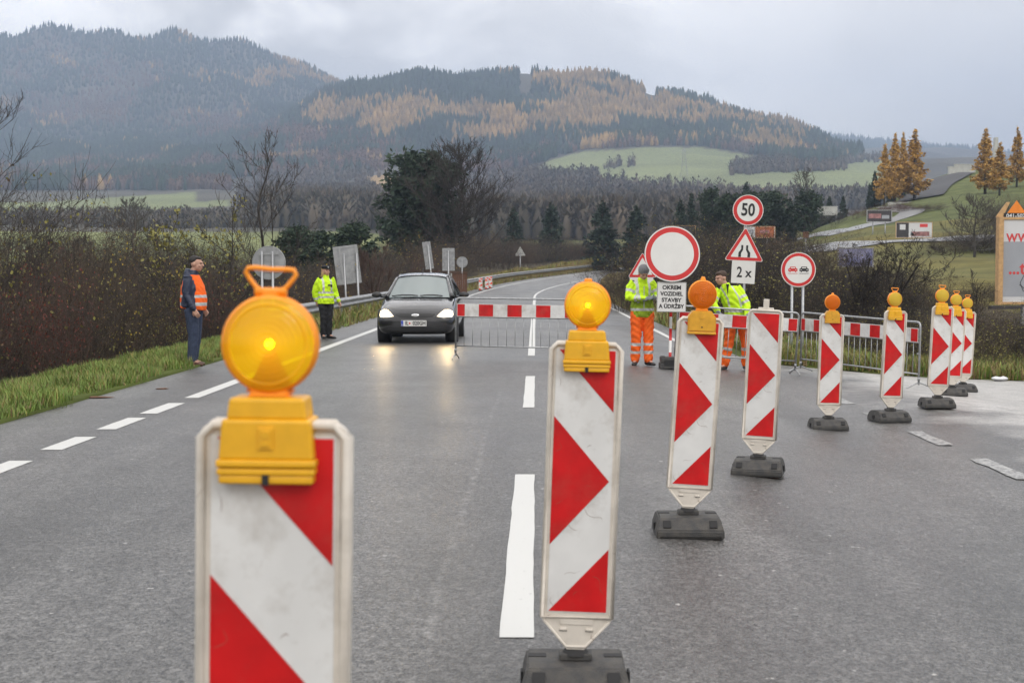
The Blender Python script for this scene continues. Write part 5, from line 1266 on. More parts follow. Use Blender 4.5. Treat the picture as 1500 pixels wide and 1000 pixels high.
root, q, W, H, zc = billboard(1112, 332, 348, 45, 150, 'orange and white billboard just right of the 50 sign post', d3); fin(root, q, zc, [M['poster'], M['posterorange'], M['posterpink'], M['postergrey']], W, H)
root, q, W, H, zc = billboard(997, 331, 346, 42, 150, 'timber framed billboard mostly behind the round white sign', d2); fin(root, q, zc, [M['posterdark'], M['posterdark'], M['posterorange'], M['posterdark']], W, H)
def d4(q, W, H): q.box((0, -.03, 0), (W * .98, .01, H * .96), 1)
root, q, W, H, zc = billboard(1253, 364, 390, 50, 70, 'blue printed billboard behind the leafless many-stemmed tree', d4, frame='rail'); fin(root, q, zc, [M['poster'], M['posterblue']], W, H)
root, q, W, H, zc = billboard(1180, 340, 348, 7, 118, 'tiny brown notice board on the yellow slope', d4, frame='oldwood'); fin(root, q, zc, [M['poster'], M['oldwood']], W, H, 1)

# ------------------------------------------------------------------ roads and walls on the hill
def hill_strip(name, pts, w_, m, dz=.12, n=60):
    """a road laid over the hillside through pixel landmarks at their true distances"""
    P_ = [at(u, v, d) for u, v, d in pts]; cum = [0]
    for i in range(1, len(P_)): cum.append(cum[-1] + (P_[i] - P_[i - 1]).length)
    b = MB(); k = 5
    for i in range(n + 1):
        t = cum[-1] * i / n; x = float(np.interp(t, cum, [p.x for p in P_])); y = float(np.interp(t, cum, [p.y for p in P_]))
        x2 = float(np.interp(t + 1, cum, [p.x for p in P_])); y2 = float(np.interp(t + 1, cum, [p.y for p in P_])); dx, dy = x2 - x, y2 - y
        if abs(dx) + abs(dy) < 1e-6: dx, dy = px, py
        l = math.hypot(dx, dy); nx, ny = -dy / l, dx / l; px, py = dx, dy
        for j in range(k + 1):
            q = (j / k - .5) * w_; b.v.append(Vector((x + nx * q, y + ny * q, gz(x + nx * q, y + ny * q) + dz)))
    for i in range(n):
        for j in range(k): a = i * (k + 1) + j; b.f.append([a, a + 1, a + k + 2, a + k + 1]); b.m.append(0); b.sm.append(True)
    return tag(b.build(name, m, recalc=False), kind='structure')
M['hillroad'] = mat('pale wet road', (.17, .17, .17), .35, noise=.2, nscale=.5)
def hp(u, v, lo=80, hi=300): p = ground_hit(u, v, lo, hi); return (u, v, -p.x * math.sin(YAW) + p.y * math.cos(YAW))
hill_strip('hill_road', [hp(1160, 352), hp(1240, 340), hp(1300, 325), hp(1330, 316), hp(1338, 310), hp(1300, 303)], 3.6, M['hillroad'], .08)
hill_strip('lower_road', [hp(1090, 372, 60), hp(1180, 366, 60), hp(1260, 361, 60), hp(1390, 352, 60), hp(1480, 349, 60)], 6.5, M['hillroad'], .1)
M['slab'] = mat('dark stone steps', (.045, .045, .05), .75, noise=.3, nscale=.8)
hill_strip('memorial_stairway', [hp(1346, 293, 180), hp(1365, 276, 180), hp(1388, 262, 180), hp(1400, 255, 180)], 7.5, M['slab'], .25, 40)
def wall(name, u0, u1, vt, vb, d, label, m='concrete', dep=.6, cat='wall'):
    a = at(u0, vb, d); c = at(u1, vb, d); W = (c - a).length; H = (vb - vt) / F * d; root = empty(name, (a.x, a.y, a.z - .8), math.atan2(c.y - a.y, c.x - a.x), label, cat)
    b = MB(); b.box((W / 2, 0, (H + .8) / 2), (W, dep, H + .8), 0, .03); b.build('wall_body', M[m], root); b = MB(); b.box((W / 2, 0, H + .8 + .06), (W + .1, dep + .12, .12), 0, .02); b.build('coping', M[m], root); return root
wall('retaining_wall', 1198, 1226, 303.5, 308, 215, 'short pale wall left of the hill road')
wall('retaining_wall', 1301, 1350, 297.5, 301, 222, 'low pale wall at the foot of the memorial steps')
wall('memorial_terrace', 1389, 1428, 245, 252, 262, 'pale stone terrace wall of the hilltop memorial left of the larch', cat='memorial')
wall('memorial_terrace', 1398, 1424, 241.5, 246, 266, 'upper pale step block on the hilltop memorial terrace', cat='memorial')
wall('memorial_terrace', 1466, 1512, 243, 250, 262, 'pale stone terrace wall of the hilltop memorial right of the larch', cat='memorial')
p = at(1458, 246, 262); root = empty('obelisk', tuple(p), 0, 'white obelisk standing on the hilltop behind the yellow larch', 'monument'); b = MB(); H = 44 / F * 262; b.box((0, 0, H / 2), (1.1, 1.1, H), 0, taper=.45); b.build('shaft', M['concrete'], root); b = MB(); b.box((0, 0, .2), (1.8, 1.8, .5), 0, .05); b.build('plinth', M['concrete'], root)
# lattice pylon in the meadow, small house, wooden fence along the hill road
p = ground_hit(1002, 259, 800, 1700); dd_ = -p.x * math.sin(YAW) + p.y * math.cos(YAW); H = 42 / F * dd_; b = MB(); w_ = H * .12; r = .16
zz = [0, .3, .55, .75, .9, 1.0]; wd = [1, .72, .5, .34, .26, .1]
for i in range(5):
    for sx in (-1, 1):
        for sy in (-1, 1):
            b.cyl((sx * w_ * wd[i], sy * w_ * wd[i], H * zz[i]), (sx * w_ * wd[i + 1], sy * w_ * wd[i + 1], H * zz[i + 1]), r, n=4, cap=False)
        b.cyl((sx * w_ * wd[i], -w_ * wd[i], H * zz[i]), (-sx * w_ * wd[i + 1], -w_ * wd[i + 1], H * zz[i + 1]), r * .6, n=4, cap=False)
for z, l in ((.78, .16), (.9, .13)): b.cyl((-H * l, 0, H * z), (H * l, 0, H * z), r, n=4); b.cyl((-H * l, 0, H * z), (0, 0, H * (z + .05)), r * .6, n=4); b.cyl((H * l, 0, H * z), (0, 0, H * (z + .05)), r * .6, n=4)
tag(b.build('power_pylon', M['rail'], None, tuple(p)), 'grey lattice power pylon standing in the green hillside meadow', 'pylon')
p = ground_hit(1121, 284, 500, 1400); root = empty('farm_house', tuple(p), R(10), 'small pale house with reddish roof far behind the 50 sign', 'house'); b = MB(); b.box((0, 0, 1.2), (5.5, 4, 3.4), 0); b.build('wall', M['concrete'], root)
b = MB(); b.prism([(-3, 2.9), (3, 2.9), (0, 4.6)], -2.3, 2.3, 0); b.build('roof', mat('red roof tiles', (.25, .07, .04), .8), root)
b = MB(); b.box((-1, -2.02, 1.6), (.9, .06, 1.0), 0); b.build('window', M['black'], root)
p = ground_hit(998, 340, 130, 400); root = empty('parked_van', tuple(p), R(70), 'small white van parked far behind the round white sign', 'van')
b = MB(); b.prism([(-2.3, .35), (2.2, .35), (2.25, .9), (1.5, 1.1), (.9, 1.85), (-2.3, 1.9)], -.85, .85, 0, bev=.06); b.build('body', M['poster'], root); b = MB(); b.prism([(1.45, 1.12), (.95, 1.75), (.3, 1.75), (.3, 1.12)], -.87, .87, 0); b.build('side_window', M['black'], root)
for x in (-1.5, 1.4):
    for sy in (-1, 1): b = MB(); b.cyl((x, sy * .72, .33), (x, sy * .88, .33), .33, n=18); b.build('wheel', M['rubberdark'], root)
# small litter on the road and verge
def litter(u, v, sz, label, m, seed, name, onr=True):
    rnd = random.Random(seed); p = onroad(u, v); 
    if not onr: p.z = gz(p.x, p.y) + .03
    bm = bmesh.new(); bmesh.ops.create_icosphere(bm, subdivisions=2, radius=1)
    for q in bm.verts: q.co = Vector((q.co.x * sz[0] * rnd.uniform(.7, 1.2), q.co.y * sz[1] * rnd.uniform(.7, 1.2), q.co.z * sz[2] * rnd.uniform(.5, 1.3) + sz[2]))
    b = MB(); b.bm(bm, 0, sm=False); return tag(b.build(name, m, None, tuple(p)), label, name.replace('_', ' '))
litter(1464, 558, (.16, .1, .045), 'crumpled white plastic litter at the grass edge right of the last panel', M['poster'], 1, 'plastic_litter')
litter(237, 570, (.10, .03, .01), 'dark stick lying on the road near the man in orange vest', M['oldwood'], 2, 'stick'); litter(140, 583, (.22, .05, .012), 'long dark twig on the left road edge', M['oldwood'], 3, 'twig')

# ------------------------------------------------------------------ the car (front towards -y)
M['carpaint'] = mat('black metallic car paint', (.016, .016, .019), .22, .25, coat=.9, spec=.5, noise=.15, nscale=3)
M['cartrim'] = mat('black bumper plastic', (.020, .020, .021), .45)
M['tyre'] = mat('tyre rubber', (.018, .018, .019), .8, bump=.3, bscale=90)
M['rim'] = mat('alloy rim', (.35, .36, .37), .35, .8)
M['chrome'] = mat('chrome', (.75, .76, .78), .15, 1.0)
M['plateblue'] = mat('plate blue', (.02, .06, .42), .4)
M['headlit'] = mat('lit headlamp', (.9, .88, .8), .2, emit=(1, .80, .50), estr=1.8)
M['headcore'] = mat('headlamp beam', (1, .9, .7), .2, emit=(1, .66, .24), estr=200)
M['interior'] = mat('dark car interior', (.03, .03, .033), .8)
def glass_mat():
    m = bpy.data.materials.new('misted windscreen glass'); m.use_nodes = True; t = m.node_tree; t.nodes.clear(); n, l = t.nodes.new, t.links.new
    o = n('ShaderNodeOutputMaterial'); tp = n('ShaderNodeBsdfTransparent'); tp.inputs[0].default_value = (.72, .80, .79, 1); gl = n('ShaderNodeBsdfGlossy'); gl.inputs['Roughness'].default_value = .04
    df = n('ShaderNodeBsdfDiffuse'); df.inputs[0].default_value = (.34, .40, .40, 1); fr = n('ShaderNodeFresnel'); fr.inputs[0].default_value = 1.6
    a = n('ShaderNodeMixShader'); a.inputs[0].default_value = .55; l(tp.outputs[0], a.inputs[1]); l(df.outputs[0], a.inputs[2])
    b = n('ShaderNodeMixShader'); l(fr.outputs[0], b.inputs[0]); l(a.outputs[0], b.inputs[1]); l(gl.outputs[0], b.inputs[2]); l(b.outputs[0], o.inputs[0]); return m
M['carglass'] = glass_mat()
def subsurf(bm, lv):
    me = bpy.data.meshes.new('t'); bm.to_mesh(me); o = bpy.data.objects.new('t', me); COL.objects.link(o)
    md = o.modifiers.new('s', 'SUBSURF'); md.levels = lv; md.render_levels = lv
    dg = bpy.context.evaluated_depsgraph_get(); m2 = bpy.data.meshes.new_from_object(o.evaluated_get(dg)); bpy.data.objects.remove(o); bpy.data.meshes.remove(me)
    out_ = bmesh.new(); out_.from_mesh(m2); bpy.data.meshes.remove(m2); return out_
# stations: y, half width low, half width mid, half width shoulder, z bottom, z mid, z shoulder, z centre top
ST = [(.0, .50, .56, .46, .27, .42, .56, .60), (.045, .64, .69, .56, .22, .42, .62, .68), (.16, .74, .795, .66, .185, .42, .69, .765), (.34, .775, .83, .71, .18, .44, .76, .835), (.62, .785, .845, .73, .19, .48, .84, .905),
      (1.0, .79, .85, .75, .20, .50, .91, .965), (1.2, .79, .852, .765, .20, .50, .94, .985), (1.7, .79, .855, .78, .20, .5, .95, .97), (2.5, .79, .855, .785, .20, .5, .97, .98), (3.4, .79, .85, .78, .20, .5, .99, 1.0), (3.95, .77, .835, .74, .24, .52, 1.0, 1.02), (4.22, .72, .79, .68, .30, .55, .95, .98), (4.33, .55, .62, .5, .36, .58, .86, .9)]
bm = bmesh.new(); rings = []
for (y, wl_, wm, ws, zb, zm, zs, zt) in ST:
    pr = [(0, zb), (wl_ * .8, zb), (wl_, zb + .03), (wm, zm - .07), (wm, zm + .08), (ws + (wm - ws) * .55, zs - .06), (ws, zs), (ws * .82, zs + (zt - zs) * .55), (ws * .45, zt - .008), (0, zt)]
    ring = [bm.verts.new((x, y, z)) for x, z in pr] + [bm.verts.new((-x, y, z)) for x, z in pr[-2:0:-1]]; rings.append(ring)
for a, b_ in zip(rings, rings[1:]):
    n = len(a)
    for i in range(n): bm.faces.new((a[i], a[(i + 1) % n], b_[(i + 1) % n], b_[i]))
bm.faces.new(rings[0][::-1]); bm.faces.new(rings[-1]); bmesh.ops.recalc_face_normals(bm, faces=bm.faces[:])
hull = subsurf(bm, 2); bm.free(); bvh = BVHTree.FromBMesh(hull)
CX, CY = -2.55, F / 69.4; cz_ = rz(CX, CY + .4)
car = empty('car', (CX, CY, cz_), 0, 'black hatchback with lit headlights driving towards the camera', 'car')
b = MB(); b.bm(hull.copy(), 0, sm=True); body = b.build('body', M['carpaint'], car)
# wheel arch shade is put in as dark discs proud of the flank
def front_patch(poly, off, nsub=14, m=0, b=None):
    """a piece of trim laid on the nose of the car: outline in x,z wrapped on the hull"""
    xs = [p[0] for p in poly]; zs = [p[1] for p in poly]; bm = bmesh.new(); vv = [bm.verts.new((x, 0, z)) for x, z in poly]; f = bm.faces.new(vv)
    for k in range(1, nsub):
        x = min(xs) + (max(xs) - min(xs)) * k / nsub
        bmesh.ops.bisect_plane(bm, geom=bm.faces[:] + bm.edges[:] + bm.verts[:], plane_co=(x, 0, 0), plane_no=(1, 0, 0))
    for k in range(1, 6):
        z = min(zs) + (max(zs) - min(zs)) * k / 6
        bmesh.ops.bisect_plane(bm, geom=bm.faces[:] + bm.edges[:] + bm.verts[:], plane_co=(0, 0, z), plane_no=(0, 0, 1))
    for v in bm.verts:
        hit = bvh.ray_cast(Vector((v.co.x, -2, v.co.z)), Vector((0, 1, 0)))
        v.co.y = (hit[0].y if hit[0] else .35) - off
    b.bm(bm, m, sm=True); return b
mir = lambda P_: [(-x, z) for x, z in P_][::-1]
for sx in (-1, 1):
    lamp = [(.455, .575), (.60, .555), (.765, .560), (.79, .60), (.775, .68), (.70, .715), (.62, .715), (.54, .665)]
    if sx < 0: lamp = mir(lamp)
    root_h = front_patch(lamp, .010, b=MB()).build('headlight', [M['headlit']], car)
    b = MB(); hit = bvh.ray_cast(Vector((sx * .665, -2, .635)), Vector((0, 1, 0))); yy_ = hit[0].y if hit[0] else .1
    b.lathe([(.001, -.020), (.045, -.014), (.062, .0)], 20, 0, 'y', c=(sx * .665, yy_ - .012, .632)); b.build('beam_lens', [M['headcore']], root_h)
    ind = [(.50, .553), (.765, .54), (.77, .555), (.60, .551), (.48, .565)]
g = [(-.42, .625), (-.36, .565), (-.2, .545), (.2, .545), (.36, .565), (.42, .625), (.30, .640), (-.30, .640)]
front_patch(g, .012, b=MB()).build('grille', [M['cartrim']], car)
front_patch([(-.76, .385), (.76, .385), (.78, .52), (.44, .53), (-.44, .53), (-.78, .52)], .006, b=MB()).build('bumper_strip', [M['carpaint']], car)
front_patch([(-.60, .215), (.60, .215), (.64, .31), (.5, .335), (-.5, .335), (-.64, .31)], .010, b=MB()).build('air_intake', [M['rubberdark']], car)
b = MB(); b.lathe([(.001, -.008), (.9, -.006), (1.0, .0)], 28, 0, 'y', M=Matrix.Translation((0, .005 - .02, .597)) @ Matrix.Diagonal((.085, 1, .034, 1))); b.lathe([(.001, -.010), (.75, -.0095)], 28, 1, 'y', M=Matrix.Translation((0, .003 - .02, .597)) @ Matrix.Diagonal((.085, 1, .034, 1))); b.build('emblem', [M['chrome'], M['chrome']], car)
b = MB(); b.box((-.03, -.03, .43), (.54, .012, .125), 0, .003); b.box((-.275, -.0375, .43), (.045, .003, .113), 1); b.text('SK', .035, (-.275, -.0415, .400), 0, .0005)
b.text('IL', .118, (-.175, -.038, .43), 2, .003, sx=.8); b.box((-.115, -.038, .43), (.030, .003, .035), 3); b.text('020GH', .118, (.085, -.038, .43), 2, .003, sx=.78)
b.build('number_plate', [M['signwhite'], M['plateblue'], M['black'], M['redw']], car, recalc=False)
# greenhouse: glass panes in a painted frame
A0 = [(-.70, 1.06, .965), (-.545, 1.86, 1.372)]; LV = lambda a, b_, t: tuple(a[i] + (b_[i] - a[i]) * t for i in range(3))
def wpt(s, t):
    """windscreen surface: s -1..1 across, t 0..1 up"""
    hw = .70 + (.545 - .70) * t; y = 1.06 + .80 * t - .16 * (1 - s * s) * (1 - .35 * t); z = .955 + .417 * t + .035 * (1 - s * s) * t + .012 * (1 - s * s); return (s * hw, y, z)
def surf(fn, ns, nt_, m, name, s0=-1, s1=1, t0=0, t1=1, parent=car, th=0):
    b = MB()
    for j in range(nt_ + 1):
        for i in range(ns + 1): b.v.append(Vector(fn(s0 + (s1 - s0) * i / ns, t0 + (t1 - t0) * j / nt_)))
    for j in range(nt_):
        for i in range(ns): a = j * (ns + 1) + i; b.f.append([a, a + 1, a + ns + 2, a + ns + 1]); b.m.append(0); b.sm.append(True)
    return b.build(name, m, parent, recalc=False)
surf(wpt, 14, 8, M['carglass'], 'windscreen')
b = MB()
for sx in (-1, 1): b.tube([tuple(Vector(wpt(sx, t)) + Vector((sx * .012, .0, -.002))) for t in (0, .2, .4, .6, .8, 1)], [.05, .044, .04, .037, .036, .036], 8)
b.tube([tuple(Vector(wpt(s, 1)) + Vector((0, .02, .006))) for s in (-1, -.7, -.4, 0, .4, .7, 1)], .024, 8); b.build('pillar_frame', M['carpaint'], car)
def roof(s, t): y = 1.86 - .104 * (1 - s * s) + t * (3.55 - 1.80); hw = .56 - .03 * t; return (s * hw, y, 1.376 + .047 * (1 - s ** 4) + .085 * math.sin(math.pi * min(1, t * .85 + .05)) - .05 * t * t)
surf(roof, 12, 14, M['carpaint'], 'roof')
def side(sx):
    def f(s, t):  # s along, t up
        y0 = 1.15 + 2.6 * s; y = y0 + (.0) ; top = roof(sx, min(1, max(0, (1.86 + (3.55 - 1.86) * s - 1.86) / 1.75)))
        yt = 1.90 + 1.62 * s; yb = 1.12 + 2.75 * s; return (sx * ((.712) * (1 - t) + (abs(top[0]) - .012) * t), yb * (1 - t) + yt * t, (.93 + .05 * s) * (1 - t) + (top[2] - .004) * t)
    return f
for sx in (-1, 1):
    surf(side(sx), 12, 4, M['carglass'], 'side_window', s0=0)
    b = MB()
    for s_ in (.42, .44): b.tube([side(sx)(s_, t) for t in (0, .5, 1)], .03, 6)
    b.tube([side(sx)(.97, t) for t in (0, .5, 1)], .07, 6); b.tube([side(sx)(s, 1) for s in (0, .25, .5, .75, 1)], .022, 6); b.build('pillar', M['carpaint'], car)
    b = MB(); bm = bmesh.new(); bmesh.ops.create_icosphere(bm, subdivisions=2, radius=1)
    for q in bm.verts: q.co = Vector((sx * .965 + q.co.x * .115, 1.33 + q.co.y * .06 + abs(q.co.x) * .02, 1.005 + q.co.z * (.07 if q.co.z > 0 else .062)))
    b.bm(bm, 0, sm=True); b.tube([(sx * .74, 1.36, .955), (sx * .88, 1.34, .965)], .022, 8); b.build('wing_mirror', M['cartrim'], car)
def rear(s, t): return (s * (.74 - .2 * t), 4.05 - .5 * t, 1.0 + .36 * t)
surf(rear, 6, 3, M['carglass'], 'rear_window')
b = MB()
for (x0, x1, zz_) in ((-.60, -.02, .0), (.03, .52, .0)):
    pts = [tuple(Vector(wpt((x0 + (x1 - x0) * k / 5) / .70, .04 + .045 * math.sin(k / 5 * 3.1))) + Vector((0, -.016, .012))) for k in range(6)]
    b.tube(pts, .011, 6)
b.build('wiper', M['black'], car)
b = MB(); b.tube([(0, 1.98, 1.425), (0, 2.03, 1.47), (0, 2.22, 1.60)], [.012, .006, .004], 6); b.build('antenna', M['black'], car)
for x in (-.715, .715):
    for y in (.82, 3.44):
        b = MB(); b.lathe([(.20, -.095), (.285, -.098), (.305, -.085), (.312, -.05), (.312, .05), (.305, .085), (.285, .098), (.20, .095)], 32, 0, 'x', c=(x, y, .312)); wh = b.build('wheel', M['tyre'], car)
        sx = 1 if x > 0 else -1; b = MB(); b.cyl((x + sx * .05, y, .312), (x + sx * .075, y, .312), .20, n=28)
        for k in range(7): a = 2 * math.pi * k / 7; b.box((0, 0, .11), (.02, .045, .17), 0, M=Matrix.Translation((x + sx * .085, y, .312)) @ Matrix.Rotation(a, 4, 'X'))
        b.build('rim', M['rim'], wh)
# dark discs standing in for the shade inside the wheel wells
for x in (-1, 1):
    for y in (.82, 3.44): b = MB(); b.cyl((x * .60, y, .335), (x * .858, y, .335), .365, n=28, mi=0); b.build('wheel_arch_shade', M['rubberdark'], car)
b = MB(); b.box((0, 1.35, .90), (1.3, .45, .10), 0, .04)
for x in (-.36, .36): b.box((x, 2.35, .78), (.46, .14, .66), 0, .05); b.box((x, 2.40, 1.18), (.24, .10, .18), 0, .04)
b.build('seats', M['interior'], car)
b = MB(); b.tube([(.36 + .18 * math.cos(a), 1.66 + .05 * math.sin(a), .93 + .17 * math.sin(a)) for a in [2 * math.pi * k / 20 for k in range(20)]], .014, 6, 0, True); b.build('steering_wheel', M['black'], car)
b = MB(); b.box((-.46, 1.16, .965), (.22, .14, .012), 0); b.build('papers', M['poster'], car)
# the lamps' own light, thrown down the road
for sx in (-1, 1):
    sp = bpy.data.lights.new('headlight_beam', 'SPOT'); sp.energy = 10; sp.color = (1, .82, .55); sp.spot_size = R(50); sp.spot_blend = .9; sp.shadow_soft_size = .06
    so_ = bpy.data.objects.new('headlight_beam', sp); COL.objects.link(so_); so_.parent = car; so_.location = (sx * .665, -.06, .63); so_.rotation_euler = (R(90 - 5), 0, R(180))

# ------------------------------------------------------------------ people
def ell_loft(secs, n=16):
    """closed body through elliptical sections: (centre, rx, ry[, rotation matrix]); returns bmesh"""
    bm = bmesh.new(); rings = []
    k = len(secs)
    for i, (c, rx, ry) in enumerate(secs):
        c = Vector(c); d = (Vector(secs[min(i + 1, k - 1)][0]) - Vector(secs[max(i - 1, 0)][0]))
        d = d.normalized() if d.length > 1e-6 else Vector((0, 0, 1))
        xa = Vector((1, 0, 0)) - d * d.x
        if xa.length < .2: xa = Vector((0, 0, 1)) - d * d.z
        xa.normalize(); ya = d.cross(xa)
        rings.append([bm.verts.new(c + xa * (rx * math.cos(2 * math.pi * j / n)) + ya * (ry * math.sin(2 * math.pi * j / n))) for j in range(n)])
    for a, b in zip(rings, rings[1:]):
        for j in range(n): bm.faces.new((a[j], a[(j + 1) % n], b[(j + 1) % n], b[j]))
    bm.faces.new(rings[0][::-1]); bm.faces.new(rings[-1]); bmesh.ops.recalc_face_normals(bm, faces=bm.faces[:]); return bm
def limb(pts, rs_, n=12, caps=True):
    """tapered limb with rounded ends"""
    secs = []; pts = [Vector(p) for p in pts]
    if caps: d = (pts[0] - pts[1]).normalized(); secs += [(pts[0] + d * rs_[0] * .8, rs_[0] * .45, rs_[0] * .45), (pts[0] + d * rs_[0] * .4, rs_[0] * .85, rs_[0] * .85)]
    for i, p in enumerate(pts):
        secs.append((p, rs_[i], rs_[i]))
        if i < len(pts) - 1: secs.append((p.lerp(pts[i + 1], .5), (rs_[i] + rs_[i + 1]) * .5 * 1.02, (rs_[i] + rs_[i + 1]) * .5 * 1.02))
    if caps: d = (pts[-1] - pts[-2]).normalized(); e = rs_[-1]; secs += [(pts[-1] + d * e * .4, e * .85, e * .85), (pts[-1] + d * e * .8, e * .45, e * .45)]
    return ell_loft(secs, n)
def ball(c, r, n=2):
    bm = bmesh.new(); bmesh.ops.create_icosphere(bm, subdivisions=n + 1, radius=1)
    for v in bm.verts: v.co = Vector(c) + Vector((v.co.x * r[0], v.co.y * r[1], v.co.z * r[2]))
    return bm
def fuse(name, bms, voxel, mats, parent, smooth_it=2, paint=None, wrinkle=0.0, seed=1):
    """unite overlapping shapes into one continuous skin"""
    b = MB()
    for x in bms: b.bm(x)
    me = bpy.data.meshes.new('t'); me.from_pydata([tuple(p) for p in b.v], [], b.f); o = bpy.data.objects.new('t', me); COL.objects.link(o)
    md = o.modifiers.new('r', 'REMESH'); md.mode = 'VOXEL'; md.voxel_size = voxel; md.use_smooth_shade = True
    if smooth_it: m2 = o.modifiers.new('s', 'SMOOTH'); m2.factor = .5; m2.iterations = smooth_it
    dg = bpy.context.evaluated_depsgraph_get(); out_ = bpy.data.meshes.new_from_object(o.evaluated_get(dg)); bpy.data.objects.remove(o); bpy.data.meshes.remove(me)
    out_.materials.clear()
    for m in mats: out_.materials.append(m)
    n = len(out_.vertices); co_ = np.empty(n * 3, np.float32); out_.vertices.foreach_get('co', co_); co_ = co_.reshape(-1, 3)
    if wrinkle:
        nn = np.empty(n * 3, np.float32); out_.vertices.foreach_get('normal', nn); nn = nn.reshape(-1, 3); x, y, z = co_.T
        wv = np.sin(z * 62 + 9 * np.sin(x * 9 + seed) + 7 * np.sin(y * 11)) * .5 + np.sin(z * 31 + x * 37 + 5 * np.sin(y * 17 + seed)) * .5
        co_ = co_ + nn * (wv * wrinkle)[:, None]; out_.vertices.foreach_set('co', co_.ravel())
    if paint:
        pc = np.empty(len(out_.polygons) * 3, np.float32); out_.polygons.foreach_get('center', pc); out_.polygons.foreach_set('material_index', paint(pc.reshape(-1, 3)).astype(np.int32))
    out_.update(); out_.name = name; return link(name, out_, parent)
def along(C, pts):
    """distance along and from a polyline for each point"""
    best = np.full(len(C), 1e9); s_ = np.zeros(len(C)); acc = 0
    for a, b in zip(pts, pts[1:]):
        a = np.array(a, float); b = np.array(b, float); ab = b - a; L_ = np.linalg.norm(ab); t = np.clip(((C - a) @ ab) / L_ ** 2, 0, 1); d = np.linalg.norm(C - (a + t[:, None] * ab), axis=1)
        m = d < best; best[m] = d[m]; s_[m] = acc + t[m] * L_; acc += L_
    return s_, best
def head_shapes(hc, rot, k=1.0):
    """head about its centre hc; face along local -y; rot a 3x3 matrix"""
    T = lambda p: Vector(hc) + rot @ (Vector(p) * k)
    def tb(bm):
        for v in bm.verts: v.co = T(v.co)
        return bm
    P_ = [tb(ball((0, .012, .022), (.076, .095, .098))), tb(ball((0, -.022, -.030), (.062, .074, .082))), tb(ball((0, -.058, -.082), (.030, .028, .026))), tb(ball((0, .0, -.06), (.055, .06, .055))),
          tb(limb([(0, -.092, .018), (0, -.112, -.018)], [.010, .015], 8)), tb(ball((0, -.088, .030), (.05, .015, .012))), tb(ball((0, -.090, -.056), (.026, .012, .012)))]
    for s in (-1, 1): P_ += [tb(ball((s * .077, .012, -.005), (.011, .020, .032))), tb(ball((s * .040, -.070, -.022), (.022, .016, .018))), tb(ball((s * .014, -.103, -.020), (.010, .010, .009)))]
    return P_, T
def face_bits(T, parent, k=1.0):
    b = MB()
    for s in (-1, 1):
        b.bm(ball((s * .031, -.0865, .008), (.0125, .008, .0065)), 0, sm=True); b.bm(limb([(s * .016, -.0935, .026), (s * .034, -.0925, .031), (s * .049, -.083, .026)], [.0035, .004, .003], 6), 1, sm=True)
    b.bm(limb([(-.020, -.098, -.054), (0, -.103, -.056), (.020, -.098, -.054)], [.0035, .0048, .0035], 6), 2, sm=True)
    for i, v in enumerate(b.v): b.v[i] = T(v)
    b.build('face_features', [M['eye'], M['hairdark'], M['skinmouth']], parent)
def hand_shapes(wr, dirv, palm_n, side, curl=.5, k=1.0):
    """palm and five separate fingers from the wrist wr along dirv; palm faces palm_n; side = which way the thumb lies"""
    d = Vector(dirv).normalized(); n_ = Vector(palm_n); n_ = (n_ - d * n_.dot(d)).normalized(); s_ = d.cross(n_).normalized() * side; wr = Vector(wr); out_ = []
    bm = bmesh.new(); bmesh.ops.create_cube(bm, size=1)
    for v in bm.verts: c = v.co; v.co = wr + d * ((c.z + .5) * .09 * k) + s_ * (c.x * (.068 + .014 * (c.z > 0)) * k) + n_ * (c.y * .028 * k)
    bmesh.ops.subdivide_edges(bm, edges=bm.edges[:], cuts=2, use_grid_fill=True); out_.append(bm)
    for i, (off, L_) in enumerate(((.030, .070), (.010, .078), (-.010, .072), (-.029, .056))):
        p = wr + d * .085 * k + s_ * off * k; q = [p]; dd = d.copy(); cc = curl * (1 + .12 * i)
        for sgm, f in enumerate((.42, .33, .25)):
            ang = cc * (.55, .9, .7)[sgm]; dd = (dd * math.cos(ang) + (n_ * math.sin(ang))).normalized(); n2 = n_; q.append(q[-1] + dd * L_ * f * k)
        out_.append(limb(q, [.0098 * k, .0092 * k, .0085 * k, .0072 * k], 8))
    p = wr + d * .025 * k + s_ * .034 * k; out_.append(limb([p, p + (d * .6 + s_ * .75 + n_ * .3).normalized() * .035 * k, p + (d * .9 + s_ * .55 + n_ * .5).normalized() * .068 * k], [.014 * k, .011 * k, .0085 * k], 8))
    return out_
def shoe_shapes(an, toe_dir):
    an = Vector(an); t = Vector(toe_dir).normalized(); z0 = an.z - .085
    return [ell_loft([(Vector((an.x, an.y, 0)) + t * q + Vector((0, 0, z0 + h)), .001 + w_, hh) for q, w_, hh, h in ((-.085, .020, .02, .035), (-.07, .036, .040, .043), (-.02, .040, .048, .050), (.06, .042, .040, .043), (.13, .046, .032, .034), (.175, .038, .024, .026), (.195, .015, .012, .018))], 12), limb([an + Vector((0, 0, .05)), an + Vector((0, 0, -.03))], [.045, .045], 10)]
def arm_pts(sh, el, wr): return [Vector(sh), Vector(el), Vector(wr)]
def person(label, x, y, rzd, J, z=None, group=None):
    zz = z if z is not None else (rz(x, y)); return empty('person', (x, y, zz), R(rzd), label, 'person')
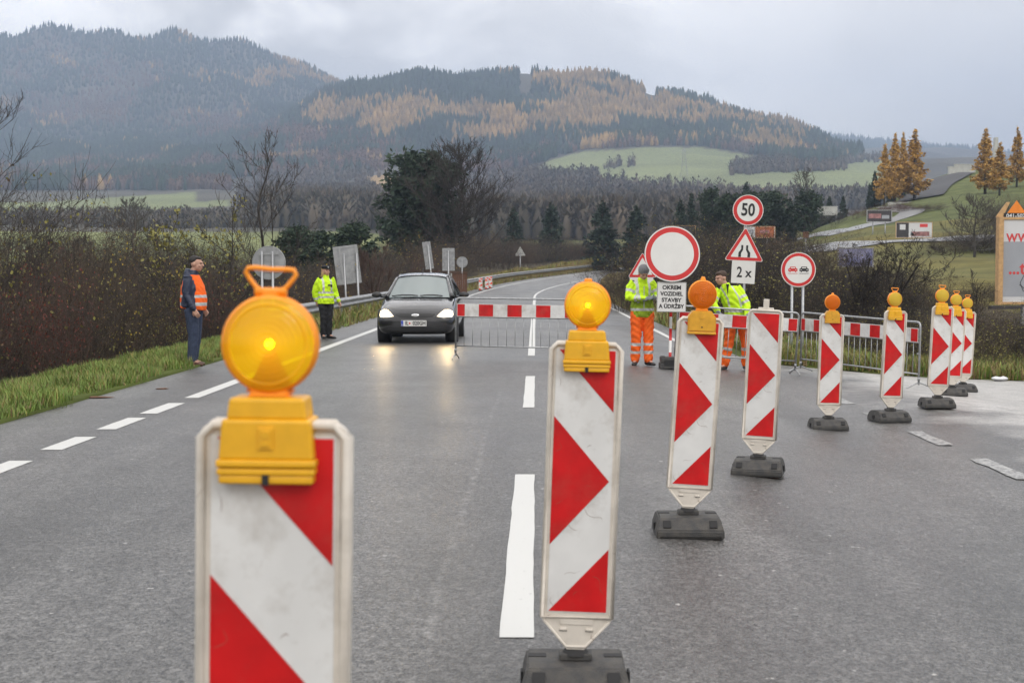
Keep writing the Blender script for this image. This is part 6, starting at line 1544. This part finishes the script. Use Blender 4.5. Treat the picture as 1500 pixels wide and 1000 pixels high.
def figure(root, J, look, legs_mat, legs_paint, top, top_mats, top_paint, shoe, hair, hands_skin=True, hat=None, vest=None, collar=None, belly=1.0, kh=1.0, curl=.5, skirt=0.0, glove=None, wr=.006):
    """J: joints in metres, local frame facing -y"""
    hp_, ch, nk, hd = [Vector(J[k]) for k in ('hip', 'chest', 'neck', 'head')]
    rot = Matrix.Rotation(R(look[0]), 3, 'Z') @ Matrix.Rotation(R(look[1]), 3, 'X') @ Matrix.Rotation(R(look[2]), 3, 'Y')
    hs, T = head_shapes(hd, rot, kh); B = list(hs)
    B.append(limb([nk - Vector((0, 0, .05)), nk.lerp(hd, .55)], [.062, .054], 12))
    wst = hp_.lerp(ch, .5)
    shl, shr = Vector(J['shl']), Vector(J['shr'])
    def torso(e, z0=0.0):
        s_ = (shl - shr); hx = s_.length / 2
        return ell_loft([(hp_ + Vector((0, 0, -.10 + z0)), .135 + e, .105 + e), (hp_ + Vector((0, 0, .0)), .168 + e, .118 * (1 + (belly - 1) * .5) + e), (wst, .150 * (1 + (belly - 1) * .6) + e, .112 * belly + e), (ch, .172 * (1 + (belly - 1) * .4) + e, .122 * (1 + (belly - 1) * .6) + e), (ch.lerp(nk, .55), .150 + e, .105 + e), (nk - Vector((0, 0, .04)), .085 + e * .6, .07 + e * .5), (nk + Vector((0, 0, .0)), .06 + e * .3, .06 + e * .3)], 20)
    B.append(torso(-.012)); hand_b = []
    for sd, s in (('l', 1), ('r', -1)):
        sh, el, wr_ = Vector(J['sh' + sd]), Vector(J['el' + sd]), Vector(J['wr' + sd]); B.append(limb([ch.lerp(nk, .5), sh, el, wr_], [.05, .050, .038, .026], 12))
        hpj, kn, an = Vector(J['hp' + sd]), Vector(J['kn' + sd]), Vector(J['an' + sd]); B.append(limb([hpj, kn, an], [.082, .052, .036], 12)); B.append(limb([an, an + Vector(J['toe' + sd]).normalized() * .15 - Vector((0, 0, .055))], [.034, .028], 8))
        hd_dir = Vector(J.get('hd' + sd, (wr_ - el))); pn = Vector(J.get('pn' + sd, (-s, 0, 0))); H_ = hand_shapes(wr_, hd_dir, pn, J.get('th' + sd, s), curl, 1.03 if glove is None else 1.18)
        (hand_b.extend(H_) if glove is not None else B.extend(H_))
        if glove is not None: B.append(limb([wr_, wr_ + hd_dir.normalized() * .07], [.024, .02], 8)); hand_b.append(limb([wr_ - hd_dir.normalized() * .03, wr_ + hd_dir.normalized() * .02], [.038, .034], 10))
    body_o = fuse('body', B, .0078, [M['skin']], root, 2)
    face_bits(T, root)
    if glove is not None: fuse('gloves', hand_b, .0072, [glove], root, 1)
    # trousers
    L_ = [ell_loft([(hp_ + Vector((0, 0, .06)), .172 * (1 + (belly - 1) * .5), .125 * (1 + (belly - 1) * .5)), (hp_ + Vector((0, 0, -.03)), .180, .130), (hp_ + Vector((0, 0, -.12)), .165, .118)], 18)]
    for sd in 'lr':
        a, k_, n_ = Vector(J['hp' + sd]), Vector(J['kn' + sd]), Vector(J['an' + sd]); w0, w1, w2 = J.get('legw', (.100, .074, .066)); L_.append(limb([a, a.lerp(k_, .5), k_, k_.lerp(n_, .5), n_ + (n_ - k_).normalized() * -.02], [w0, (w0 + w1) * .5, w1, (w1 + w2) * .51, w2], 14))
    fuse('trousers', L_, .011, legs_mat, root, 2, legs_paint, wr, 2)
    # jacket
    e = .022; hem = skirt; K = [torso(e)]
    if hem: K.append(ell_loft([(wst, .165 * (1 + (belly - 1) * .6) + e * .6, .125 * belly + e * .6), (hp_ + Vector((0, 0, 0)), .18 * (1 + (belly - 1) * .4) + e * .5, .135 * belly + e * .4), (hp_ + Vector((0, 0, -hem)), .182 + e * .4, .132 + e * .4)], 20))
    for sd in 'lr':
        sh, el, wr_ = Vector(J['sh' + sd]), Vector(J['el' + sd]), Vector(J['wr' + sd]); K.append(limb([ch.lerp(nk, .4), sh, sh.lerp(el, .5), el, el.lerp(wr_, .5), wr_ - (wr_ - el).normalized() * .015], [.07, .080, .072, .062, .056, .046], 14))
    if collar: K.append(ell_loft([(nk + Vector((0, .0, -.05)), .095, .09), (nk + Vector((0, -.005, .015)), .080, .082), (nk + Vector((0, -.005, .05)), .074, .078)], 16))
    fuse('jacket', K, .011, top_mats, root, 2, top_paint, wr, 5)
    # shoes
    for sd in 'lr': fuse('shoe', shoe_shapes(J['an' + sd], J['toe' + sd]), .009, [shoe], root, 1)
    if hair: 
        Hh = []
        for c, r in hair[1]:
            bm = ball(c, r)
            for v in bm.verts: v.co = T(v.co)
            Hh.append(bm)
        o = fuse('hair', Hh, .008, [M[hair[0]]], root, 1, None, .002)
    if hat: hat(T, root)
    return T
def stand(h=1.78, lean=(0, 0), foot=.11, hipz=None):
    k = h / 1.78; J = dict(hip=(0, 0, .96 * k), chest=(0, 0, 1.27 * k), neck=(0, .01, 1.50 * k), head=(0, -.015, 1.655 * k), shl=(.185 * k, .01, 1.435 * k), shr=(-.185 * k, .01, 1.435 * k), ell=(.235 * k, .03, 1.13 * k), elr=(-.235 * k, .03, 1.13 * k), wrl=(.24 * k, -.06, .87 * k), wrr=(-.24 * k, -.06, .87 * k),
                         hpl=(.095 * k, 0, .90 * k), hpr=(-.095 * k, 0, .90 * k), knl=(foot, -.02, .49 * k), knr=(-foot, -.02, .49 * k), anl=(foot, .02, .085), anr=(-foot, .02, .085), toel=(.2, -1, 0), toer=(-.2, -1, 0)); return J
def arm_band(C, J, sd, lo, hi, rad=.11):
    s_, d_ = along(C, [J['sh' + sd], J['el' + sd], J['wr' + sd]]); return (d_ < rad) & (s_ > lo) & (s_ < hi)
def off_arms(C, J):
    """true for faces that belong to the trunk rather than a sleeve"""
    m = np.ones(len(C), bool)
    for sd in 'lr':
        s_, d_ = along(C, [J['sh' + sd], J['el' + sd], J['wr' + sd]]); ax = .5 * (np.array(J['shl'])[0] + np.array(J['shr'])[0]); m &= ~((d_ < .092) & (np.abs(C[:, 0] - ax) > .150))
    return m
# --- man in the orange vest, in profile, looking to the right of the picture
J = stand(1.80); J.update(hip=(0, .02, .97), chest=(0, .02, 1.28), neck=(0, .01, 1.52), head=(0, -.055, 1.665), shl=(.17, .03, 1.45), shr=(-.17, .03, 1.45), ell=(.235, .09, 1.15), elr=(-.215, .03, 1.15), wrl=(.235, -.08, .93), wrr=(-.23, -.10, .92), hdl=(0, -.5, -.8), hdr=(-.02, -.5, -.8), knl=(.09, .0, .50), knr=(-.10, -.03, .50), anl=(.09, .05, .085), anr=(-.11, .0, .085), toel=(.05, -1, 0), toer=(-.05, -1, 0), legw=(.118, .086, .072))
p = at(281, HOR, F / 89.5); p.x = -5.60; man = empty('person', (p.x - .0, p.y, rz(p.x, p.y) + .0), R(82), 'man in orange reflective vest and dark blue jacket standing in profile on the grass edge', 'person')

def pv_(C): return np.zeros(len(C))
figure(man, J, (0, 4, 0), [M['jeans']], None, None, [M['navy']], None, M['shoebrown'], ('hairdark', [((0, .030, .052), (.080, .088, .080)), ((0, -.005, .088), (.066, .075, .034)), ((0, .07, -.01), (.06, .035, .06))]), belly=1.28, collar=True, curl=.9, wr=.004, kh=1.06, skirt=.02)
# hood and quilting ribs on the sleeves, then the vest as its own garment
fuse('hood', [ell_loft([((0, .055, 1.47), .12, .07), ((0, .085, 1.53), .115, .07), ((0, .075, 1.585), .085, .05)], 16)], .010, [M['navy']], man, 1)
for sd in 'lr':
    b = MB(); P_ = [Vector(J['sh' + sd]), Vector(J['el' + sd]), Vector(J['wr' + sd])]
    for i in range(9):
        t = i / 9 * 2; seg = int(t); c = P_[seg].lerp(P_[seg + 1], t - seg); d_ = (P_[seg + 1] - P_[seg]).normalized(); b.bm(ell_loft([(c - d_ * .022, .060 - i * .0015, .060 - i * .0015), (c, .079 - i * .0030, .079 - i * .0030), (c + d_ * .022, .060 - i * .0015, .060 - i * .0015)], 14), 0, sm=True)
    b.build('quilted_sleeve', M['navy'], man)
hp_, ch, nk = Vector(J['hip']), Vector(J['chest']), Vector(J['neck'])
def vp(C):
    z = C[:, 2]; m = np.zeros(len(C)); m[((z > .985) & (z < 1.035)) | ((z > 1.115) & (z < 1.165))] = 1; return m
fuse('reflective_vest', [ell_loft([(hp_ + Vector((0, -.01, -.04)), .178, .215), (hp_ + Vector((0, -.02, .06)), .180, .225), (hp_.lerp(ch, .5) + Vector((0, -.02, 0)), .176, .222), (ch + Vector((0, -.01, 0)), .172, .198), (ch.lerp(nk, .5), .170, .150), (nk + Vector((0, 0, -.03)), .12, .10)], 22)], .011, [M['orange'], M['silver']], man, 1, vp, .004)
# --- police officer in yellow jacket
J = stand(1.66); J.update(shl=(.155, .01, 1.335), shr=(-.155, .01, 1.335), ell=(.235, .03, 1.06), wrl=(.30, -.05, .84), wrr=(-.20, .08, .86), elr=(-.245, .07, 1.06), knl=(.075, -.02, .47), knr=(-.07, -.02, .47), anl=(.075, .0, .085), anr=(-.06, .03, .085), toel=(.6, -1, 0), toer=(-.1, -1, 0), legw=(.098, .070, .062))
p = at(477, HOR, F / 64.5); cop = empty('person', (p.x, p.y, rz(p.x, p.y)), R(28), 'police officer with blond hair, black cap and yellow reflective jacket beside the guard rail', 'person')
def jp(J):
    def f(C):
        m = np.zeros(len(C)); z = C[:, 2]; tr = off_arms(C, J); m[tr & (((z > .93) & (z < .97)) | ((z > 1.03) & (z < 1.07)))] = 1; m[tr & (np.abs(np.abs(C[:, 0]) - .095) < .022) & (z > 1.06)] = 1
        for sd in 'lr': m[arm_band(C, J, sd, .42, .47) | arm_band(C, J, sd, .36, .39) & False] = 1
        return m
    return f
def cap_hat(T, root):
    b = MB(); b.bm(ball((0, .012, .078), (.088, .100, .052)), 0, sm=True); b.bm(ell_loft([((0, .010, .045), .088, .098), ((0, .010, .085), .090, .102), ((0, .01, .10), .096, .108), ((0, .01, .115), .07, .08)], 20), 0, sm=True)
    b.bm(ball((0, -.095, .048), (.062, .045, .008)), 0, sm=True); b.bm(ball((0, -.098, .082), (.016, .006, .016)), 1, sm=True)
    for i, v in enumerate(b.v): b.v[i] = T(v)
    b.build('cap', [M['blackcloth'], M['silver']], root)
figure(cop, J, (14, 2, 0), [M['blackcloth']], None, None, [M['hivis'], M['silver']], jp(J), M['shoe'], ('hairblond', [((0, .035, .015), (.088, .085, .085)), ((.066, .03, -.07), (.028, .045, .085)), ((-.066, .03, -.07), (.028, .045, .085)), ((0, .07, -.07), (.075, .035, .085))]), hat=cap_hat, collar=True, skirt=.10, belly=1.05, wr=.008)
b = MB(); b.box((.04, -.165, 1.22), (.09, .012, .035), 0, .003); b.box((.08, -.17, 1.205), (.03, .03, .06), 0, .005); b.build('radio', M['black'], cop)
# --- worker with grey cap, head bowed over his gloves
J = stand(1.76); J.update(hip=(0, .01, .93), chest=(0, .0, 1.24), neck=(.0, -.02, 1.455), head=(.005, -.085, 1.585), shl=(.185, .0, 1.40), shr=(-.185, .0, 1.40), ell=(.265, -.10, 1.17), elr=(-.265, -.09, 1.17), wrl=(.135, -.27, 1.165), wrr=(.005, -.285, 1.145), hdl=(-1, -.12, .08), hdr=(1, -.05, .10), pnl=(0, .3, -1), pnr=(0, .2, 1), thl=-1, thr=-1, knl=(.105, -.03, .48), knr=(-.105, -.01, .48), anl=(.105, -.03, .085), anr=(-.115, .03, .085), toel=(.45, -1, 0), toer=(-.30, -1, 0), legw=(.112, .086, .078))
J['pnl'] = (0, 0, -1); J['pnr'] = (0, 0, 1)
p = at(941, HOR, F / 85.5); wk = empty('person', (p.x, p.y, rz(p.x, p.y)), R(6), 'road worker with grey knit cap and bowed head pulling on gloves beside the text plate', 'person')
def wp(J):
    def f(C):
        m = np.zeros(len(C)); z = C[:, 2]; tr = off_arms(C, J); m[tr & (z < 1.16)] = 2; m[tr & (np.abs(z - .965) < .022)] = 1; m[tr & (np.abs(np.abs(C[:, 0]) - .105) < .024) & (z > 1.13)] = 1
        for sd in 'lr': m[arm_band(C, J, sd, .12, .17) | arm_band(C, J, sd, .40, .45)] = 1
        return m
    return f
def tp_(J):
    def f(C):
        m = np.zeros(len(C))
        for sd in 'lr':
            s_, d_ = along(C, [J['hp' + sd], J['kn' + sd], J['an' + sd]]); L1 = (Vector(J['kn' + sd]) - Vector(J['hp' + sd])).length; m[(d_ < .12) & (((s_ > L1 + .085) & (s_ < L1 + .135)) | ((s_ > L1 + .225) & (s_ < L1 + .275)))] = 1
        return m
    return f
def beanie(T, root):
    P_ = []
    for bm in (ball((0, .018, .062), (.094, .110, .085)), ell_loft([((0, .018, .018), .092, .106), ((0, .018, .06), .096, .110), ((0, .018, .075), .09, .10)], 18)):
        for v in bm.verts: v.co = T(v.co)
        P_.append(bm)
    fuse('knit_cap', P_, .009, [M['knit']], root, 1, None, .0015)
figure(wk, J, (6, 32, 0), [M['orange'], M['silver']], tp_(J), None, [M['hivis'], M['silver'], M['hivisshade']], wp(J), M['shoe'], None, hat=beanie, glove=M['glove'], collar=True, skirt=.10, belly=1.12, curl=.9, wr=.009)
b = MB(); b.box((0, -.168, 1.15), (.014, .012, .42), 0, .003); b.build('zip', M['silver'], wk)
# --- worker leaning to the left over the barrier
J = stand(1.80); J.update(hip=(.10, .03, .95), chest=(.02, -.02, 1.25), neck=(-.10, -.05, 1.465), head=(-.185, -.075, 1.60), shl=(.12, -.01, 1.41), shr=(-.24, -.03, 1.37), ell=(.265, -.09, 1.14), wrl=(.235, -.27, .93), elr=(-.33, -.16, 1.16), wrr=(-.26, -.33, 1.02), hdl=(-.06, -.15, -1), hdr=(.3, -.5, -.5), pnl=(0, 1, -.1), hpl=(.19, .03, .89), hpr=(.01, .03, .89), knl=(.27, .02, .48), knr=(-.03, .0, .48), anl=(.27, .06, .085), anr=(-.10, .03, .085), toel=(.1, -1, 0), toer=(-.5, -1, 0), legw=(.108, .082, .074), thl=-1)
p = at(1076, HOR, F / 84.6); w2 = empty('person', (p.x - .04, p.y + .12, rz(p.x, p.y)), 0, 'road worker with bare dark head leaning and gripping the barrier behind it', 'person')
def wp2(J):
    def f(C):
        m = np.zeros(len(C)); z = C[:, 2]; x = C[:, 0]; tr = off_arms(C, J); cx = np.interp(z, [.95, 1.25, 1.46], [.10, .02, -.10]); m[tr & ((np.abs(z - 1.03) < .022))] = 1; m[tr & (np.abs(np.abs(x - cx) - .10) < .015) & (z > 1.1)] = 1
        for sd in 'lr': m[arm_band(C, J, sd, .14, .185) | arm_band(C, J, sd, .24, .285)] = 1
        return m
    return f
figure(w2, J, (-62, 12, 0), [M['orange'], M['silver']], tp_(J), None, [M['hivis'], M['silver']], wp2(J), M['shoe'], ('hairbrown', [((0, .030, .052), (.082, .092, .080)), ((0, -.02, .088), (.064, .072, .034)), ((0, .07, -.005), (.064, .036, .06))]), glove=M['glove'], collar=True, skirt=.06, belly=1.08, curl=1.1, wr=.009)
b = MB(); b.prism([(-.115, 1.50), (-.085, 1.30), (-.065, 1.50)], -.205, -.195, 0); b.build('shirt_front', M['blackcloth'], w2)
# --- two people behind the misted windscreen, only head and shoulders show
for (dx, lab, hr) in ((.36, 'driver seen faintly behind the windscreen on the steering wheel side', 'hairdark'), (-.36, 'passenger in pale top seen faintly behind the windscreen', 'hairbrown')):
    root = empty('person', (CX + dx, CY + 2.20, cz_), 0, lab, 'person'); hs, T = head_shapes(Vector((0, 0, 1.20)), Matrix.Identity(3))
    Bm = hs + [limb([(0, .02, 1.02), (0, 0, 1.13)], [.06, .055], 10), ell_loft([((0, .03, .55), .15, .11), ((0, .03, .75), .155, .115), ((0, .03, .92), .175, .115), ((0, .03, 1.0), .14, .09), ((0, .03, 1.04), .07, .06)], 16)]
    for s in (-1, 1):
        e_ = (s * .22, -.1, .76); w_ = (s * .16, -.42, .90) if dx > 0 else (s * .12, -.25, .62); Bm.append(limb([(s * .16, .03, .98), e_, w_], [.052, .04, .03], 10)); Bm += hand_shapes(w_, (0, -.6, .3 if dx > 0 else -.2), (0, 0, -1), -s, .7)
        Bm.append(limb([(s * .09, .02, .52), (s * .12, -.42, .56), (s * .12, -.62, .25)], [.08, .06, .045], 10))
    fuse('body', Bm, .0085, [M['skin']], root, 2); face_bits(T, root)
    fuse('shirt', [ell_loft([((0, .03, .54), .17, .13), ((0, .03, .75), .175, .135), ((0, .03, .92), .195, .135), ((0, .03, 1.0), .155, .105), ((0, .03, 1.045), .085, .075)], 16)] + [limb([(s * .16, .03, .98), (s * .22, -.1, .76), (s * .165, -.30, .85) if dx > 0 else (s * .14, -.2, .66)], [.07, .055, .045], 10) for s in (-1, 1)], .012, [M['postergrey'] if dx < 0 else M['navy']], root, 1)
    Hh = []
    for c, r in (((0, .030, .052), (.082, .092, .080)), ((0, -.02, .088), (.064, .072, .034)), ((0, .07, -.005), (.064, .036, .06))):
        bm = ball(c, r)
        for v in bm.verts: v.co = T(v.co)
        Hh.append(bm)
    fuse('hair', Hh, .009, [M[hr]], root, 1)

# ------------------------------------------------------------------ air
b = MB(); b.box((0, 2500, 345), (9600, 5600, 722)); hz = b.build('haze', [])
hm_ = bpy.data.materials.new('haze air'); hm_.use_nodes = True; t = hm_.node_tree; t.nodes.clear(); o_ = t.nodes.new('ShaderNodeOutputMaterial'); pv = t.nodes.new('ShaderNodeVolumePrincipled')
pv.inputs['Color'].default_value = (.52, .64, .86, 1); pv.inputs['Density'].default_value = .00026; pv.inputs['Anisotropy'].default_value = 0.1
t.links.new(pv.outputs[0], o_.inputs['Volume']); hz.data.materials.append(hm_); tag(hz, kind='stuff')
